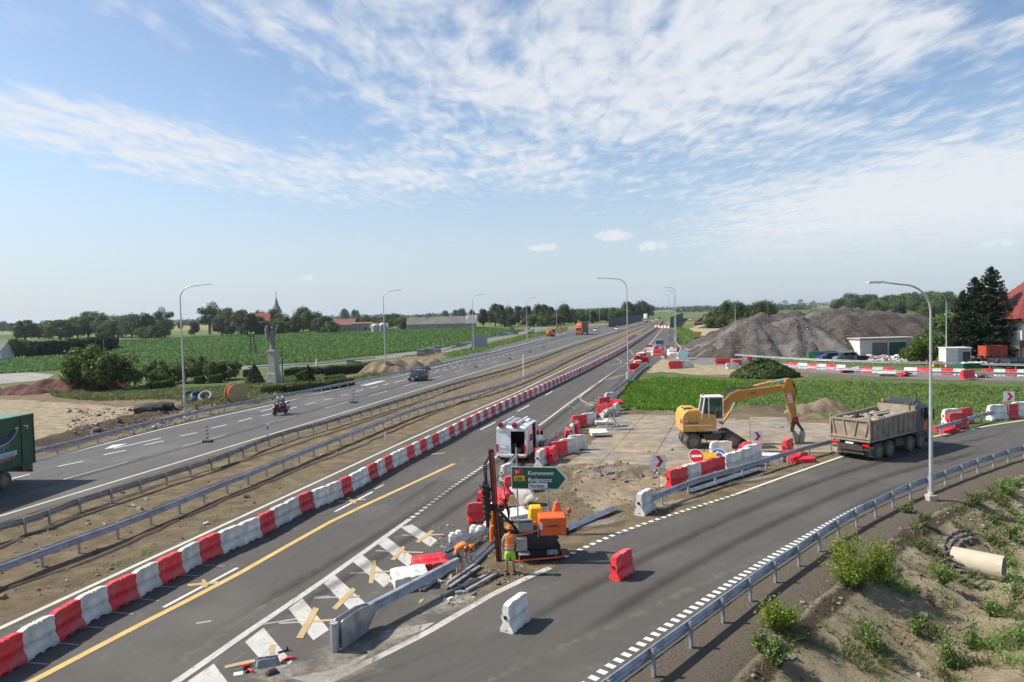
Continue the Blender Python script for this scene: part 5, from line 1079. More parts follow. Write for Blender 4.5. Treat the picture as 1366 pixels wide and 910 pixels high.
mb = MB(); mb.tube([(-1.4, .25, 1.2), (-.6, .4, 1.0)], .09, 8); mb.tube([(-1.4, .25, 2.0), (-.7, .4, 1.1)], .06, 8); mb.box((-1.3, .25, 1.3), (.2, .25, .9)); mb.box((-1.28, .3, 2.05), (.22, .2, .25)); mb.build('mast_support', M_dsteel, root)
# ---- green articulated trailer
gr_ = G(52, 640)+Vector((-.15, 0, 0)); gdir = math.atan2(-.985, -.10)
root = empty('green_box_truck', gr_, gdir, 'green box truck at the left edge with a blue swoosh and lettering on its side', 'truck')
# local x = towards the front of the truck, local y = its left side (the side seen)
mb = MB(); mb.box((6, -1.27, 2.62), (12, 2.5, 3.0), b=.04); box_ = mb.build('cargo_box', M_green, root)
mb = MB(); mb.box((6, .0, 4.02), (12.02, .05, .22)); mb.box((.03, -1.27, 2.62), (.08, 2.56, 3.05)); mb.box((6, .0, 1.14), (12.02, .05, .06)); mb.box((1.0, .0, 2.6), (.03, .04, 2.6)); mb.build('frame_trim', mat('dark_green_frame', (.008, .05, .028), .45), box_)
mb = MB(); mb.box((6, -1.27, 4.14), (11.9, 2.4, .02)); mb.build('roof_skin', M_greenl, box_)
rotT = (L90, 0, math.pi)
sw = [(3.55, 3.05), (3.2, 2.98), (2.6, 2.92), (2.05, 3.0), (1.7, 3.25), (1.5, 3.42), (1.3, 3.42), (1.45, 3.15), (1.75, 2.85), (2.2, 2.66), (2.8, 2.58), (3.5, 2.62)]
for mm_, k, e, nm in ((M_signw, 1.05, .030, 'white_swoosh_edge'), (M_navy, 1.0, .036, 'blue_swoosh')):
    c0 = (2.6, 2.95); mb = MB(); mb.prism([((x-c0[0])*k+c0[0], (z-c0[1])*(k+.06*(k > 1))+c0[1]) for x, z in sw], .005, e, 'Y'); mb.build(nm, mm_, box_)
txt('KNAPEN', .52, M_signw, box_, (4.0, .012, 2.28), rotT, 'letter_outline', 1.02, .018, .004); txt('KNAPEN', .52, M_drk, box_, (4.0, .022, 2.28), rotT, 'lettering', 1.02, .004, .004)
mb = MB(); mb.prism([(1.42, 2.15), (3.9, 2.15), (3.9, 1.72), (1.42, 1.86)], .004, .02, 'Y'); mb.build('pale_blue_panel', M_cyan, box_)
txt('Trailers', .62, M_pinkt, box_, (3.15, .03, 1.52), (L90, math.radians(-8), math.pi), 'lettering', .8, .004, .004)
mb = MB(); mb.box((.62, .015, 3.48), (.3, .02, .04)); mb.box((.52, .015, 3.38), (.05, .02, .2)); mb.build('white_corner_mark', M_signw, box_)
mb = MB(); mb.box((5, -1.27, .98), (10, 1.0, .2)); mb.box((.15, -1.27, .80), (.1, 2.3, .5)); mb.box((.6, -.1, .9), (.8, .1, .35)); mb.build('chassis', M_dsteel, root)
w0 = wheel(root, (2.35, -.2, .52), .52, .36)
for x in (3.7, 5.0): wheel(root, (x, -.2, .52), 0, 0, dup=w0)
for x in (2.35, 3.7, 5.0): wheel(root, (x, -2.3, .52), 0, 0, dup=w0)
mb = MB(); loft(mb, [ring(13.2, .6, 3.6, 1.2, 1.15), ring(15.0, .5, 3.6, 1.2, 1.15), ring(15.6, .5, 3.2, 1.2, 1.1), ring(15.7, .5, 2.0, 1.2, 1.15)]); mb.X = Matrix.Identity(4)
for i, v in enumerate(mb.v): mb.v[i] = (v[0], v[1]-1.27, v[2])
mb.build('cab', M_green, root, smooth=35)
for x in (12.6, 14.9):
    for y in (-.2, -2.3): wheel(root, (x, y, .52), 0, 0, dup=w0)
# ---- cars
def car(loc, rz, m, label, L=4.2, Wd=.87, H=1.45, kind='hatch', cat='car', plate=True, group=None):
    root = empty('car' if cat == 'car' else cat.replace(' ', '_'), loc, rz, label, cat, group); mb = MB(); k = L/4.2
    van = kind == 'van'
    loft(mb, [ring(x*k, z0, z1, w*Wd, w*Wd*.97, .08) for x, z0, z1, w in ((-2.1, .35, .75, .9), (-2.02, .25, .93, .96), (-1.5, .2, .96, 1), (0, .2, .94, 1), (.9, .2, .92, 1), (1.6, .22, .84, .97), (2.0, .28, .70, .9), (2.1, .35, .6, .8))])
    b = mb.build('body', m, root, smooth=40)
    mb = MB(); gh = [(-1.98, .90, .94), (-1.75, H-.12, .80), (-1.2, H, .78), (.2, H, .78), (.55, H-.08, .8), (1.25, .90, .93)] if not van else [(-2.0, .9, .94), (-1.92, H-.1, .86), (-1.5, H, .85), (.7, H, .85), (1.0, H-.1, .86), (1.6, .88, .93)]
    loft(mb, [[(x*k, -w*Wd, .88), (x*k, -w*Wd*.93, z-.05 if z > 1 else z), (x*k, -w*Wd*.8, z), (x*k, w*Wd*.8, z), (x*k, w*Wd*.93, z-.05 if z > 1 else z), (x*k, w*Wd, .88)] for x, z, w in gh]); mb.build('window_band', M_glass, root, smooth=30)
    mb = MB(); a_, c_2 = (-1.6, .3) if not van else (-1.85, .75)
    loft(mb, [[(x*k, -w, H-.05), (x*k, -w*.85, H+.015), (x*k, w*.85, H+.015), (x*k, w, H-.05)] for x, w in ((a_, .68), (a_+.3, .7), (c_2, .7), (c_2+.15, .66))])
    for s in (-1, 1):
        for xa, xb in ((-1.85, -1.55), (-.45, -.45), (1.2, .45)): mb.tube([(xa*k, s*Wd*.94, .9), (xb*k, s*Wd*.76, H-.02)], .035, 5)
    mb.build('roof', m, root, smooth=40)
    w0 = wheel(root, (-1.3*k, -Wd+.1, .31), .31, .2, rim=M_alloy, seg=16)
    for c in ((-1.3*k, Wd-.1, .31), (1.3*k, -Wd+.1, .31), (1.3*k, Wd-.1, .31)): wheel(root, c, 0, 0, dup=w0)
    for s in (-1, 1):
        mb = MB(); mb.box((1.93*k, s*Wd*.68, .63), (.2, .34, .16), b=.04); mb.build('headlight', M_chrome, root)
        mb = MB(); mb.box((-2.03*k, s*Wd*.75, .80), (.08, .26, .18), b=.03); mb.build('tail_light', M_tail, root)
        mb = MB(); mb.box((.75*k, s*(Wd+.08), .98), (.12, .18, .13), b=.03); mb.build('wing_mirror', m, root)
    mb = MB(); mb.box((2.09*k, 0, .45), (.03, .5, .11)); mb.box((-2.09*k, 0, .6), (.03, .5, .11)); mb.build('number_plate', M_plate, root); return root
rd = rdir
car(G(558, 507.5), math.radians(-90-16), M_dkpaint, 'dark blue hatchback driving towards the camera on the left carriageway', 4.1, .87, 1.5)
M_cw = mat('white_car_paint', (.75, .76, .77), .3); M_cg = mat('grey_car_paint', (.22, .24, .27), .3, .4); M_cs = mat('silver_van_paint', (.30, .32, .36), .3, .5)
car(G(880, 463.5), rdir-.02, M_cs, 'grey van driving away beyond the barrier heap', 4.9, .95, 1.9, 'van', 'van')
car(G(823, 440), rdir+math.pi, M_cw, 'white car on the left carriageway far off', 4.5, .9, 1.7, 'van')
for px, py, m_, lb in ((795, 442, M_cw, 'white car following close behind the orange truck'), (871, 428.3, M_cw, 'small white car beyond the distant white truck'), (876, 426.8, M_cw, 'smaller white car in the distant queue of traffic'), (880, 425.5, M_dkpaint, 'dark car at the front of the distant queue'), (921, 427.5, M_cw, 'tiny white car on the far earthworks right of the road')):
    car(G(px, py), rdir+math.pi, m_, lb, 4.4, .95, 1.6, 'van')
M_pc = mat('navy_car_paint', (.02, .03, .07), .3, .3)
car(G(1106, 481.5), math.pi+.25, M_pc, 'dark blue parked car left of another by the graffiti wall', 4.3, .9, 1.4); car(G(1126, 481.5), math.pi+.2, M_cg, 'grey parked car right of the dark blue one by the graffiti wall', 4.3, .9, 1.5)
car(G(1338, 489), .3, M_dkpaint, 'black parked car in the yard below the red-roofed house', 4.3, .9, 1.4); car(G(1357, 491), .2, M_dkpaint, 'black parked car at the right edge below the house', 4.3, .9, 1.5)
def lorry(px, py, rz, mc, mbx, label, L=9, H=4.6):
    root = empty('lorry', G(px, py), rz, label, 'lorry'); mb = MB(); loft(mb, [ring(L-2.3, .6, 3.2, 1.2, 1.15), ring(L-.6, .5, 3.2, 1.2, 1.12), ring(L-.2, .5, 2.9, 1.2, 1.08), ring(L, .5, 1.8, 1.18, 1.1)]); c = mb.build('cab', mc, root, smooth=35)
    mb = MB(); loft(mb, [ring(L-2.2, 3.1, H-.2, 1.1, 1.0), ring(L-1.0, 3.1, 3.6, 1.1, 1.0)]); mb.build('roof_deflector', mc, c); mb = MB(); mb.sheet([(L+.01, -1, 1.9), (L+.01, 1, 1.9), (L-.17, .98, 2.85), (L-.17, -.98, 2.85)]); mb.build('windscreen', M_glass, c)
    mb = MB(); mb.box((L/2-1.4, 0, (H+1.1)/2), (L-2.9, 2.5, H-1.1), b=.04); mb.build('cargo_box', mbx, root); mb = MB(); mb.box((L/2-1, 0, .85), (L-2, 1, .3)); mb.box((L-.05, 0, .55), (.25, 2.4, .5)); mb.build('chassis', M_dsteel, root)
    w0 = wheel(root, (.8, -1.05, .5), .5, .34)
    for c_ in ((.8, 1.05, .5), (2.1, -1.05, .5), (2.1, 1.05, .5), (L-1.2, -1.05, .5), (L-1.2, 1.05, .5)): wheel(root, c_, 0, 0, dup=w0)
    for s in (-1, 1): mb = MB(); mb.box((L+.08, s*.9, .75), (.05, .35, .18)); mb.build('headlight', M_chrome, root)
M_tarp = mat('grey_tarpaulin', (.10, .09, .085), .7, 0, .2, 1)
lorry(781, 445.5, rdir+math.pi-.05, M_orange, M_tarp, 'orange lorry with dark grey box coming along the left carriageway', 14, 5.0)
lorry(862, 429.5, rdir+math.pi, M_cw, M_cw, 'distant white lorry in the oncoming traffic', 12, 6.2)
# ================================================================ vegetation
npr = np.random.default_rng(5)
def leaves_mesh(name, cen, nrm, size, m, lv, tri=False, asp=.6):
    """one small quad per leaf or leaf spray"""
    n = len(cen); nrm = nrm/np.linalg.norm(nrm, axis=1, keepdims=True)
    t = np.cross(nrm, npr.normal(size=(n, 3))); t /= np.linalg.norm(t, axis=1, keepdims=True)+1e-9; b = np.cross(nrm, t)
    s = size[:, None]; k = 4
    c = np.stack([cen-t*s-b*s*asp*.3, cen-b*s*asp+t*s*.1, cen+t*s+b*s*asp*.2, cen+b*s*asp-t*s*.15], 1).reshape(-1, 3)
    me = np_mesh(name, c, np.arange(4*n).reshape(n, 4), smooth=False); me.materials.append(m)
    a = me.attributes.new('lv', 'FLOAT', 'POINT'); a.data.foreach_set('value', np.repeat(lv, 4).astype(np.float32)); return me
def crown_pts(n, W, H, z0, lobes, seed, flat_=1.0, shell=.55):
    r = np.random.default_rng(seed); cen = []; nr = []; lv = []
    L = []
    for i in range(lobes):
        a = r.uniform(0, 2*math.pi); zt = r.uniform(-.75, .95); rad = math.sqrt(max(0, 1-zt*zt))*r.uniform(.45, .78)
        L.append((math.cos(a)*rad*W/2, math.sin(a)*rad*W/2, z0+H/2+zt*H/2*.74, r.uniform(.17, .34)*min(W, H)*(1-.25*abs(zt)), r.uniform(.25, .85)))
    L.append((0, 0, z0+H*.5, .30*min(W, H), .4))
    per = n//len(L)
    for (x, y, z, rr, lum) in L:
        d = r.normal(size=(per, 3)); d /= np.linalg.norm(d, axis=1, keepdims=True)
        rad = rr*(shell+(1-shell)*r.uniform(0, 1, per)**.5)*r.uniform(.75, 1.22, per); p = d*rad[:, None]*np.array([1, 1, .82*flat_])+np.array([x, y, z])
        cen.append(p); nr.append(d+r.normal(size=(per, 3))*.55+np.array([0, 0, .35])); lv.append(np.clip(lum+r.normal(size=per)*.16, 0, 1))
    return np.concatenate(cen), np.concatenate(nr), np.concatenate(lv), L
LM_dark = leafmat('dark_foliage', (.034, .060, .018), (.082, .125, .038)); LM_mid = leafmat('mid_foliage', (.050, .088, .022), (.125, .18, .048)); LM_blue = leafmat('blue_green_foliage', (.035, .055, .028), (.075, .105, .055))
LM_bright = leafmat('bright_foliage', (.055, .095, .014), (.15, .21, .035)); LM_con = leafmat('conifer_needles', (.016, .030, .014), (.042, .062, .026)); LM_yg = leafmat('yellow_green_foliage', (.13, .19, .02), (.27, .33, .05))
M_bark = mat('bark', (.11, .085, .06), .9, 0, .3, 4, .6, 12)
def tree_proto(seed, W, H, trunk, n, m, lobes=16, leaf=.28, label='', flat_=1):
    root = empty('tree', (0, 0, 0), 0, label, 'tree'); cen, nr, lv, L = crown_pts(n, W, H-trunk*.8, trunk*.8, lobes, seed, flat_)
    me = leaves_mesh('crown', cen, nr, npr.uniform(.6, 1.3, len(cen))*leaf, m, lv); o = bpy.data.objects.new('crown', me); link(o, root)
    mb = MB(); t = W*.035; mb.tube([(0, 0, -.3), (t*.4, 0, trunk), (0, t, trunk+(H-trunk)*.45)], [t*1.3, t, t*.5], 7)
    for (x, y, z, rr, _) in L[:7]: mb.tube([(t*.3, 0, trunk*.8+R.uniform(0, H*.15)), (x*.5, y*.5, (z+trunk)/2+.2), (x*.9, y*.9, z)], [t*.6, t*.35, t*.12], 5)
    mb.build('trunk', M_bark, root); return root
protos = {}
def T(kind, px, py, hpx, label, wf=1.0, group=None, dist=None, rz=None):
    """tree of the given look whose foot is at pixel (px, py) and whose crown top is HPX pixels higher"""
    p = G(px, py); sc_ = hpx*p.length/F_PX
    pr, used, H = protos[kind]
    o = place(pr, not used, p, R.uniform(0, 6.28) if rz is None else rz, label, 'tree', group, (sc_/H*wf, sc_/H*wf, sc_/H)); protos[kind][1] = True; return o
def P_(k, *a, **kw): protos[k] = [tree_proto(*a, **kw), False, a[2]]
P_('round', 1, 10.5, 10, .5, 5200, LM_dark, 22, .34); P_('round2', 2, 10, 10, .4, 5200, LM_mid, 20, .34); P_('tall', 3, 7, 12, .5, 5200, LM_dark, 20, .32, flat_=1.2); P_('wide', 4, 14, 9.5, .7, 6000, LM_dark, 26, .38)
P_('low', 6, 12, 7, .1, 4600, LM_mid, 20, .34); P_('pale', 7, 9.5, 9, .3, 4600, LM_blue, 20, .33); P_('oak', 8, 13, 13, 3.2, 5200, LM_dark, 15, .30); P_('bush', 9, 5, 3.6, .1, 3000, LM_mid, 14, .16); P_('bbush', 12, 5, 3.8, .1, 3600, LM_bright, 14, .16)
GRP = 'trees along the horizon beyond the fields'
kinds = {'round': 'dark round', 'round2': 'mid green bushy', 'tall': 'tall narrow dark', 'wide': 'broad dark', 'low': 'low spreading', 'pale': 'grey-green loose', 'oak': 'large open-crowned', 'bush': 'dark green', 'bbush': 'bright green'}
def row(items, where, group=GRP):
    for i, it in enumerate(items):
        k, px, py, h = it[:4]; wf = it[4] if len(it) > 4 else 1
        T(k, px, py, h, '%s tree, %s from left %s' % (kinds[k], ORD[i].replace('nearest', 'first'), where), wf, group)
row([('round', 3, 443, 12), ('pale', 15, 443, 10), ('round2', 24, 442, 11), ('wide', 34, 455, 24, .8), ('low', 52, 452, 17), ('round2', 66, 452, 21), ('low', 80, 453, 22, 1.1), ('round2', 92, 452, 22), ('round', 104, 451, 25), ('round2', 118, 450, 30), ('round', 130, 450, 29), ('round', 141, 450, 27), ('wide', 136, 458, 18, .7)], 'behind the dark hedge')
row([('low', 152, 451, 22, .9), ('round2', 163, 450, 26), ('round', 176, 451, 29, .95), ('round', 190, 451, 30, .95), ('round2', 200, 450, 26), ('oak', 219, 448, 34, .75), ('low', 194, 452, 14, 1.1), ('round', 220, 451, 22, .9), ('low', 207, 452, 16)], 'in the copse left of the tall lamp')
T('oak', 280, 446, 39, 'large dark oak with an open crown right of the tall lamp', 1.0)
row([('pale', 259, 448, 18, .8), ('tall', 241, 441, 10), ('round2', 303, 447, 34, .7), ('pale', 296, 448, 24), ('pale', 309, 448, 22), ('tall', 322, 448, 34, 1.1), ('pale', 330, 448, 28), ('tall', 335, 448, 30), ('pale', 344, 447, 24), ('low', 352, 447, 18)], 'between the oak and the church')
row([('round', 347, 440, 25, .6), ('round', 366, 443, 30, .7), ('round2', 375, 443, 24), ('low', 372, 446, 17), ('tall', 382, 445, 22), ('low', 390, 445, 16)], 'in front of the church')
row([('round', 405, 443, 33, .8), ('round', 415, 443, 28), ('tall', 396, 445, 25), ('pale', 425, 445, 20, .9), ('pale', 434, 445, 22), ('low', 441, 445, 16)], 'between the church and the red-roofed houses')
row([('round', 460, 430, 18, .7), ('round', 474, 430, 17, .6), ('low', 478, 436, 14), ('round2', 488, 436, 16, .9), ('round', 500, 434, 12), ('low', 508, 436, 12), ('round', 523, 438, 20, .9), ('round2', 531, 438, 19), ('low', 540, 438, 16), ('tall', 538, 442, 14), ('low', 512, 439, 13), ('round', 560, 430, 10), ('round2', 572, 430, 11), ('round', 594, 426, 12, .8), ('round', 608, 426, 13, .8), ('round', 616, 427, 16, .8)], 'behind the farm buildings')
row([('tall', 630, 437, 25, .7), ('tall', 645, 437, 26, .9), ('tall', 661, 436, 32, 1.1), ('tall', 668, 436, 31), ('round', 680, 435, 27, .6), ('tall', 692, 435, 28, .9), ('tall', 703, 435, 28), ('round', 719, 435, 30, .6), ('tall', 727, 435, 30), ('tall', 735, 435, 27), ('round', 753, 434, 29, .75), ('low', 744, 435, 16), ('low', 712, 436, 17), ('pale', 682, 437, 15), ('pale', 673, 437, 17), ('pale', 700, 436, 15), ('low', 725, 436, 15)], 'in the dark wood left of the orange lorry')
row([('low', 768, 432, 20, 1.1), ('round2', 779, 431, 19), ('low', 790, 431, 19, 1.2), ('round', 799, 430, 19), ('low', 809, 429, 18, 1.2), ('round2', 820, 429, 19), ('low', 830, 428, 16), ('round', 838, 427, 25, .8), ('pale', 848, 426, 20), ('round', 857, 425, 24, .9), ('round', 865, 424, 18)], 'in the wood above the oncoming traffic')
row([('round', 952, 436, 20), ('round', 963, 436, 27, .8), ('low', 950, 438, 15), ('round', 974, 436, 34, .8), ('round', 985, 437, 33, .75), ('wide', 966, 439, 20, .8), ('round', 1000, 437, 28, .7), ('round', 1011, 437, 33, .7), ('round', 1022, 437, 35, .7), ('low', 992, 439, 15), ('low', 981, 440, 14), ('low', 1008, 439, 16)], 'in the clump left of the gravel heaps')
row([('pale', 1068, 408, 8), ('round', 1047, 408, 7), ('round', 1110, 405, 6), ('pale', 1085, 408, 6)], 'far away above the gravel heaps')
it = []
for i in range(19): it.append((['round2', 'low', 'round', 'pale', 'round2'][i % 5], 1118+i*8.8, 417-(i % 3)*1.5+i*.05, 17+R.uniform(-3, 4)+i*.2, 1.1))
row(it, 'on the wooded rise behind the gravel heaps')
row([('low', 1163, 422, 12, 1.1), ('pale', 1200, 424, 16), ('low', 1246, 424, 16), ('round2', 1238, 425, 20), ('low', 1263, 470, 44, .6), ('round2', 1251, 470, 36, .6), ('round', 1350, 420, 26), ('round', 1362, 420, 24)], 'around the right end of the heaps')
# very far tree line: a wood that reads as one mass
cs = []; r2 = np.random.default_rng(33)
for i in range(900):
    az = r2.uniform(-.68, .72); D = r2.uniform(1500, 3800)*(1 if r2.uniform() < .6 else 1.25)
    if abs(math.atan2(math.sin(az), math.cos(az))-.21) < .03 and D < 2500: continue
    g = math.sin(az*9)+math.sin(az*23+1)*.7
    if g < -.1 and r2.uniform() < .75: continue
    X_, Y_ = math.sin(az)*D, math.cos(az)*D; h_ = r2.uniform(8, 15)*D/2600; w_ = r2.uniform(30, 110); n_ = 42
    u = r2.uniform(-1, 1, n_); cs.append(np.stack([X_+u*w_/2, Y_+r2.uniform(-20, 20, n_), r2.uniform(0, 1, n_)*h_*(1-.35*u*u)], 1))
cs = np.concatenate(cs); sz = npr.uniform(2.6, 6.0, len(cs))
me = leaves_mesh('far_woods', cs, npr.normal(size=(len(cs), 3))+np.array([0, -1, .5]), sz, LM_dark, npr.uniform(0, 1, len(cs)), asp=.8); o = link(bpy.data.objects.new('far_woods', me)); tag(o, 'continuous bands of dark woods along the far horizon', 'woods', kind='stuff')
# spruces on the right
def spruce(seed, H, W, label, loc, gap=.0):
    root = empty('spruce_tree', loc, 0, label, 'tree', 'tall spruces beside the red-roofed house'); r = np.random.default_rng(seed); cen = []; nr = []; mb = MB(); bmb = MB()
    nb = int(H*19)
    for i in range(nb):
        t = (i/nb)**.9; z = H*(.08+.9*t); L = W*.5*(1-t)**.72*r.uniform(.7, 1.2)+.15; a = r.uniform(0, 6.28); k = max(6, int(L*16))
        u = r.uniform(.1, 1, k); droop = -.18*L*u**1.5+.10*L*u**4*2
        x = np.cos(a)*L*u; y = np.sin(a)*L*u; w_ = (1-u*.6)*.22*L**.5
        p = np.stack([x-np.sin(a)*r.normal(size=k)*w_, y+np.cos(a)*r.normal(size=k)*w_, z+droop+L*.14*(t > .6)*u-np.abs(r.normal(size=k))*.12], 1)
        cen.append(p); nr.append(r.normal(size=(k, 3))*.7+np.array([0, 0, .8]))
        bmb.tube([(0, 0, z), (math.cos(a)*L*.8, math.sin(a)*L*.8, z-.1*L)], [.05, .015], 3, caps=False)
    cen = np.concatenate(cen); nr = np.concatenate(nr); me = leaves_mesh('crown', cen, nr, npr.uniform(.14, .30, len(cen)), LM_con, npr.uniform(0, 1, len(cen)), asp=.45); link(bpy.data.objects.new('crown', me), root)
    bmb.tube([(0, 0, -.2), (0, 0, H*.5), (0, 0, H)], [.26, .15, .03], 7); bmb.build('trunk', M_bark, root, fix=False); return root
spruce(1, 15.2, 10.4, 'tallest spruce with an open top beside the red-roofed house', G(1322, 481)); spruce(2, 13.6, 9.6, 'dense middle spruce left of the tallest one', G(1301, 481)); spruce(3, 11.6, 7.6, 'shorter spruce at the left of the three', G(1286, 480))
T('bush', 1240, 484, 40, 'leafy bush in front of the low garage', 1.0); T('bbush', 1231, 486, 30, 'yellow-green bush right of the green garage door', .9); T('bbush', 1215, 484, 18, 'low pale green bush beside the garage debris', 1.1)
row([('bbush', 1117, 464, 9), ('bush', 1128, 463, 9), ('bbush', 1137, 462, 10), ('bush', 1036, 473, 7), ('bbush', 1042, 473, 6), ('bush', 1156, 451, 8)], 'at the foot of the gravel heaps', 'bushes at the foot of the gravel heaps')
# left side bushes, hedges
T('bbush', 128, 520, 52, 'big leafy bush between the red soil and the field, sunlit left side in brighter leaves', .92, rz=1); T('bush', 148, 520, 46, 'right half of the big bush by the field, given darker leaves for its shade', 1.0); T('bush', 107, 521, 24, 'small dark bush left of the big leafy bush', 1.0)  # one bush: lit left and shaded right put into two foliage colours
row([('bush', 180, 515, 26, .8), ('bbush', 196, 508, 20), ('bbush', 211, 507, 24, .9), ('bbush', 212, 515, 20), ('bush', 229, 512, 26), ('bbush', 232, 500, 16), ('bush', 264, 507, 32, .8), ('bush', 246, 510, 26), ('bush', 288, 508, 28, .8), ('bush', 306, 506, 26, .9), ('bush', 278, 505, 18), ('bush', 299, 508, 16)], 'in the bushes below the crop field', 'bushes below the crop field')
def clipped(pts, w_, h_, n, m, name, label, cat='hedge', top=0.0, size=.10):
    """clipped hedge: leaves over a long box body round a dark twig core"""
    root = empty(name, pts[0], 0, label, cat); lens = [(b-a).length for a, b in zip(pts, pts[1:])]; tot = sum(lens); cen = []; nr = []
    for a, b, L in zip(pts, pts[1:], lens):
        k = int(n*L/tot); d = (b-a)/L; s = Vector((d.y, -d.x, 0)); t = npr.uniform(0, 1, k); f = npr.integers(0, 3, k)
        ww = npr.uniform(-.5, .5, k)*w_; hh = npr.uniform(0, 1, k)*h_
        ww = np.where(f == 0, -.5*w_, np.where(f == 1, .5*w_, ww)); hh = np.where(f == 2, h_, hh); bulge = 1+fbm(t*L, hh*2, 1.6, 2, 3)*.22
        base = np.array([[*(a-pts[0])]])+t[:, None]*np.array([[*(b-a)]]); c = base+ww[:, None]*bulge[:, None]*np.array([[*s]])+np.stack([0*t, 0*t, hh*bulge+top*npr.normal(size=k)], 1)+npr.normal(size=(k, 3))*.05
        cen.append(c); nn = np.where((f == 0)[:, None], -np.array([[*s]]), np.where((f == 1)[:, None], np.array([[*s]]), np.array([[0, 0, 1.]]))); nr.append(nn+npr.normal(size=(k, 3))*.5)
    cen = np.concatenate(cen); me = leaves_mesh('foliage', cen, np.concatenate(nr), npr.uniform(.6, 1.4, len(cen))*size, m, npr.uniform(0, 1, len(cen))); link(bpy.data.objects.new('foliage', me), root)
    mb = MB()
    for a, b in zip(pts, pts[1:]): c = (a+b)/2-pts[0]; mb.box((c.x, c.y, h_*.46), ((b-a).length, w_*.8, h_*.86), rz=math.atan2((b-a).y, (b-a).x))
    mb.build('twigs', mat('hedge_twigs', (.02, .028, .012), .9, 0, .3, 3), root); return root
clipped(GL([(42, 477), (70, 475), (100, 472), (130, 469), (148, 465)]), 5, 3.9, 9000, LM_con, 'hedge', 'long dark hedge between the white house and the field', top=.15, size=.42)
row([('low', 20, 478, 22, .5), ('low', 30, 477, 20, .5), ('round', 142, 466, 20, .7), ('low', 37, 477, 18, .6)], 'at the ends of the dark hedge')
clipped(GL([(350, 526), (380, 525), (430, 520), (468, 513)]), 1.4, 1.0, 7000, LM_mid, 'hedge', 'clipped hedge between the statue and the guard rail')
clipped(GL([(380, 503), (430, 501), (480, 497), (505, 493)]), 2.0, 1.3, 7000, LM_dark, 'hedge', 'dark clipped hedge behind the statue, upper one', top=.08, size=.13)
clipped(GL([(195, 519), (212, 518), (228, 516)]), 1.6, .9, 2500, LM_mid, 'hedge', 'short clipped hedge below the belt of bushes')
for px, py, w_, h_, lb in ((261, 512, 1.2, 1.1, 'small boxy clipped shrub left of another by the lamp'), (281, 511, 1.5, 1.2, 'boxy clipped shrub right of its twin by the lamp'), (326, 503, 1.3, 1.2, 'round clipped shrub left of the cone-shaped one'), (397, 510, 1.6, 1.5, 'pale clipped shrub right of the statue'), (435, 511, 2.6, 1.0, 'low wide clipped shrub near the guard rail')):
    p = G(px, py); clipped([p, p+Vector((w_, 0, 0))], w_, h_, 1500, LM_mid, 'clipped_shrub', lb, 'shrub')
def cone(px, py, h_, w_, lb):
    root = empty('conifer', G(px, py), 0, lb, 'conifer'); n = 2600; t = npr.uniform(0, 1, n)**1.3; a = npr.uniform(0, 6.28, n); r_ = w_/2*(1-t)**.75*npr.uniform(.75, 1.1, n)
    c = np.stack([np.cos(a)*r_, np.sin(a)*r_, t*h_], 1); link(bpy.data.objects.new('crown', leaves_mesh('crown', c, np.stack([np.cos(a), np.sin(a), .5+0*a], 1)+npr.normal(size=(n, 3))*.5, npr.uniform(.06, .15, n), LM_con, npr.uniform(0, 1, n))), root)
    mb = MB(); mb.tube([(0, 0, -.1), (0, 0, h_*.8)], [.12, .04], 6); mb.build('trunk', M_bark, root)
cone(340, 512, 2.9, 2.9, 'dark cone-shaped conifer left of the statue'); cone(412, 510, 2.5, 2.1, 'dark cone-shaped conifer right of the statue')
# ---- ground cover made of blades
def blades(name, polys, dens, h_, m, label, cat, wmin=.02, seed=1, clump=.5, lean=.35, maxn=60000, keep=None):
    r = np.random.default_rng(seed); P = []
    for poly, pr in polys:
        pw = poly if isinstance(poly[0], Vector) else GL(poly); xs_ = [p.x for p in pw]; ys_ = [p.y for p in pw]; A = (max(xs_)-min(xs_))*(max(ys_)-min(ys_)); n = min(int(A*dens*pr), maxn)
        x = r.uniform(min(xs_), max(xs_), n); y = r.uniform(min(ys_), max(ys_), n); k = inpoly(x+fbm(x, y, 1.5, 2, 3)*.6, y+fbm(x, y, 1.5, 2, 4)*.9, pw)&(fbm(x, y, 2.2, 3, seed+9) > -clump*.6+r.uniform(-.3, .3, n)-.2)
        if keep is not None: k &= keep(x, y)
        P.append(np.stack([x[k], y[k]], 1))
    P = np.concatenate(P); n = len(P); gz = np.array([ground_z(a, b) for a, b in P]); a = r.uniform(0, 6.28, n); D = np.hypot(P[:, 0], P[:, 1])
    hh = h_*r.uniform(.5, 1.35, n)*(1+.35*fbm(P[:, 0], P[:, 1], 3, 2, 8)); ww = np.maximum(wmin, D*.0006)*r.uniform(.7, 1.5, n)
    B = np.concatenate([P, gz[:, None]-.02], 1); d = np.stack([np.cos(a), np.sin(a), 0*a], 1)*ww[:, None]; l = np.stack([r.normal(size=n)*lean*hh, r.normal(size=n)*lean*hh, hh], 1)
    v = np.stack([B-d, B+d, B+l*.6+d*.9, B+l+d*.05], 1).reshape(-1, 3); me = np_mesh(name, v, np.arange(4*n).reshape(n, 4), smooth=False); me.materials.append(m)
    at_ = me.attributes.new('lv', 'FLOAT', 'POINT'); at_.data.foreach_set('value', np.repeat(np.clip(r.uniform(0, .7, n)+.4*fbm(P[:, 0], P[:, 1], 2.5, 3, 2)+.15, 0, 1), 4).astype(np.float32))
    return tag(link(bpy.data.objects.new(name, me)), label, cat, kind='stuff')
LM_grass = leafmat('grass_blades', (.075, .17, .012), (.15, .27, .03)); LM_weed = leafmat('weed_leaves', (.085, .16, .030), (.21, .29, .085)); LM_dry = leafmat('dry_grass_blades', (.085, .125, .03), (.23, .24, .10))
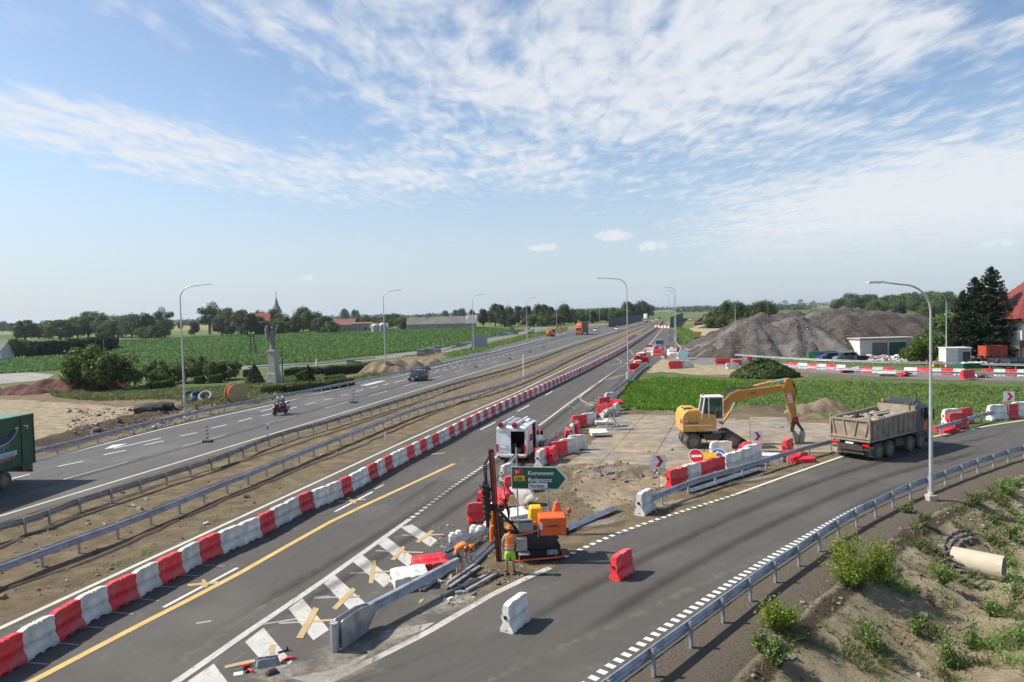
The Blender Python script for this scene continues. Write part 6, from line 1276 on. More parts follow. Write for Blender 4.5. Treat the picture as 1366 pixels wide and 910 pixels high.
blades('tall_grass', [([(828, 545), (838, 512), (875, 505), (940, 507), (990, 512), (985, 540), (905, 552), (850, 549)], 1.0)], 75, .36, LM_grass, 'dense bright green grass between the lamp post and the excavator', 'grass', .022, 3, 1.0, lean=.55)
blades('weeds', [([(950, 508), (1100, 508), (1366, 517), (1500, 522), (1500, 540), (1366, 545), (1250, 566), (1110, 548), (990, 543), (985, 520)], 1.)], 26, .22, LM_weed, 'dark green weeds covering the field right of the excavator', 'weeds', .045, 4, .8, lean=.9)
blades('roadside_grass', [([(60, 520), (130, 525), (240, 520), (340, 512), (420, 498), (440, 508), (330, 528), (230, 533), (120, 535), (75, 530)], 1.), ([(230, 530), (350, 515), (470, 505), (520, 492), (520, 500), (440, 514), (340, 540), (250, 545)], .7)], 26, .38, LM_dry, 'rough green and straw-coloured grass along the left verge', 'grass', .03, 5, .9, lean=.6)
blades('verge_grass', [([(590, 473), (640, 463), (700, 448), (757, 437), (757, 441), (700, 453), (640, 470), (600, 478)], 1.), ([(903, 436), (918, 440), (960, 462), (935, 468), (905, 458)], 1.3), ([(930, 463), (1010, 470), (1140, 470), (1140, 476), (1010, 477), (930, 472)], .8)], 7, .6, LM_weed, 'patches of green grass beside the far roads', 'grass', .05, 6, 1)
bankp = [Vector(p) for p in rail_r[4:46]]; bp2 = [p+Vector((13, -9, 0)) for p in bankp]
blades('ditch_weeds', [(bankp+bp2[::-1], 1.0)], 420, .17, LM_dry, 'sparse weeds and dry grass on the sandy bank of the ditch', 'weeds', .011, 7, -.35, .6, maxn=420000, keep=lambda x, y: (lambda d: ((d > 1.7) & (d < 4.4) & (npr.uniform(size=len(d)) < .45)) | ((d > 7.0) & (npr.uniform(size=len(d)) < .8)))(pdist(x, y, rail_r)[0]))
# the crop: leafy rows across the big field
cf = GL([(0, 499), (118, 492), (330, 488), (420, 483), (520, 472), (600, 463), (640, 453), (700, 441.5), (640, 437.5), (500, 441), (410, 443), (330, 447), (160, 455), (150, 470), (0, 481), (-150, 488), (-150, 505)])
r = np.random.default_rng(8); xs_ = [p.x for p in cf]; ys_ = [p.y for p in cf]; n = 900000; x = r.uniform(min(xs_), max(xs_), n); y = np.exp(r.uniform(math.log(min(ys_)), math.log(max(ys_)), n)); k = inpoly(x, y, cf); x, y = x[k], y[k]
c_, s_ = math.cos(.9), math.sin(.9); u = x*c_+y*s_; v = -x*s_+y*c_; v = np.round(v/.9)*.9+r.normal(size=len(v))*.16; x, y = u*c_-v*s_, u*s_+v*c_; D = np.hypot(x, y); keep_ = r.uniform(size=len(x)) < .62; x, y, D = x[keep_], y[keep_], D[keep_]
LM_crop = leafmat('crop_leaves', (.062, .150, .030), (.16, .29, .075))
me = leaves_mesh('crop_rows', np.stack([x, y, r.uniform(.15, .55, len(x))], 1), r.normal(size=(len(x), 3))*.45+np.array([0, 0, 1]), .00105*D*r.uniform(.7, 1.4, len(x)), LM_crop, np.clip(r.uniform(0, .8, len(x))+.3*fbm(x, y, 25, 3, 4), 0, 1), asp=.8)
tag(link(bpy.data.objects.new('crop_rows', me)), 'dense green leafy crop covering the large field on the left', 'crop', kind='stuff')
flat('crop_field', cf, .02, mat('crop_soil', (.028, .075, .015), .95, 0, .3, .2))
# bushes and young plants on the ditch bank
def bank_bush(px, py, hpx, wf, n, m, label, leaf=.042, cat='bush'):
    p = GG(px, py); h_ = hpx*p.length/F_PX; root = empty('bush' if cat == 'bush' else 'young_plant', p, 0, label, cat); mb = MB(); cen = []
    k = 46 if cat == 'bush' else 7
    for i in range(k):
        a = R.uniform(0, 6.28); rr_ = R.uniform(.05, .8)**1.2*wf*h_; e = Vector((math.cos(a)*rr_, math.sin(a)*rr_, h_*R.uniform(.35, 1.08)*(1.15-.5*rr_/(wf*h_)))); m0 = e*.5+Vector((R.uniform(-.1, .1), R.uniform(-.1, .1), .08)); mb.tube([(0, 0, -.1), m0, e], [.014, .009, .004], 4, caps=False)
        q = n//k; t = npr.uniform(.15, 1.05, q)[:, None]; cen.append(np.array([[*e]])*t+npr.normal(size=(q, 3))*np.array([.07, .07, .06])*h_*(.35+.7*t)*(1 if cat == 'bush' else 2))
    cen = np.concatenate(cen); cen[:, 2] = np.abs(cen[:, 2]); me = leaves_mesh('foliage', cen, npr.normal(size=(len(cen), 3))+np.array([0, 0, .5]), npr.uniform(.6, 1.4, len(cen))*leaf, m, npr.uniform(0, 1, len(cen)), asp=.45); link(bpy.data.objects.new('foliage', me), root); mb.build('stems', M_bark, root); return root
bank_bush(1135, 782, 60, .75, 5000, LM_yg, 'large yellow-green bush on the ditch bank below the guard rail'); bank_bush(1168, 778, 52, .7, 4500, LM_yg, 'right half of the yellow-green bush clump on the ditch bank'); bank_bush(1118, 752, 26, .8, 1500, LM_yg, 'small yellow-green sprig above the large bush')
bank_bush(1035, 842, 38, .8, 3000, LM_yg, 'yellow-green bush lower left on the ditch bank'); bank_bush(1050, 835, 30, .9, 1800, LM_yg, 'loose yellow-green shoots beside the lower left bush'); bank_bush(1035, 888, 32, 1.0, 2200, LM_weed, 'dark green weed clump at the bottom of the bank'); bank_bush(1015, 870, 26, .8, 1200, LM_weed, 'small weed clump left of the bottom one')
for px, py, h_, lb in ((1295, 866, 40, 'young leafy plant at the right on the orange sand'), (1264, 892, 42, 'young leafy plant nearest the bottom edge of the ditch'), (1322, 822, 24, 'smallest young plant beside the ditch bed'), (1163, 868, 34, 'leafy weed low on the bank left of the ditch bed'), (1225, 848, 22, 'leafy weed beside the pale ditch bed'), (1154, 850, 18, 'tiny leafy weed in the middle of the bank')):
    bank_bush(px, py, h_, .6, 700, LM_weed, lb, .045, 'plant')
for px, py, h_, lb in ((1258, 780, 22, 'weed patch on the bank left of the culvert'), (1300, 672, 12, 'weed patch on the bank right of the lamp post base'), (1340, 660, 16, 'green weed patch at the top right of the bank'), (1230, 700, 12, 'small weed patch under the lamp post'), (1213, 685, 10, 'thin weed patch left of the lamp post base'), (1350, 720, 14, 'weed patch at the right edge above the culvert'), (1355, 800, 40, 'tall weeds at the right edge on the far bank'), (1360, 860, 40, 'tall weeds at the lower right corner')):
    bank_bush(px, py, h_, 1.6, 900, LM_weed, lb, .05, 'plant')
# heap of greenery by the crossing road
p = G(1020, 503); n0 = 0; root = empty('overgrown_mound', p, 0, 'dark green overgrown mound left of the red and white line', 'mound'); n = 9000; a = npr.uniform(0, 6.28, n); q = npr.uniform(0, 1, n)**.5; W_ = 4.6; hz_ = 2.0*(1-q**1.5)+fbm(np.cos(a)*q*6, np.sin(a)*q*6, 1.6, 3, 2)*.9*(1-q)+npr.uniform(0, .4, n)
cen = np.stack([np.cos(a)*q*W_, np.sin(a)*q*3.0, hz_.clip(.02)], 1); link(bpy.data.objects.new('weeds_cover', leaves_mesh('weeds_cover', cen, np.stack([np.cos(a)*q, np.sin(a)*q, .8+0*a], 1)+npr.normal(size=(n, 3))*.5, npr.uniform(.14, .34, n), LM_mid, npr.uniform(0, .8, n))), root)
mb = MB(); mb.lathe([(6.0, 0), (5.0, .6), (3.6, 1.3), (2.0, 2.0), (.8, 2.35), (.05, 2.4)], n=20)
mb.v = [(v[0]*.72, v[1]*.40, v[2]*.76) for v in mb.v]; mb.build('soil', M_soil, root, smooth=60)

# stones and clods scattered on the bank
mb = MB(); rs = random.Random(9); k = 0
while k < 1500:
    i = rs.randrange(4, 50); p = rail_r[i]; d_ = rs.uniform(1.3, 9)**1; t = (rail_r[i+1]-p).normalized(); q = p+Vector((t.y, -t.x, 0))*d_+t*rs.uniform(-.6, .6); s_ = rs.uniform(.02, .09)*(1 if rs.random() < .92 else 2.2); k += 1
    mb.box((q.x, q.y, ground_z(q.x, q.y)+s_*.1), (s_*1.4, s_, s_*.8), rs.choice((0, 0, 1)), rz=rs.uniform(0, 3), rx=rs.uniform(-.5, .5), ry=rs.uniform(-.5, .5))
tag(mb.build('stones', [mat('bank_stones', (.26, .22, .17), .9, 0, .3, 2), mat('bank_clods', (.13, .10, .07), .95, 0, .3, 2)], fix=False), 'stones and clods strewn over the bare ditch bank', 'stones', kind='stuff')
mb = MB()
for (x0, y0, x1, y1, n_) in ((575, 700, 720, 780, 260), (700, 600, 900, 700, 420), (850, 555, 1090, 640, 160), (590, 780, 640, 812, 60), (0, 640, 520, 800, 420), (90, 545, 330, 585, 900)):
    for _ in range(n_):
        px, py = rs.uniform(x0, x1), rs.uniform(y0, y1)
        p = G(px, py)
        big = 1.9 if x0 == 90 else 1
        if inpoly(np.array([p.x]), np.array([p.y]), road_polys['ramp'])[0] or (inpoly(np.array([p.x]), np.array([p.y]), road_polys['main'])[0] and px < 560) or inpoly(np.array([p.x]), np.array([p.y]), road_polys['left'])[0]: continue
        s_ = big*rs.uniform(.02, .08)*(1 if rs.random() < .9 else 2.4); mb.box((p.x, p.y, max(ground_z(p.x, p.y), 0)+s_*.25), (s_*1.5, s_, s_*.8), rs.choice((0, 1, 2)), rz=rs.uniform(0, 3), rx=rs.uniform(-.5, .5), ry=rs.uniform(-.4, .4))
tag(mb.build('clods', [mat('soil_clods', (.22, .175, .12), .95, 0, .3, 2), mat('dark_clods', (.10, .08, .06), .95, 0, .3, 2), mat('pale_gravel', (.36, .33, .28), .9, 0, .3, 2)], fix=False), 'clods and gravel strewn over the bare ground of the works', 'clods', kind='stuff')
blades('grass_tufts', [(bankp+bp2[::-1], 1.0)], 900, .30, LM_dry, 'ragged tufts of half-dry grass on the ditch bank', 'grass', .007, 21, 5, .75, maxn=600000, keep=lambda x, y: (lambda d: (d > 1.6) & (d < 13) & ((fbm(x, y, .9, 2, 91) > .36) | ((fbm(x, y, 2.4, 2, 92) > .34) & (d > 6.2))))(pdist(x, y, rail_r)[0]))
blades('green_tufts', [(bankp+bp2[::-1], 1.0)], 420, .26, LM_weed, 'fresh green weeds in patches on the ditch bank', 'weeds', .009, 22, 5, .9, maxn=400000, keep=lambda x, y: (lambda d: (d > 1.5) & (d < 13) & (fbm(x, y, 1.7, 2, 95) > .40))(pdist(x, y, rail_r)[0]))
# ================================================================ heaps, buildings, yard
M_grav1 = mat('grey_brown_gravel', (.054, .046, .040), .95, 0, .4, .5, 1, 4, col2=(.120, .112, .102), c2=(.42, .58), dirt=((.30, .28, .25), .35, 3.5)); M_grav2 = mat('dark_brown_gravel', (.044, .034, .029), .95, 0, .4, .5, 1, 4, col2=(.072, .059, .050), c2=(.42, .6), dirt=((.22, .19, .17), .3, 3.5))
M_redsoil = mat('red_soil', (.070, .022, .016), .95, 0, .3, .9, 1, 4, col2=(.11, .038, .027)); M_dirt = mat('heap_dirt', (.20, .155, .10), .95, 0, .3, .8, 1, 3, col2=(.12, .09, .058))
M_stones = mat('pale_stones', (.20, .18, .16), .9, 0, .35, .5)
def heap(px, py, peaks, m, label, rx, ry, name='gravel_heap', seed=1, slope=.62, stones=0, res=.55):
    """dumped heap: union of tipped cones (dx, dy, h) with runnels and loose stones"""
    c = G(px, py); nx_, ny_ = int(2*rx/res), int(2*ry/res); X_, Y_ = np.meshgrid(np.linspace(-rx, rx, nx_), np.linspace(-ry*.75, ry*1.6, int(ny_*1.18))); ny_ = X_.shape[0]; Z_ = np.full(X_.shape, -9.)
    for (dx, dy, h_) in peaks:
        a = np.arctan2(Y_-dy, X_-dx); d = np.hypot(X_-dx, Y_-dy)*(1+.10*np.sin(a*7+dx)+.05*np.sin(a*17))
        Z_ = np.maximum(Z_, h_-slope*(np.sqrt(d*d+1.5)-1.2))
    Z_ = Z_+fbm(X_+seed*50, Y_, 3.5, 4, seed)*.55*np.clip(Z_, 0, 1.5)/1.5+fbm(X_+seed*50, Y_, 1.3, 3, seed+3)*.34*np.clip(Z_, 0, 1)
    ok = Z_ > -.05; Z_ = np.where(ok, Z_, -.3); v = np.stack([X_, Y_, Z_], -1).reshape(-1, 3); id_ = np.arange(nx_*ny_).reshape(ny_, nx_)
    q = np.stack([id_[:-1, :-1], id_[:-1, 1:], id_[1:, 1:], id_[1:, :-1]], -1).reshape(-1, 4); q = q[ok.reshape(-1)[q].any(1)]
    me = np_mesh(name, v, q); me.materials.append(m); o = link(bpy.data.objects.new(name, me)); o.location = c; tag(o, label, 'heap')
    if stones:
        mb = MB(); r = random.Random(seed)
        for k in range(stones):
            i, j = r.randrange(1, ny_-1), r.randrange(1, nx_-1)
            if not ok[i, j]: continue
            s_ = r.uniform(.06, .20)*r.choice((1, 1, 1.5)); mb.box((X_[i, j], Y_[i, j], Z_[i, j]+s_*.2), (s_*1.3, s_, s_*.8), rz=r.uniform(0, 3), rx=r.uniform(-.6, .6), ry=r.uniform(-.6, .6))
        tag(mb.build('stones', M_stones, o, fix=False), kind='stuff')
    return o
heap(1032, 474.5, [(-9.5, 5, 3.1), (-5.5, 6, 5.2), (-1.5, 6.5, 7.3), (3.2, 7, 6.3), (7.2, 6.5, 7.5), (10.5, 5, 5.2), (13, 4, 3.2)], M_grav1, 'front gravel heap with two pale grey peaks', 24, 17, seed=2, stones=1500)
heap(985, 476, [(-2.5, 3, 2.8), (.5, 4, 4.4), (3, 5, 5.3)], M_grav2, 'dark brown gravel heap left of the two pale peaks', 12, 10, seed=15, stones=350)
heap(1035, 468, [(-9, 6, 5.0), (-4, 8, 6.9), (0, 9, 8.0), (4, 9, 8.1), (8, 9, 8.2), (12, 9, 8.3)], M_grav2, 'dark flat-topped gravel heap behind the two pale peaks', 30, 20, seed=3, res=.8, stones=300)
heap(1128, 466, [(-8, 4, 6.8), (-4, 5, 8.2), (-1, 5, 8.8), (2, 5, 8.9), (5, 5, 8.6), (8, 4, 8.2), (-11, 2, 5), (2, -1, 6.2)], M_grav1, 'tall grey-brown gravel heap right of the two pale peaks', 28, 20, seed=4, res=.7, stones=800)
heap(1135, 472, [(-6, 3, 4.9), (0, 4, 5.6), (4, 4, 4.6)], M_grav2, 'dark brown gravel heap at the foot of the tall grey-brown one', 16, 12, seed=5, stones=500)
heap(1200, 468, [(-8, 6, 7.4), (-5, 7, 7.7), (-2, 7, 7.8), (1, 7, 7.9), (4, 7, 7.8), (7, 7, 7.5), (10, 6, 6.4), (13, 5, 5.0)], M_grav2, 'long dark gravel heap behind the low garage', 30, 20, seed=6, res=.7, stones=500)
heap(66, 523, [(-9, 1, .9), (-5, 1.5, 1.2), (-1, 2, 1.8), (1.5, 3, 2.5), (3.6, 4, 2.9)], M_redsoil, 'heap of dark red soil beside the big leafy bush', 15, 8, 'soil_heap', 7, .75, res=.3)
heap(12, 526, [(-4, 0, .8), (0, 1, 1.1), (3, .5, .9)], M_redsoil, 'low red soil heap at the left edge', 8, 5, 'soil_heap', 8, .6, res=.3)
heap(523, 497, [(-3, 2, 1.7), (0, 2, 2.0), (3, 3, 1.5)], M_dirt, 'brown dirt heap left of the lamp beside the dark car', 9, 6, 'soil_heap', 9, .7, res=.3); heap(558, 488, [(-1.5, 1, 1.1), (1.5, 1.5, 1.5)], M_dirt, 'smaller brown dirt heap behind the dark car', 6, 5, 'soil_heap', 10, .7, res=.3)
heap(1088, 550, [(-1, .5, .8), (.8, .6, 1.1), (2, .3, .6)], M_dirt, 'weedy sandy heap behind the excavator arm', 4, 3, 'soil_heap', 11, .7, res=.2)
heap(820, 634, [(-1, .3, .35), (.5, .5, .5), (1.8, .3, .4)], M_soil, 'broken soil and asphalt clods right of the green sign', 4, 2, 'soil_heap', 12, .5, res=.12, stones=90)
heap(985, 437, [(-14, 3, 1.2), (-6, 4, 1.8), (2, 4, 1.4)], M_grav2, 'low dark spoil heap left of the gravel heaps', 24, 10, 'soil_heap', 13, .4, res=.8)
M_plaster = mat('white_plaster', (.66, .65, .62), .85, 0, .08, 1, dirt=((.42, .40, .36), .5, .6)); M_roofred = mat('red_metal_roof', (.27, .065, .055), .5, 0, .10, 1.2, dirt=((.24, .07, .06), .4, .5)); M_tile = mat('old_red_tiles', (.25, .11, .085), .85, 0, .2, .5, dirt=((.16, .10, .08), .6, .3))
M_tileor = mat('orange_church_tiles', (.42, .12, .055), .8, 0, .15, .5); M_brick = mat('pale_brick', (.36, .28, .22), .9, 0, .2, .6); M_roofgrey = mat('grey_barn_roof', (.155, .145, .135), .85, 0, .2, .3, dirt=((.22, .21, .19), .5, .2)); M_stone = mat('barn_wall', (.42, .39, .34), .9, 0, .15, .5, dirt=((.28, .25, .21), .5, .4))
M_slate = mat('slate_spire', (.17, .18, .20), .6, 0, .12, 1); M_brown = mat('brown_boards', (.12, .07, .045), .8, 0, .2, 2); M_gdoor = mat('dark_green_door', (.012, .095, .065), .6, 0, .1, 1); M_greyd = mat('grey_door', (.16, .15, .145), .7, 0, .1, 1)
def house(px, py, L, D, hw, hr, rz, mw, mr, label, wins=(), name='house', over=.4, cat='house', hip=0, chim=0):
    root = empty(name, G(px, py), rz, label, cat); mb = MB(); mb.prism([(0, -.3), (0, hw), (D/2, hr-.15), (D, hw), (D, -.3)], 0, L, 'X'); mb.build('wall', mw, root); mb = MB(); t = .18; sl = (hr-hw)/(D/2); e = over
    for s in (0, 1):
        y0, y1 = (-e, D/2) if s == 0 else (D+e, D/2); z0 = hw-sl*e; a, b = (-over+0, L+over)
        mb.add([(a, y0, z0), (b, y0, z0), (b-hip, y1, hr), (a+hip, y1, hr), (a, y0, z0+t), (b, y0, z0+t), (b-hip, y1, hr+t), (a+hip, y1, hr+t)], [(0, 1, 2, 3), (7, 6, 5, 4), (0, 3, 7, 4), (1, 5, 6, 2), (2, 6, 7, 3), (0, 4, 5, 1)])
    rf = mb.build('roof', mr, root)
    for k in range(chim): mb = MB(); mb.box((L*(.3+.4*k), D*.45, hr+.3), (.6, .6, 1.4)); mb.build('chimney', M_brick, rf)
    for (x, z, w_, h_, face) in wins:
        mb = MB()
        if face == 'f': mb.box((x, -.02, z), (w_, .10, h_)); f = mb.build('window', M_plaster, root); mb = MB(); mb.box((x, -.08, z), (w_*.8, .03, h_*.85)); mb.build('pane', M_glass, f)
        else: mb.box((-.02, x, z), (.10, w_, h_)); f = mb.build('window', M_plaster, root); mb = MB(); mb.box((-.08, x, z), (.03, w_*.8, h_*.85)); mb.build('pane', M_glass, f)
    return root
house(543, 440.5, 40, 12, 3.6, 8.0, .05, M_stone, M_roofgrey, 'long grey-roofed barn with pale walls at the field edge', [(3+i*3.6, 1.9, .9, .8, 'f') for i in range(10)], 'barn', .5, 'barn', 0, 1)
house(622, 440, 6, 18, 3.8, 8.8, .05, M_stone, M_slate, 'dark-roofed wing at the right end of the long barn', [], 'barn', .5, 'barn', 2)
house(443, 443.5, 14, 9, 4.6, 8.2, .05, M_brick, M_tile, 'brick house with a dull red tiled roof behind the field', [(2+i*3, 2, 1, 1.2, 'f') for i in range(4)]); house(470, 443.5, 12, 8, 5.2, 5.9, .05, M_brick, M_tile, 'flat-roofed pale brick house right of the dull red roof', [(2, 2, 1.2, 1.2, 'f'), (8, 2.2, 2.4, 2.6, 'f')])
house(412, 442, 9, 8, 4.0, 7.0, .1, M_brick, M_tile, 'small red-roofed house partly hidden by trees', []); house(494, 444, 10, 7, 3.0, 5.2, .1, M_stone, M_roofgrey, 'low grey farm shed between trees', []); house(339, 447, 9, 11, 6.5, 13, .25, M_tileor, M_tileor, 'orange-red church nave roof showing between trees', [], 'church_nave', .3, 'church')
for px, py, h_, r_, lb in ((501, 444.5, 4.2, 2.4, 'squat pale silo beside the farm shed'), (511, 444, 4.6, 2.2, 'second pale silo beside the farm shed')):
    mb = MB(); mb.lathe([(r_, 0), (r_, h_), (r_*.5, h_+1.1), (.1, h_+1.4)]); o = mb.build('silo', mat('silo_metal_%d' % px, (.4, .4, .4), .5, .4), smooth=40); o.location = G(px, py); tag(o, lb, 'silo')
root = empty('church_tower', G(370, 441), .4, 'church tower with a slate spire rising above the trees', 'church tower'); Dt = G(370, 441).length; u_ = Dt/F_PX
mb = MB(); mb.box((0, 0, 12*u_), (11*u_, 11*u_, 24*u_)); mb.build('wall', M_plaster, root)
mb = MB(); q = [(6.3, 22), (6.5, 23.5), (4.6, 28), (2.5, 33), (1.2, 38), (.25, 43), (.1, 46)]; mb.lathe([(r_*u_*1.05, z*u_) for r_, z in q], n=8); rf = mb.build('spire', M_slate, root); mb = MB(); mb.tube([(0, 0, 45*u_), (0, 0, 49*u_)], .3*u_, 5); mb.box((0, 0, 47.5*u_), (1.6*u_, .3*u_, .3*u_)); mb.build('cross', M_dsteel, rf)
for s in (-2.4, 2.4): mb = MB(); mb.box((s*u_, -5.6*u_, 19*u_), (1.6*u_, .3*u_, 3.5*u_)); mb.build('belfry_window', M_glass, root)
house(-24, 480, 6.3, 4.6, 2.6, 4.9, -.15+math.pi/2*0, M_plaster, M_roofgrey, 'small white house with a grey roof at the left edge', [], 'house', .3)
root = house(3, 480, 4.2, 8, 2.5, 5.0, 0, M_plaster, M_roofgrey, 'x', []) if False else None
house(250, 430.5, 22, 14, 4, 7.5, .1, M_plaster, M_plaster, 'tiny pale farm building far behind the tall lamp', [])
# red-roofed house on the right
root = empty('house', G(1363, 483), -.12, 'white house with a red metal roof at the right edge', 'house'); mb = MB(); mb.box((6, 5, 3.5), (12, 10, 7.2)); w_ = mb.build('wall', M_plaster, root)
mb = MB(); a = [(-1.5, -1.4, 6.7), (14, -1.4, 6.7), (14, 11.4, 6.7), (-1.5, 11.4, 6.7), (4.2, 5, 13.2), (9.0, 5, 13.2)]
mb.add(a, [(0, 1, 5, 4), (1, 2, 5), (2, 3, 4, 5), (3, 0, 4), (3, 2, 1, 0)])
for k in range(24): x = -1.1+k*.62; t = min(1, (x+1.5)/5.7); mb.tube([(x, -1.4, 6.78), (max(x, -1.5+5.7*t), -1.4+6.4*min(1, t), 6.78+6.4*min(1, t))], .04, 4)
for k in range(20): y = -1.1+k*.62; t = 1-abs(y-5)/6.4; mb.tube([(-1.5, y, 6.78), (-1.5+5.7*t, y, 6.78+6.5*t)], .04, 4)
rf = mb.build('roof', M_roofred, root); mb = MB(); mb.box((6, 5, 13), (.9, .7, 1.8)); mb.build('chimney', M_brick, rf)
mb = MB(); mb.box((-.6, 1.2, 6.3), (2.6, 3.2, .16), ry=.35); mb.build('lower_roof_edge', M_roofred, root)
for (x, z) in ((1.2, 5.5), (3.4, 5.5), (.9, 3.4), (3.6, 3.4)): mb = MB(); mb.box((x, -.02, z), (1.0, .08, 1.3)); f = mb.build('window', M_signw, root); mb = MB(); mb.box((x, -.08, z), (.8, .03, 1.1)); mb.build('pane', M_glass, f)
mb = MB(); mb.box((1, -1.2, 2.5), (5.2, 2.4, .18)); mb.box((1, -2.35, 3.0), (5.2, .06, .9)); 
for x in (-1.4, 1.0, 3.4): mb.box((x, -2.2, 1.2), (.25, .25, 2.5))
mb.build('balcony', M_brown, root); mb = MB(); mb.box((2.5, -.04, 1.1), (2.4, .08, 2.1)); mb.build('garage_door', M_dsteel, root)
# garage
root = empty('garage', G(1147, 475), -.03, 'low white garage with a grey and a green door in front of the heaps', 'garage'); mb = MB(); mb.box((5.2, 3, 1.45), (10.4, 6, 3.0)); mb.box((.9, -.05, .5), (1.8, .12, 1.1)); mb.build('wall', M_plaster, root)
mb = MB(); mb.box((5.2, 2.8, 3.08), (10.9, 6.8, .22), rx=-.02); mb.build('roof', M_conc, root)
for x, w_, m_ in ((3.6, 2.7, M_greyd), (6.8, 3.0, M_gdoor)): mb = MB(); mb.box((x, -.05, 1.2), (w_, .08, 2.35)); 
for x, w_, m_, nm in ((3.6, 2.7, M_greyd, 'grey door'), (6.8, 3.0, M_gdoor, 'dark green door')): mb = MB(); mb.box((x, -.06, 1.2), (w_, .08, 2.35)); tag(mb.build('garage_door', m_, root), nm)
mb = MB(); mb.box((9.4, -.03, 1.3), (1.9, .05, 2.5)); mb.build('grey_wall_panel', M_conc, root)
root = empty('site_cabin', G(1262, 490), -.15, 'grey and white site cabin with a dark door in front of the spruces', 'cabin'); mb = MB(); mb.box((.8, 1.2, 1.35), (1.6, 2.4, 2.7)); mb.build('white_end', M_plaster, root); mb = MB(); mb.box((2.5, 1.2, 1.35), (1.8, 2.4, 2.7)); mb.build('wall', mat('cabin_grey', (.32, .34, .37), .6), root); mb = MB(); mb.box((1.7, 1.2, 2.76), (3.6, 2.6, .12)); mb.build('roof', M_plaster, root); mb = MB(); mb.box((2.75, -.03, 1.15), (.95, .06, 2.1)); mb.build('door', M_dkpaint, root)
house(1266, 470, 5, 4, 2.2, 2.9, 0, M_plaster, M_roofgrey, 'pale shed behind the site cabin', [], 'shed', .2, 'shed')
def skip(px, py, L, W_, H_, m, lb, load=None, legs=0):
    root = empty('skip_container', G(px, py), -.05, lb, 'skip'); mb = MB(); z0 = legs; t = .06
    mb.box((0, -W_/2, z0+H_/2), (L, t, H_)); mb.box((0, W_/2, z0+H_/2), (L, t, H_)); mb.box((-L/2, 0, z0+H_/2), (t, W_, H_)); mb.box((L/2, 0, z0+H_/2), (t, W_, H_)); mb.box((0, 0, z0+.05), (L, W_, .1))
    for k in range(7): mb.box((-L/2+.2+k*(L-.4)/6, -W_/2-.05, z0+H_/2), (.08, .08, H_))
    mb.box((0, -W_/2-.03, z0+H_), (L+.1, .12, .1)); mb.build('skip_body', m, root)
    if legs: mb = MB(); [mb.box((x, y, legs/2), (.3, .3, legs)) for x in (-L*.35, L*.35) for y in (-.8, .8)]; mb.build('frame', M_dsteel, root)
    if load: mb = MB(); [mb.box((R.uniform(-L*.4, L*.4), R.uniform(-.6, .6), z0+H_*.95), (R.uniform(.3, .9), .5, .3), rz=R.uniform(0, 3), rx=R.uniform(-.5, .5)) for k in range(9)]; mb.build('waste_load', load, root)
skip(1299, 491, 3.8, 1.6, .7, M_gdoor, 'green low skip full of pale waste in front of the cabin', M_plaster); skip(1324, 486, 3.0, 2, 1.5, mat('faded_red_paint', (.42, .06, .035), .55, 0, .15), 'red box container raised on dark legs under the spruces', None, 1.3); skip(1149, 482, 1.8, 1.2, .9, M_black, 'small black skip at the foot of the garage'); skip(1250, 489.5, 1.2, .9, .8, M_signy, 'small yellow container left of the site cabin')
mb = MB(); rr_ = random.Random(4)
for k in range(170):
    px, py = rr_.uniform(1158, 1222), rr_.uniform(475.5, 483.5); p = G(px, py); s_ = rr_.uniform(.12, .55); mb.box((p.x, p.y, s_*.3), (s_*1.6, s_, s_*.7), rr_.choice((0, 0, 1, 2, 3)), rz=rr_.uniform(0, 3), rx=rr_.uniform(-.4, .4))
tag(mb.build('rubble', [M_plaster, M_conc, M_brick, M_dsteel]), 'strewn pale rubble and scrap in front of the green garage door', 'rubble', kind='stuff')
root = empty('painted_wall', G(1078, 480.5), -.06, 'low graffiti-painted wall in green, yellow and mauve behind parked cars', 'wall'); mb = MB(); mb.box((2.4, 0, .75), (4.8, .18, 1.5)); mb.build('wall', mat('teal_paint', (.10, .28, .26), .6, 0, .25, 1.5), root)
for x, z, w_, h_, c_ in ((.5, .8, .8, 1.2, (.10, .42, .12)), (.75, .6, .5, .9, (.62, .72, .06)), (1.7, .9, 1.1, .8, (.12, .25, .42)), (2.9, .8, .8, 1.1, (.52, .32, .42)), (3.7, .9, .6, .9, (.55, .50, .50)), (3.3, 1.2, 1.3, .3, (.35, .22, .34)), (4.3, .6, .5, .8, (.45, .14, .12))): mb = MB(); mb.prism([(x-w_/2, z-h_/2), (x+w_*.4, z-h_*.5), (x+w_/2, z+h_*.3), (x+w_*.1, z+h_/2), (x-w_*.5, z+h_*.4)], -.12, -.09-.004*x, 'Y'); mb.build('paint_patch', mat('paint_%d' % int(x*10), c_, .6), root)
# painted banner post by the heap
mb = MB(); mb.box((0, 0, 1.5), (1.0, .08, 2.9), ry=.06); mb.box((0, -.045, .9), (.5, .02, 1.0), 1, ry=.06); o = mb.build('banner', [mat('cream_banner', (.72, .66, .45), .6), M_orange]); o.location = G(973, 474); tag(o, 'upright cream and orange banner in front of the heap', 'banner')
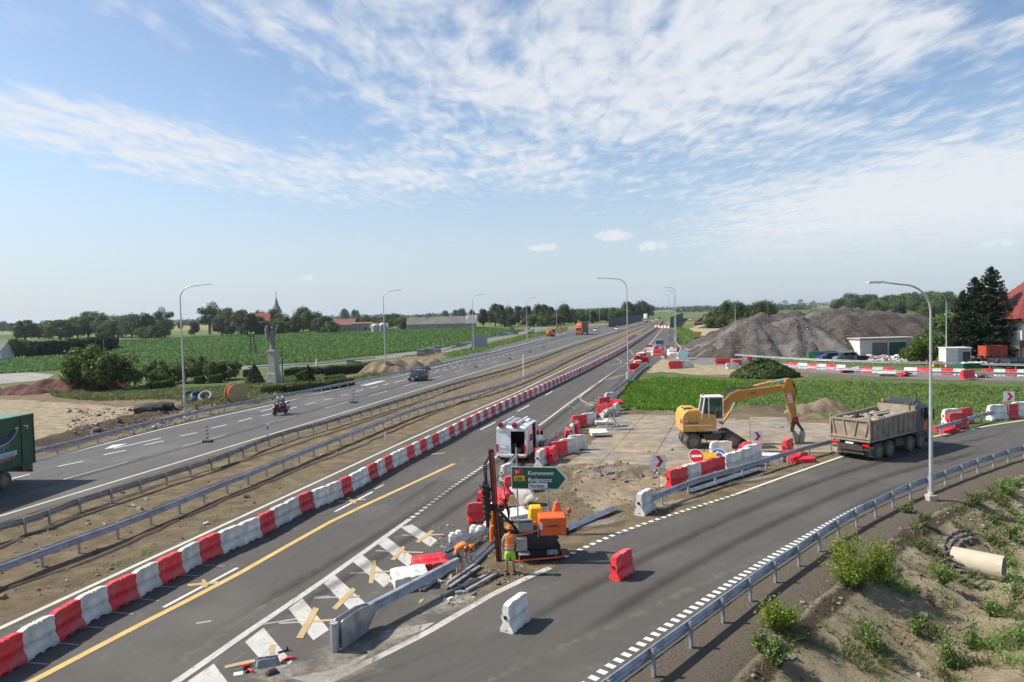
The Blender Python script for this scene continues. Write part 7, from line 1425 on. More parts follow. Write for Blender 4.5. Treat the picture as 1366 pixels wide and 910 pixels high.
# stacked blocks beside the service road
M_blk = mat('dark_concrete_block', (.24, .24, .23), .9, 0, .15, 1)
for i, (px, py, w_, h_, n_, lb) in enumerate(((468, 485.5, 1.6, 1.0, 2, 'pale concrete block pile right of the white marker post'), (476, 484.5, 1.5, .5, 1, 'dark low block beside the pale concrete pile'), (561, 475, 1.8, 1.5, 3, 'first dark block stack by the service road'), (567, 474, 1.6, 1.7, 3, 'second dark block stack by the service road'), (575, 472.5, 1.6, 1.6, 3, 'third dark block stack by the service road'), (584, 470.5, 1.6, 1.8, 3, 'pale-topped block stack by the service road'), (604, 464.5, 1.6, .7, 1, 'low black pile by the service road'), (612, 463, 1.9, 1.4, 2, 'grey block stack right of the black pile'), (618, 461.5, 1.8, 1.1, 2, 'dark block stack left of the grey sign back'), (625, 459.5, 1.6, .9, 1, 'last small block stack by the grey sign back'), (668, 448.5, 2.4, 2.2, 2, 'pale block stack at the yellow field edge'), (675, 447.5, 2.4, 1.4, 2, 'low block stack at the yellow field edge'), (683, 446.5, 2.2, 3.4, 3, 'tall pale block stack at the yellow field edge'), (688, 446, 2.2, 1.6, 2, 'last block stack at the yellow field edge'))):
    mb = MB()
    for k in range(n_): mb.box((R.uniform(-.06, .06), 0, (k+.5)*h_/n_), (w_, 1.1, h_/n_-.05), 0 if (i+k) % 3 else 1, rz=R.uniform(-.08, .08), b=.03)
    o = mb.build('block_stack', [M_blk, M_conc]); o.location = G(px, py); tag(o, lb, 'block stack', 'block stacks beside the service road')
mb = MB()
for a, b in (((330, 491), (425, 486)), ((425, 486), (500, 478)), ((535, 476), (560, 473.5)), ((590, 468), (628, 458)), ((654, 451), (680, 446))):
    p, q = G(*a), G(*b); c = (p+q)/2; mb.box((c.x, c.y, .12), ((q-p).length, .35, .24), rz=math.atan2((q-p).y, (q-p).x))
tag(mb.build('kerb', M_conc), kind='structure')
mb = MB(); p = [(0, 512), (60, 507), (72, 500), (40, 497), (0, 499), (-40, 500), (-40, 514)]; flat('concrete_yard', GL(p), .012, mat('pale_concrete_yard', (.30, .28, .25), .9, 0, .2, .4, .3, 3, dirt=((.16, .13, .11), .6, .3)))
# grey back of a large sign
root = empty('grey_road_sign', G(630, 469), 0, 'large grey sign seen from behind beside the left carriageway', 'sign'); mb = MB(); mb.box((1.9, 0, 2.5), (4.0, .06, 3.0))
for z in (1.6, 2.4, 3.3): mb.box((1.9, .05, z), (4.0, .05, .08))
mb.build('sign_panel', M_signback, root)
for x in (.25, 3.5): mb = MB(); mb.tube([(x, .08, -.1), (x, .08, 4.1)], .07); mb.build('post', M_pole, root)
def stick(name, px, py, h_, r_, m, lb, cat='pole', lean=0, arms=()):
    mb = MB(); mb.tube([(0, 0, -.2), (lean, 0, h_)], [r_, r_*.75], 8)
    for z, l_ in arms: mb.box((lean*z/h_, 0, z), (l_, .1, .1))
    o = mb.build(name, m); o.location = G(px, py); tag(o, lb, cat); return o
stick('utility_pole', 289, 487, 5.5, .14, M_wood, 'leaning wooden pole in the crop left of the statue', 'pole', -.35); stick('utility_pole', 377.5, 508, 5.3, .10, M_dsteel, 'dark steel pole just right of the statue pedestal', 'pole', 0, ((4.4, .8), (3.9, .5))); stick('field_post', 450, 461, 3.4, .10, M_wood, 'thin post standing in the crop field centre', 'post'); stick('field_post', 528, 451, 3.0, .12, M_wood, 'thin post near the far edge of the crop field', 'post'); stick('utility_pole', 139, 470, 4.4, .12, M_wood, 'grey pole in front of the dark hedge', 'pole')
stick('marker_post', 422.5, 487.5, 1.3, .22, M_wht, 'short white marker post at the field edge right of the statue', 'post'); stick('marker_post', 528, 479, 1.3, .18, M_wht, 'short white marker post behind the dirt heap', 'post'); stick('field_post', 591, 466, 3.4, .08, M_galv, 'thin grey measuring post in the crop by the service road', 'post')
mb = MB()
for s in (-1, 1): mb.tube([(s*.9, 0, 0), (s*.35, 0, 5.0)], .09, 6); mb.tube([(s*.9, 1.2, 0), (s*.35, .2, 5.0)], .09, 6)
for z in (1.6, 3.2): mb.tube([(-.7, 0, z), (.7, 0, z)], .06, 6)
mb.box((-.3, .2, 5.15), (1.5, .8, .35)); mb.box((.5, .3, .3), (1.2, .8, .6)); o = mb.build('lookout_stand', M_dsteel); o.location = G(337, 474); tag(o, 'dark skeletal lookout stand in the crop left of the statue', 'lookout stand')
# statue on its pedestal
root = empty('statue_pedestal', G(366, 512), -.25, 'tall pale stone pedestal beside the left carriageway', 'pedestal'); mb = MB(); mb.box((0, 0, .15), (2.3, 2.3, .5)); mb.box((0, 0, .95), (2.0, 2.0, 1.3), taper=(.95, .95), b=.05); mb.box((0, 0, 3.15), (1.55, 1.55, 3.3), taper=(.88, .88), b=.04); mb.box((0, 0, 4.85), (1.75, 1.75, .16), b=.03); mb.v = [(x*.78, y*.78, z) for x, y, z in mb.v]; mb.build('shaft', M_conc, root)
mb = MB(); mb.box((0, 0, 4.98), (1.0, 1.0, .12)); mb.build('plinth', M_conc, root)
mb = MB()
def robe(secs, n=14):
    vs = [(x+rx*math.cos(2*math.pi*k/n)*(1+.06*math.sin(5*2*math.pi*k/n+z*4)), y+ry*math.sin(2*math.pi*k/n), z) for (x, y, z, rx, ry) in secs for k in range(n)]; mb.add(vs, [(i*n+j, i*n+(j+1) % n, (i+1)*n+(j+1) % n, (i+1)*n+j) for i in range(len(secs)-1) for j in range(n)]+[tuple(range(n)), tuple((len(secs)-1)*n+j for j in range(n))])
robe([(0, 0, 0, .42, .36), (0, 0, .5, .36, .30), (.02, 0, 1.2, .30, .26), (0, 0, 1.7, .34, .27), (-.02, 0, 2.1, .42, .28), (-.02, 0, 2.4, .36, .22), (0, 0, 2.52, .14, .13), (0, 0, 2.62, .12, .12)])
mb.ball((0, -.02, 2.80), (.17, .19, .22), 12); mb.tube([(-.36, 0, 2.3), (-.62, -.1, 1.9), (-.6, -.35, 2.1)], [.15, .12, .09], 8); mb.tube([(.34, 0, 2.3), (.62, -.05, 2.6), (.78, -.05, 3.15)], [.14, .11, .08], 8); mb.tube([(-.55, -.3, 1.2), (-.62, -.3, 2.6), (-.52, -.3, 3.1)], [.16, .26, .16], 8)
o = mb.build('stone_statue', mat('weathered_statue', (.22, .20, .17), .9, 0, .3, 2, .5, 10), smooth=60); o.location = G(366, 512)+Vector((0, 0, 5.04)); o.rotation_euler = (0, 0, -.2); o.scale = (1.15, 1.15, 1.15); tag(o, 'weathered robed stone figure with one raised arm on the tall pedestal', 'statue')
# cable reel, coils, pipes
root = empty('cable_reel', G(315, 537), -.85, 'big wooden cable drum wound with orange cable by the guard rail', 'cable reel'); 
for s in (-1, 1): mb = MB(); mb.lathe([(1.12, s*.62-.05), (1.12, s*.62+.05)], (0, 0, 1.12), 'X', 28); mb.lathe([(.16, s*.68-.03), (.16, s*.68+.03)], (0, 0, 1.12), 'X', 12); mb.build('flange', M_wood, root, smooth=40)
mb = MB(); pr = []
for k in range(40): t = -.57+1.14*k/39; pr.append((.98+.03*(k % 2), t))
mb.lathe(pr, (0, 0, 1.12), 'X', 28); mb.build('cable', mat('orange_cable', (.55, .10, .03), .5, 0, .1, 4), root, smooth=40)
M_bcoil = mat('blue_grey_pipe', (.05, .085, .14), .5, 0, .1, 4); M_gcoil = mat('grey_pipe', (.30, .31, .33), .55, 0, .1, 4)
def torus(mb, R1, r1, n=22, k=8):
    vs = [((R1+r1*math.cos(b))*math.cos(a), (R1+r1*math.cos(b))*math.sin(a), r1*math.sin(b)) for a in [2*math.pi*i/n for i in range(n)] for b in [2*math.pi*j/k for j in range(k)]]
    mb.add(vs, [(i*k+j, i*k+(j+1) % k, ((i+1) % n)*k+(j+1) % k, ((i+1) % n)*k+j) for i in range(n) for j in range(k)])
for i, (px, py, m_, tl, lb) in enumerate(((254, 538, M_bcoil, (.9, 0), 'dark blue pipe coil leftmost by the lamp foot'), (264, 538, M_bcoil, (.6, .3), 'second dark blue pipe coil beside the grey one'), (275, 538, M_gcoil, (.75, -.2), 'grey ring of pipe leaning beside the blue coils'))):
    mb = MB()
    for q in range(3): mb.X = Matrix.Translation((0, 0, q*.16)); torus(mb, .72-.03*q, .13)
    o = mb.build('pipe_coil', m_, smooth=60); o.location = G(px, py)+Vector((0, 0, .65)); o.rotation_euler = (tl[0], tl[1], .3); tag(o, lb, 'pipe coil')
for i, (px, py, w_, lb) in enumerate(((200, 553, 2.2, 'black bundle of pipe left of another beside the brown earth'), (216, 551, 1.8, 'black bundle of pipe right of another beside the brown earth'))):
    mb = MB(); sec = []
    for k in range(9): t = k/8; sec.append([(-w_/2+w_*t, math.cos(a)*.62*(.75+.25*math.sin(t*3.1))*(1+.1*math.sin(a*5+k)), .42+math.sin(a)*.50*(.7+.3*math.sin(t*3.1))*(1+.1*math.sin(a*4+k*2))) for a in [2*math.pi*j/14 for j in range(14)]])
    loft(mb, sec); o = mb.build('pipe_bundle', M_black, smooth=50); o.location = G(px, py); o.scale = (1.25, 1.25, 1.3); o.rotation_euler = (0, 0, .15); tag(o, lb, 'pipe bundle')
# ================================================================ signs and guide boards
def chevron(px, py, zc, lb, face=0, s=.62):
    root = empty('chevron_sign', G(px, py), face, lb, 'chevron sign'); mb = MB(); mb.tube([(0, .05, -.2), (0, .05, zc+s/2)], .03, 8); mb.build('post', M_galv, root); mb = MB(); mb.box((0, 0, zc), (s, .02, s)); b = mb.build('board', M_signw, root)
    mb = MB(); h = s*.40; w = s*.20; mb.prism([(-w-.02, zc+h), (w*.2, zc+h), (w+.10, zc), (w*.2, zc-h), (-w-.02, zc-h), (w*.25, zc)], -.018, -.012, 'Y'); mb.build('red_chevron', M_signr, b); return root
def zof(px, py, ty): 
    p = G(px, py); lo, hi = 0, 30
    for _ in range(40):
        m = (lo+hi)/2; d = Vector((p.x, p.y, m))-Vector((0, 0, CAM_H)); b = d.dot(cy)/-d.dot(cz)
        if 455-b*F_PX > ty: lo = m
        else: hi = m
    return lo
chevron(879.5, 656, zof(879.5, 656, 615.5), 'chevron sign pointing right at the near end of the ramp barriers', -.1, .72); chevron(1010, 615, zof(1010, 615, 582), 'chevron sign pointing right below the excavator arm', -.1, .66); chevron(1346, 560, zof(1346, 560, 529), 'chevron sign pointing right at the far right of the ramp', -.2, .78)
chevron(884, 475, 1.4, 'small distant chevron sign behind the barrier heap', 0, 1.2); chevron(911, 478, 1.6, 'small distant chevron sign by the crossing road', 0, 1.1)
def guide_board(px, py, h_, lb, face=0.):
    root = empty('guide_board', G(px, py), face, lb, 'guide board', 'red and white guide boards on the left carriageway'); mb = MB(); mb.box((0, 0, .09), (.75, .45, .14), b=.03); mb.build('foot', M_black, root); mb = MB(); mb.box((0, 0, .15+h_/2), (.26, .05, h_), 0); b = mb.build('board', M_signw, root); mb = MB()
    for k in range(4): z = .22+k*h_/4; mb.prism([(-.12, z), (.12, z+.16), (.12, z+.16+h_*.11), (-.12, z+h_*.11)], -.032, -.027, 'Y'); 
    mb.build('red_stripes', M_signr, b)
for px, py, h_, lb in ((277, 590, 1.15, 'guide board nearest the motorbike, left of it'), (472, 537.5, 1.35, 'guide board between the motorbike and the dark car'), (572.5, 508, 1.35, 'guide board directly behind the dark car'), (635, 490, 1.4, 'guide board under the lamp by the grey sign'), (680.5, 479, 1.4, 'guide board left of the lone white pole'), (707, 470, 1.3, 'distant guide board just right of the slender lamp'), (725, 464, 1.3, 'farther distant guide board toward the orange truck')): guide_board(px, py, h_, lb, -.1)
def delineator(px, py, h_, lb, c=None):
    p = G(px, py); root = empty('delineator_post', p, 0, lb, 'delineator post', 'white delineator posts with red reflectors'); mb = MB(); mb.prism([(-.07, -.04), (.07, -.04), (.05, .05), (-.05, .05)], -.1, h_, 'Z'); mb.build('post', M_signw, root); mb = MB(); mb.box((0, -.045, h_*.78), (.13, .01, h_*.26)); mb.build('red_reflector', M_signr, root)
for px, py, h_, lb in ((358, 584, 1.05, 'delineator post on the rail left below the motorbike'), (514, 588, 1.15, 'delineator post standing in the middle of the dirt median'), (122.5, 583, 1.0, 'delineator post behind the rail right of the green truck'), (727.5, 472, 1.3, 'delineator post by the inner rail left of the orange truck'), (787, 472.5, 1.1, 'delineator post in the far median'), (782, 449.5, 1.4, 'delineator post right beside the orange truck'), (733, 452, 1.4, 'delineator post by the outer edge near the excavation machine')): delineator(px, py, h_, lb)
# green direction sign
root = empty('direction_sign', G(691.5, 713), 0, 'green arrow direction sign pointing right above the rig', 'direction sign'); u_ = G(691.5, 713).length/F_PX*1.0
def sz(ty): return zof(691.5, 713, ty)
sxp = lambda x: (x-691.5)*G(691.5, 713).y/F_PX*1.01
zt, zb, zm = sz(622.5), sz(652.5), sz(638.5)
out = [(sxp(683.8), zb+.01), (sxp(683.8), zt+.02), (sxp(744), zt-.06), (sxp(760.5), zm-.06), (sxp(746.5), zb-.08)]
mb = MB(); mb.prism(out, 0, .03, 'Y'); sg = mb.build('sign_panel', M_signw, root); M_sg = mat('sign_green', (.0, .125, .075), .4, 0, .05); i_ = .045
inn = [(out[0][0]+i_, out[0][1]+i_), (out[1][0]+i_, out[1][1]-i_), (out[2][0]-i_*.5, out[2][1]-i_), (out[3][0]-i_*3.2, out[3][1]), (out[4][0]-i_*.6, out[4][1]+i_)]
mb = MB(); mb.prism(inn, -.008, -.004, 'Y'); mb.build('green_face', M_sg, sg)
def plate(x0, y0, x1, y1, m_): mb = MB(); mb.box(((sxp(x0)+sxp(x1))/2, -.014, (sz(y0)+sz(y1))/2), (abs(sxp(x1)-sxp(x0)), .008, abs(sz(y1)-sz(y0)))); return mb.build('number_plate', m_, sg)
p_ = plate(687, 625.5, 699.5, 632.5, M_signr); txt('56', .21, M_signw, p_, (sxp(689.2), -.022, sz(631.6)), (L90, 0, 0), 'number', 1.0, .005)
p_ = plate(687.5, 634.5, 702, 641.8, M_signy); txt('256', .20, M_drk, p_, (sxp(689.2), -.022, sz(640.9)), (L90, 0, 0), 'number', 1.0, .004)
txt('Koronowo', .245, M_signw, sg, (sxp(706), -.012, sz(633.2)-.02), (L90, .035, 0), 'lettering', 1.02, .006); txt('Bydgoszcz', .245, M_signw, sg, (sxp(706), -.012, sz(642.2)-.02), (L90, .035, 0), 'lettering', 1.02, .006)
p_ = plate(706.5, 645, 732, 652, M_signw); txt('Fordon', .20, M_navy, p_, (sxp(709), -.022, sz(651)+.01), (L90, .02, 0), 'lettering', 1.0, .004)
for x in (691.5, 733): mb = MB(); mb.tube([(sxp(x), .07, -.2), (sxp(x), .07, zt+.8 if x < 700 else zt-.05)], .035, 8); mb.build('post', M_galv, root)
# signs lying on the ground
def lying(nm, px, py, build, lb, tilt=.9): o = build(); o.location = GG(px, py)+Vector((0, 0, .38)); o.rotation_euler = (tilt, 0, .05); tag(o, lb, 'road sign')
def b1(): mb = MB(); mb.lathe([(.48, 0), (.48, .02)], n=28, mi=1); mb.lathe([(.44, .021), (.44, .025)], n=28, mi=0); mb.box((0, 0, .03), (.68, .16, .006), 1); return mb.build('no_entry_sign', [M_signr, M_signw])
def b2(): mb = MB(); mb.prism([(-.5, .42), (.5, .35), (-.05, -.5)], 0, .02, 'Z', 0); return mb.build('yellow_triangle_sign', [M_signy])
def b3():
    mb = MB(); mb.lathe([(.50, 0), (.50, .02)], n=28, mi=1); mb.lathe([(.46, .021), (.46, .026)], n=28, mi=0)
    for k in range(3):
        a0 = k*2*math.pi/3
        for q in range(5): a = a0+q*.28; mb.box((.27*math.cos(a), .27*math.sin(a), .03), (.09, .09, .006), 1, rz=a)
        a = a0+1.5; mb.prism([(.16*math.cos(a), .16*math.sin(a)), (.40*math.cos(a), .40*math.sin(a)), (.30*math.cos(a+.5), .30*math.sin(a+.5))], .028, .033, 'Z', 1)
    return mb.build('roundabout_sign', [M_blue, M_signw])
b4 = b1
lying('a', 929, 617, b1, 'red no-entry sign lying beside a yellow triangle', 1.0); lying('b', 948, 620, b2, 'yellow triangle sign lying between two round signs', .95); lying('c', 959, 617, b3, 'blue roundabout sign lying beside the yellow triangle', 1.0)
# far signs
def round_sign(px, py, zs, lb, cat='road sign'):
    root = empty('road_sign', G(px, py), 0, lb, cat); mb = MB(); mb.tube([(0, .06, 0), (0, .06, max(z for z, _ in zs)+.5)], .06, 6); mb.build('post', M_galv, root)
    for z, k in zs:
        mb = MB()
        if k == 'n': mb.box((0, 0, z), (1.5, .03, 1.5), 0); mb.lathe([(.62, -.03), (.62, -.025)], (0, 0, z), 'Y', 20, 1); mb.lathe([(.44, -.04), (.44, -.035)], (0, 0, z), 'Y', 20, 0); mb.box((0, -.045, z), (.5, .01, .18), 2)
        elif k == 'y': mb.prism([(-1.1, z-.35), (-1.1, z+.35), (1.1, z+.35), (1.1, z-.35), (.3, z-.6)], 0, .03, 'Y', 3)
        elif k == 'b': mb.lathe([(.75, -.02), (.75, .02)], (0, 0, z), 'Y', 20, 4); mb.prism([(-.1, z+.4), (.1, z+.4), (.1, z-.2), (.3, z-.2), (0, z-.5), (-.3, z-.2), (-.1, z-.2)], -.04, -.03, 'Y', 0)
        mb.build('sign_face', [M_signw, M_signr, M_drk, M_signy, M_blue], root)
round_sign(894.5, 460, [(1.6, 'n'), (3.4, 'n')], 'two stacked red-ringed prohibition signs beside the far van'); round_sign(901, 450, [(2.0, 'y')], 'orange-yellow sign beside the street lamp far off'); round_sign(930, 462, [(1.6, 'b'), (3.3, 'y')], 'blue arrow sign under a yellow plate by the sand'); round_sign(896.5, 452, [(1.5, 'n')], 'single prohibition sign behind the stacked pair')
# striped teal board in the junction heap
mb = MB(); mb.box((0, 0, 0), (2.4, .08, 2.6)); 
for k in range(5): mb.box((-.9+k*.45, -.05, 0), (.2, .02, 2.6), 1)
o = mb.build('striped_board', [M_signw, mat('teal_stripe', (.03, .32, .30), .5)]); o.scale = (.75, .75, .75); o.location = G(911, 481)+Vector((0, 0, 1.1)); o.rotation_euler = (-.4, .5, -.2); tag(o, 'teal and white striped board tilted on the far barrier heap', 'board')
# ---- far machines
def far_digger(px, py, m_, lb, s=1.0, rz=0.):
    root = empty('excavator', G(px, py), rz, lb, 'excavator'); mb = MB(); [mb.box((0, y, .5), (3.4, .6, .9), b=.2) for y in (-1, 1)]; mb.build('crawler_track', M_dsteel, root); mb = MB(); mb.box((-.4, 0, 1.9), (2.8, 2.4, 1.4), b=.15); mb.build('engine_housing', m_, root); mb = MB(); mb.box((1.0, -.6, 2.3), (1.2, 1.0, 1.9), b=.1); mb.build('cab', M_glass, root)
    mb = MB(); arm(mb, [(1, 1.6, .3), (3, 4.4, .35), (5, 4.6, .2)], .1, .6); arm(mb, [(5, 4.8, .2), (4.6, 2.4, .2), (4.3, 1, .3)], .2, .5); mb.build('boom', m_, root); root.scale = (s, s, s)
far_digger(735, 449, M_orange, 'distant orange digger left of the slender lamp and lorry', .85, .3); far_digger(932, 433.5, mat('dull_dark_paint', (.16, .06, .04), .6), 'distant dark digger on the sand left of the tree clump', 1.2, .4); far_digger(708, 445, M_galv_dull, 'distant grey machine by the service road end', .8, 2.8)
# noise wall far left of the road
root = empty('noise_barrier', G(812, 434.5), 0, 'dark green noise barrier beside the oncoming carriageway', 'noise barrier'); a, b = G(812, 436.5), G(856, 427); mb = MB(); d = (b-a); k = 14
for i in range(k): c = a+d*((i+.5)/k)-root.location; mb.box((c.x, c.y, 2.4), (d.length/k*.97, .2, 4.8), rz=math.atan2(d.y, d.x))
mb.build('panels', mat('noise_wall_green', (.055, .075, .065), .8, 0, .2, .3), root)
root = empty('noise_barrier', G(897, 436), 0, 'dark noise barrier right of the far closure', 'noise barrier'); a, b = G(894.5, 437), G(911, 424.5); mb = MB(); d = (b-a)
for i in range(k): c = a+d*((i+.5)/k)-root.location; mb.box((c.x, c.y, 2.6), (d.length/k*.97, .25, 5.2), rz=math.atan2(d.y, d.x))
mb.build('panels', mat('noise_wall_dark', (.05, .06, .055), .8, 0, .2, .3), root)
# ================================================================ people
def skin(name, nodes, edges, m_, parent, sub=2):
    me = bpy.data.meshes.new(name); me.from_pydata([n[0] for n in nodes], edges, []); me.materials.append(m_); o = bpy.data.objects.new(name, me); link(o, parent)
    md = o.modifiers.new('Skin', 'SKIN'); md.use_smooth_shade = True
    for i, n in enumerate(nodes): sv = me.skin_vertices[0].data[i]; r_ = n[1]; sv.radius = r_ if isinstance(r_, tuple) else (r_, r_); sv.use_root = (i == 0)
    s = o.modifiers.new('Sub', 'SUBSURF'); s.levels = s.render_levels = sub; return o
def hand(nodes, edges, wi, w_, dirv, thumb):
    """palm and five fingers rooted at wrist index WI"""
    d = Vector(dirv).normalized(); side = Vector(thumb).normalized(); w_ = Vector(w_); pi_ = len(nodes); nodes.append((tuple(w_+d*.07), (.038, .018))); edges.append((wi, pi_))
    for k in range(4):
        o_ = side*(.027-.018*k); a = w_+d*.085+o_; L_ = (.070, .080, .074, .058)[k]; i0 = len(nodes); cu = side.cross(d).normalized()*.012
        nodes += [(tuple(a), .010), (tuple(a+d*L_*.55+cu), .009), (tuple(a+d*L_+cu*3), .007)]; edges += [(pi_, i0), (i0, i0+1), (i0+1, i0+2)]
    i0 = len(nodes); a = w_+d*.035+side*.035; nodes += [(tuple(a), .012), (tuple(a+side*.025+d*.03), .009)]; edges += [(pi_, i0), (i0, i0+1)]
def head(parent, c, rot, hair=(.10, .06, .035)):
    mb = MB(); mb.ball((0, 0, 0), (.078, .098, .115), 16); mb.ball((0, -.02, -.06), (.055, .07, .065), 10); mb.prism([(-.094, .01), (-.12, -.022), (-.09, -.03)], -.014, .014, 'X'); mb.box((0, -.088, -.06), (.045, .012, .012)); mb.ball((-.08, .0, -.01), (.012, .02, .03), 8); mb.ball((.08, .0, -.01), (.012, .02, .03), 8)
    o = mb.build('head', M_skin, parent, smooth=70); o.location = c; o.rotation_euler = rot
    mb = MB(); [mb.ball((s*.03, -.088, .012), (.012, .008, .007), 8) for s in (-1, 1)]; mb.build('eyes', M_drk, o)
    mb = MB(); mb.ball((0, .012, .02), (.084, .100, .112), 14); mb.v = [(x, max(y, -.055 if z > .06 else .0), max(z, -.06)) for x, y, z in mb.v]; mb.build('hair', mat('dark_hair', hair, .8), o, smooth=60); return o
M_vest = mat('orange_hi_vis_vest', (.90, .22, .02), .7, 0, .08, 12, .4, 18); M_refl = mat('silver_reflective_tape', (.55, .55, .50), .4); M_lime = mat('lime_shorts', (.32, .62, .06), .8, 0, .08, 12, .3, 18); M_dshort = mat('dark_shorts', (.035, .038, .045), .8, 0, .15, 12); M_shoe = mat('work_boots', (.07, .055, .04), .8); M_helm = mat('orange_helmet', (.80, .14, .02), .35); M_grey = mat('grey_shirt', (.30, .30, .31), .85, 0, .1, 10, .3, 16)
# worker standing with his back to us
root = empty('person', G(681, 766.5), 0, 'worker in an orange vest and lime green shorts standing with back turned', 'person')
pel = (0, 0, .93); nodes = [(pel, (.14, .11)), ((0, 0, 1.12), (.13, .10)), ((0, .0, 1.34), (.16, .11)), ((0, 0, 1.45), (.10, .08)), ((0, 0, 1.53), .055), ((0, -.0, 1.60), .055)]; edges = [(0, 1), (1, 2), (2, 3), (3, 4), (4, 5)]
def limb(nodes, edges, start, pts): 
    p = start
    for q in pts: nodes.append(q); edges.append((p, len(nodes)-1)); p = len(nodes)-1
    return p
for s in (-1, 1):
    limb(nodes, edges, 0, [((s*.10, 0, .84), .088), ((s*.125, .0, .50), .058), ((s*.13, .03, .36), .060), ((s*.135, .03, .09), .038), ((s*.145, -.03 if s < 0 else .04, .045), .040), ((s*.16, .10, .03), .034)])
    wi = limb(nodes, edges, 3, [((s*.19, 0, 1.43), .062), ((s*.25, .02, 1.17), .044), ((s*.255, .10+(.05 if s > 0 else 0), .95), .028)]); hand(nodes, edges, wi, nodes[wi][0], (0, .25, -1), (0, 1, .2))
skin('body', nodes, edges, M_skin, root)
ves = [((0, 0, .90), (.175, .135)), ((0, 0, 1.05), (.165, .13)), ((0, 0, 1.30), (.19, .135)), ((0, 0, 1.44), (.15, .11)), ((-.15, 0, 1.46), .075), ((.15, 0, 1.46), .075)]; v = skin('vest', ves, [(0, 1), (1, 2), (2, 3), (3, 4), (3, 5)], M_vest, root)
for z, rx, ry in ((1.02, .180, .146), (1.13, .184, .148)):
    mb = MB(); n_ = 28; vs = []; k_ = 1.0
    for zz in (z-.022, z+.022): vs += [(rx*math.copysign(abs(math.cos(a))**.8, math.cos(a)), ry*math.copysign(abs(math.sin(a))**.8, math.sin(a)), zz) for a in [2*math.pi*i/n_ for i in range(n_)]]
    mb.add(vs, [(i, (i+1) % n_, n_+(i+1) % n_, n_+i) for i in range(n_)]); mb.build('reflective_stripe', M_refl, root, smooth=60)
sh = [((0, 0, .95), (.165, .13)), ((0, 0, .86), (.16, .13)), ((-.10, 0, .74), .115), ((-.125, 0, .52), .105), ((.10, 0, .74), .115), ((.125, 0, .52), .105)]; skin('shorts', sh, [(0, 1), (1, 2), (2, 3), (1, 4), (4, 5)], M_lime, root)
for s in (-1, 1): skin('shirt_sleeve', [((s*.16, 0, 1.44), .072), ((s*.22, .01, 1.30), .064), ((s*.245, .02, 1.18), .056)], [(0, 1), (1, 2)], M_grey, root)
for s in (-1, 1): mb = MB(); mb.box((s*.145, .03, .05), (.10, .29, .10), b=.03); mb.lathe([(.06, .06), (.055, .16)], (s*.14, .02, 0), n=10); mb.build('boot', M_shoe, root, smooth=50)
hd_ = head(root, (0, .01, 1.68), (0, 0, math.pi)); mb = MB(); mb.lathe([(.150, .012), (.148, .028), (.118, .030), (.112, .075), (.075, .118), (.01, .132)], (0, 0, .03), n=20); mb.box((0, 0, .15), (.03, .16, .02)); mb.build('helmet', M_helm, hd_, smooth=50)
# worker bending forward to the right
root = empty('person', G(614, 768), .1, 'worker in an orange vest and dark shorts bending down over the rails', 'person')
nodes = [((-.18, 0, .88), (.14, .12)), ((-.08, 0, 1.02), (.13, .12)), ((.12, 0, 1.12), (.15, .12)), ((.24, 0, 1.10), (.10, .09)), ((.32, 0, 1.06), .055), ((.38, 0, 1.02), .055)]; edges = [(0, 1), (1, 2), (2, 3), (3, 4), (4, 5)]
for s, dx in ((-1, .0), (1, .12)):
    limb(nodes, edges, 0, [((-.16, s*.10, .80), .088), ((-.04+dx, s*.12, .48), .058), ((-.08+dx, s*.12, .35), .060), ((-.12+dx, s*.13, .09), .038), ((-.09+dx, s*.13, .045), .04), ((.04+dx, s*.14, .03), .034)])
    wi = limb(nodes, edges, 3, [((.22, s*.18, 1.10), .062), ((.20+dx, s*.22, .83), .044), ((.28+dx, s*.16, .60), .028)]); hand(nodes, edges, wi, nodes[wi][0], (.3, 0, -1), (1, 0, .2))
skin('body', nodes, edges, M_skin, root)
skin('vest', [((-.14, 0, .93), (.165, .145)), ((-.05, 0, 1.04), (.16, .145)), ((.13, 0, 1.14), (.17, .15)), ((.23, 0, 1.12), (.12, .11)), ((.21, -.15, 1.11), .078), ((.21, .15, 1.11), .078)], [(0, 1), (1, 2), (2, 3), (3, 4), (3, 5)], M_vest, root)
skin('shorts', [((-.19, 0, .90), (.155, .14)), ((-.18, 0, .82), (.16, .14)), ((-.15, -.10, .72), .110), ((-.06, -.12, .52), .098), ((-.12, .10, .72), .110), ((.02, .12, .52), .098)], [(0, 1), (1, 2), (2, 3), (1, 4), (4, 5)], M_dshort, root)
for s, dx in ((-1, 0), (1, .12)): mb = MB(); mb.box((-.05+dx, s*.135, .05), (.29, .10, .10), b=.03); mb.lathe([(.06, .06), (.055, .16)], (-.12+dx, s*.13, 0), n=10); mb.build('boot', M_shoe, root, smooth=50)
for s in (-1, 1): skin('shirt_sleeve', [((.22, s*.17, 1.10), .072), ((.21, s*.20, .98), .062), ((.21+(.06 if s > 0 else 0), s*.215, .90), .054)], [(0, 1), (1, 2)], M_dshort, root)
hd_ = head(root, (.46, 0, 1.00), (-.9+0, 0, 1.45)); mb = MB(); mb.lathe([(.150, .012), (.148, .028), (.118, .030), (.112, .075), (.075, .118), (.01, .132)], (0, 0, .03), n=20); mb.build('helmet', M_helm, hd_, smooth=50)
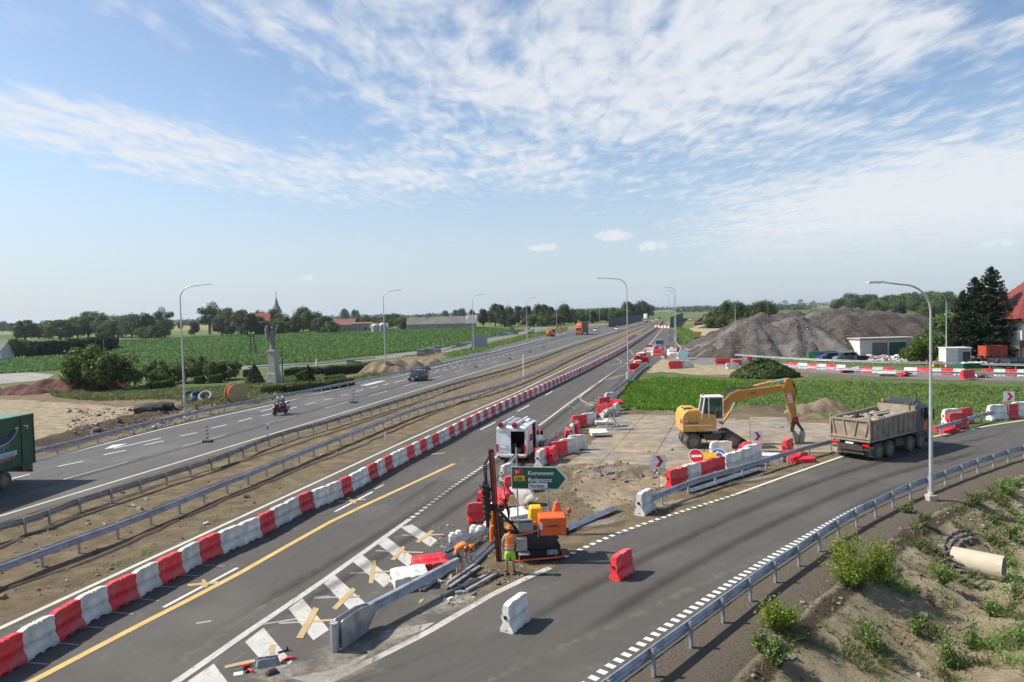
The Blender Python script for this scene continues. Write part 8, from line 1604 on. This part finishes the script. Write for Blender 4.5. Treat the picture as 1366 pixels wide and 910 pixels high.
# worker half hidden behind the mast
root = empty('person', G(660, 728), 0, 'worker in an orange vest half hidden behind the drilling mast', 'person')
nodes = [((0, 0, .93), (.14, .11)), ((0, 0, 1.12), (.13, .10)), ((0, 0, 1.34), (.16, .11)), ((0, 0, 1.45), (.10, .08)), ((0, 0, 1.53), .055), ((0, 0, 1.6), .055)]; edges = [(0, 1), (1, 2), (2, 3), (3, 4), (4, 5)]
for s in (-1, 1):
    limb(nodes, edges, 0, [((s*.10, 0, .84), .088), ((s*.12, .0, .50), .058), ((s*.13, .03, .36), .060), ((s*.13, .03, .09), .038), ((s*.14, -.05, .04), .04)])
    wi = limb(nodes, edges, 3, [((s*.19, 0, 1.43), .062), ((s*.24, -.05, 1.17), .044), ((s*.20, -.28, 1.12), .028)]); hand(nodes, edges, wi, nodes[wi][0], (0, -1, .1), (0, 0, 1))
skin('body', nodes, edges, M_skin, root); skin('vest', ves, [(0, 1), (1, 2), (2, 3), (3, 4), (3, 5)], M_vest, root); skin('trousers', [((0, 0, .95), (.165, .13)), ((0, 0, .86), (.16, .13)), ((-.10, 0, .74), .11), ((-.13, .02, .08), .075), ((.10, 0, .74), .11), ((.13, .02, .08), .075)], [(0, 1), (1, 2), (2, 3), (1, 4), (4, 5)], M_vest, root)
hd_ = head(root, (0, 0, 1.68), (0, 0, .3)); mb = MB(); mb.lathe([(.150, .012), (.148, .028), (.118, .030), (.112, .075), (.075, .118), (.01, .132)], (0, 0, .03), n=20); mb.build('helmet', M_wht, hd_, smooth=50)
# ---- motorbike with two riders, coming towards the camera (local -y is forward)
mroot = empty('motorbike', G(374, 553.5), -.42, 'dark red touring motorbike carrying two helmeted riders', 'motorbike'); M_mred = mat('dark_red_fairing', (.16, .008, .012), .25, 0, .1)
for y in (-.75, .75):
    mb = MB(); torus(mb, .27, .055, 24, 10); mb.lathe([(.20, -.02), (.20, .02)], n=16); mb.lathe([(.06, -.07), (.06, .07)], n=10); o = mb.build('wheel', M_tyre, mroot, smooth=50); o.location = (0, y, .32); o.rotation_euler = (0, L90, 0)
mb = MB(); loft(mb, [[(math.cos(a)*w_, y, z+math.sin(a)*h_) for a in [2*math.pi*k/14 for k in range(14)]] for y, z, w_, h_ in ((-.95, .78, .08, .10), (-.85, .82, .24, .26), (-.6, .82, .30, .36), (-.3, .75, .26, .32), (0, .72, .20, .24), (.4, .74, .16, .18), (.85, .80, .14, .12))]); mb.build('fairing', M_mred, mroot, smooth=60)
mb = MB(); mb.add([(-.2, -.80, 1.05), (.2, -.80, 1.05), (.15, -.60, 1.38), (-.15, -.60, 1.38)], [(0, 1, 2, 3)]); mb.build('windscreen', M_glass, mroot, fix=False); mb = MB(); mb.box((0, -.93, .86), (.22, .05, .12), b=.02); mb.build('headlight', M_chrome, mroot)
mb = MB(); mb.box((0, .35, .92), (.3, .9, .12), b=.04); mb.tube([(-.38, -.45, 1.08), (0, -.55, 1.05), (.38, -.45, 1.08)], .02); mb.box((0, 0, .42), (.36, .5, .36), b=.05); mb.tube([(.06, -.75, .32), (.06, -.6, .9)], .03); mb.tube([(-.06, -.75, .32), (-.06, -.6, .9)], .03); mb.tube([(.2, .1, .3), (.24, .9, .42)], .05); mb.build('frame', M_trim, mroot)
for s in (-1, 1): mb = MB(); mb.box((s*.34, .72, .68), (.22, .5, .42), b=.06); mb.build('pannier', M_mred if s < 0 else M_signback, mroot)
mb = MB(); mb.box((0, 1.0, 1.10), (.5, .4, .32), b=.08); mb.build('top_box', M_signback, mroot)
for (y0, lean, m_j, lb) in ((-.02, -.16, mat('grey_riding_suit', (.17, .18, .20), .7), 'front rider in a grey suit and white helmet steering the motorbike'), (.50, -.05, mat('dark_riding_suit', (.045, .05, .06), .7), 'pillion rider in a dark suit and white helmet')):
    rt = empty('person', mroot.location.copy(), -.42, lb, 'person'); front = y0 < .2
    nodes = [((0, y0, .98), (.15, .13)), ((0, y0+lean*.4, 1.18), (.14, .12)), ((0, y0+lean, 1.40), (.17, .12)), ((0, y0+lean*1.2, 1.50), (.09, .08)), ((0, y0+lean*1.3, 1.58), .06)]; edges = [(0, 1), (1, 2), (2, 3), (3, 4)]
    for s in (-1, 1):
        limb(nodes, edges, 0, [((s*.14, y0-.06, .96), .10), ((s*.28, y0-.42, .84), .075), ((s*.26, y0-.16, .48), .055), ((s*.26, y0-.26, .42), .045)])
        wi = limb(nodes, edges, 3, [((s*.19, y0+lean*1.1, 1.47), .07), ((s*.34, y0+lean-.18, 1.26), .055), ((s*.36, -.42, 1.12) if front else (s*.20, y0-.40, 1.12), .038)]); hand(nodes, edges, wi, nodes[wi][0], (0, -1, -.2), (-s, 0, .3))
    skin('body', nodes, edges, m_j, rt); mb = MB(); mb.ball((0, 0, 0), (.135, .155, .15), 16); mb.ball((0, -.05, -.07), (.10, .11, .08), 12); h_ = mb.build('helmet', M_wht, rt, smooth=70); h_.location = (0, y0+lean*1.35, 1.70); mb = MB(); mb.ball((0, -.045, .01), (.118, .118, .06), 12); mb.build('visor', M_glass, h_, smooth=70)
# ================================================================ small things on the asphalt
def small(nm, px, py, fn, m_, lb, cat, rz=0, dz=.012, smooth=None): mb = MB(); fn(mb); o = mb.build(nm, m_, smooth=smooth); o.location = GG(px, py)+Vector((0, 0, dz)); o.rotation_euler = (0, 0, rz); tag(o, lb, cat); return o
small('tool_bag', 357, 890, lambda m: (m.box((0, 0, .14), (.62, .30, .26), taper=(.9, .55), b=.05), m.box((0, -.02, .28), (.60, .04, .02)), m.tube([(-.2, -.1, .2), (0, -.12, .34), (.2, -.1, .2)], .012)), mat('grey_tool_bag', (.22, .23, .25), .8, 0, .1), 'open grey tool bag lying on the hatched marking', 'tool bag', .25)
small('tool_bag', 363, 903, lambda m: (m.box((0, 0, .09), (.35, .26, .18), b=.05, taper=(.8, .8))), M_trim, 'black pouch beside the grey tool bag', 'tool pouch', .6)
for px, py, rz, lb in ((328, 893, .5, 'red cordless tool left of the grey tool bag'), (335, 899, -.7, 'second red cordless tool left of the bag'), (380, 885, .9, 'red cordless tool right of the grey tool bag'), (387, 882, 0, 'small red tool farthest right of the bag')): small('power_tool', px, py, lambda m: (m.box((0, 0, .06), (.20, .07, .09), 0, b=.02), m.box((-.06, -.06, .05), (.06, .14, .06), 1, b=.01), m.tube([(.1, 0, .06), (.18, 0, .06)], .02, mi=1)), [M_signr, M_trim], lb, 'power tool', rz)
for k, (px, py) in enumerate(((372, 897), (378, 894), (384, 899), (389, 902), (382, 906))): small('steel_tube', px, py, lambda m: m.tube([(-.17, 0, .03), (.17, 0, .03)], .028, 10), M_galv, ['short steel tube nearest the tool bag', 'short steel tube second from the tool bag', 'short steel tube in the middle of the five', 'short steel tube farthest right of the five', 'short steel tube lowest of the five'][k], 'steel tube', .5)
small('paper_sheet', 318, 901, lambda m: m.box((0, 0, .012), (.24, .18, .02), rx=.05), M_plate, 'crumpled white paper left of the red tools', 'paper', .3); small('cloth_rag', 343, 897, lambda m: m.box((0, 0, .015), (.14, .16, .03), rz=.3, b=.01), mat('teal_rag', (.03, .22, .16), .8), 'teal rag beside the grey tool bag', 'rag', .2); small('metal_bracket', 378, 872, lambda m: (m.box((0, 0, .04), (.30, .05, .05)), m.box((.12, 0, .08), (.05, .05, .12))), M_dsteel, 'dark bracket above the red tools', 'bracket', .7)
small('bottle', 530.5, 764, lambda m: m.lathe([(.045, 0), (.045, .2), (.018, .25), (.018, .29)], n=10), mat('bottle_plastic', (.25, .28, .22), .3), 'small bottle standing on the asphalt between crosses', 'bottle', smooth=40)
for k, (px, py, s_, m_) in enumerate(((591, 797, .10, M_galv), (612, 795, .14, M_signback), (601, 803, .12, M_wht), (598, 808, .1, M_galv_dull), (485, 820, .06, M_conc))): small('scrap_piece', px, py, lambda m: (m.box((0, 0, s_*.5), (s_*1.7, s_, s_), rz=.4*k, b=.01), m.box((s_, 0, s_*.4), (s_, s_*.4, s_*.3), rz=1)), m_, ['silvery scrap left of the dark cube by the edge line', 'dark metal cube by the white edge line', 'white scrap below the dark metal cube', 'dull scrap lowest by the edge line', 'pebble-like scrap on the pale asphalt'][k], 'scrap')
for k, (px, py, rz) in enumerate(((604, 725, .1), (612, 722, .2), (632, 714, .4), (640, 716, .1), (650, 709, .8))): small('concrete_foot', px, py, lambda m: (m.box((0, 0, .18), (.34, .26, .36), b=.05), m.lathe([(.13, .3), (.12, .42), (.05, .45)], n=12)), M_wht, ['white plastic base leftmost behind the bending worker', 'white plastic base second behind the bending worker', 'white plastic base near the middle of the rail bundle', 'white plastic base touching the rail bundle', 'white plastic base nearest the mast'][k], 'plastic base', rz)
def scrapframe(m):
    for a, b in (((-1, 0, .2), (1.2, .1, .25)), ((-1.1, .3, .25), (1.3, .25, .3)), ((-.6, .1, .2), (-.2, .1, 1.2)), ((.2, .1, .2), (.1, .2, 1.3)), ((.6, .1, .2), (.9, .4, .3)), ((-.8, -.3, .1), (.9, -.2, .15)), ((-.2, .1, 1.2), (.5, .1, .3))): m.tube([a, b], .045, 6)
small('steel_scrap', 818, 574, scrapframe, M_galv, 'tangle of steel rails and brackets beside the lying barriers', 'steel frame'); small('wooden_plank', 790, 574, lambda m: m.box((0, 0, .1), (2.2, .16, .06), rz=.25), M_wood, 'tan plank lying among the barriers beside the slabs', 'plank'); small('steel_plate', 832, 574, lambda m: m.box((0, 0, .12), (1.5, .35, .04), rz=.02), M_galv, 'pale steel plate lying on the sand by the slabs', 'steel plate')
small('black_sheet', 1035, 609, lambda m: (m.ball((0, 0, .1), (1.0, .4, .22), 12), m.ball((.6, .1, .1), (.5, .4, .15), 10)), M_black, 'crumpled black sheet behind the ramp rail', 'sheet', -.3, smooth=60)
lamp_foot = small('junction_box', 837.5, 509, lambda m: (m.box((0, 0, .55), (.45, .35, 1.1), b=.04), m.box((0, 0, 1.15), (.5, .4, .1))), M_wht, 'white wrapped box at the foot of the middle street lamp', 'box'); small('utility_cabinet', 517.5, 497, lambda m: (m.box((0, 0, .9), (.9, .5, 1.8), b=.03), m.box((0, 0, 1.85), (1.0, .6, .1))), M_signback, 'grey cabinet at the foot of the lamp beside the dirt heap', 'cabinet')
# culvert
pc_ = GG(1318, 765); root = empty('culvert', pc_, 0, 'pale concrete pipe sticking out of a stone apron in the bank', 'culvert'); dv = Vector((.70, -.71, 0)).normalized(); mb = MB(); n_ = 24; rings_ = []
for (t, r_) in ((-1.25, .50), (.55, .50), (.55, .42), (-.6, .42)): rings_.append([tuple(dv*t+Vector((-dv.y, dv.x, 0))*math.cos(2*math.pi*k/n_)*r_+Vector((0, 0, .30+.16*(-t if t < 0 else 0)*0+math.sin(2*math.pi*k/n_)*r_))) for k in range(n_)])
loft(mb, rings_, cap=False); mb.build('pipe', mat('pale_concrete_pipe', (.50, .44, .33), .8, 0, .1, 2, .2, 12), root, smooth=40, fix=False)
mb = MB(); o = mb.add([tuple(dv*-.55+Vector((-dv.y, dv.x, 0))*math.cos(2*math.pi*k/n_)*.43+Vector((0, 0, .30+math.sin(2*math.pi*k/n_)*.42))) for k in range(n_)], [tuple(range(n_))]); mb.build('dark_inside', M_hole, root, fix=False)
mb = MB(); rs = random.Random(5); nv = Vector((-dv.y, dv.x, 0))
AP = [(1292, 714), (1276, 718), (1267, 727), (1266, 738), (1272, 751), (1284, 764), (1298, 775), (1314, 784)]
app = smooth_line([GG(*q) for q in AP], .24)
for i_, p in enumerate(app):
    d = (app[min(i_+1, len(app)-1)]-app[max(i_-1, 0)]).normalized(); n = Vector((-d.y, d.x, 0)).normalized()
    for q in (-1, 0, 1):
        w_ = p+n*q*.21; mb.box((w_.x-pc_.x, w_.y-pc_.y, ground_z(w_.x, w_.y)-pc_.z+.03), (.22, .18, .12), rz=math.atan2(d.y, d.x)+rs.uniform(-.2, .2), rx=rs.uniform(-.15, .15), ry=rs.uniform(-.1, .1), b=.02)
mb.build('stone_apron', mat('apron_stone', (.17, .145, .13), .9, 0, .25, 3, .4, 14), root, fix=False)
# furrows of loose soil in the median
M_furrow = mat('dark_soil_furrow', (.085, .062, .042), .95, 0, .3, 3, .8, 8)  # dark brown soil, darker than the median around it
def furrow(px, w_, lb):
    pts = smooth_line(GL(px), .9); mb = MB(); vs = []; n_ = 5
    for i, p in enumerate(pts):
        d = (pts[min(i+1, len(pts)-1)]-pts[max(i-1, 0)]).normalized(); n = Vector((d.y, -d.x, 0)); j = R.uniform(-.12, .12); ww = w_*R.uniform(.6, 1.3)
        for q, (o_, z) in enumerate(((-1, -.02), (-.5, .07), (0, .10), (.5, .05), (1, -.02))): vs.append((p.x+n.x*(j+o_*ww), p.y+n.y*(j+o_*ww), z*R.uniform(.5, 1.4) if 0 < q < 4 else z))
    mb.add(vs, [(i*n_+q, (i+1)*n_+q, (i+1)*n_+q+1, i*n_+q+1) for i in range(len(pts)-1) for q in range(n_-1)]); tag(mb.build('soil_ridge', M_furrow, smooth=80, fix=False), kind='structure')
furrow([(-30, 741), (0, 731), (96, 690), (223, 645), (340, 611), (420, 585), (530, 548), (632, 510), (703, 489), (766, 462), (820, 444)], .22, ''); furrow([(-20, 799), (0, 789), (96, 757), (192, 716), (300, 668), (420, 618), (480, 596), (560, 560), (640, 528), (735, 491), (812, 458)], .18, '')
blades('median_weeds', [([(60, 800), (160, 752), (300, 685), (330, 668), (330, 680), (200, 745), (80, 806)], 1.)], 60, .12, LM_weed, 'small green weeds along the median edge', 'weeds', .012, 12, -.5)
# haze
xs0, xs1, ys0, ys1 = -11000, 11000, -600, 17000
mb = MB(); mb.box(((xs0+xs1)/2, (ys0+ys1)/2, 24), (xs1-xs0, ys1-ys0, 56)); hzo = mb.build('haze', []); hm = bpy.data.materials.new('haze'); hm.use_nodes = True; t_ = hm.node_tree; t_.nodes.clear(); pv = t_.nodes.new('ShaderNodeVolumePrincipled'); pv.inputs['Color'].default_value = (.80, .88, 1, 1); pv.inputs['Density'].default_value = .00008; pv.inputs['Anisotropy'].default_value = .3; om = t_.nodes.new('ShaderNodeOutputMaterial'); t_.links.new(pv.outputs[0], om.inputs['Volume']); hzo.data.materials.append(hm); tag(hzo, 'thin pale summer haze over the whole plain', 'haze', kind='stuff')
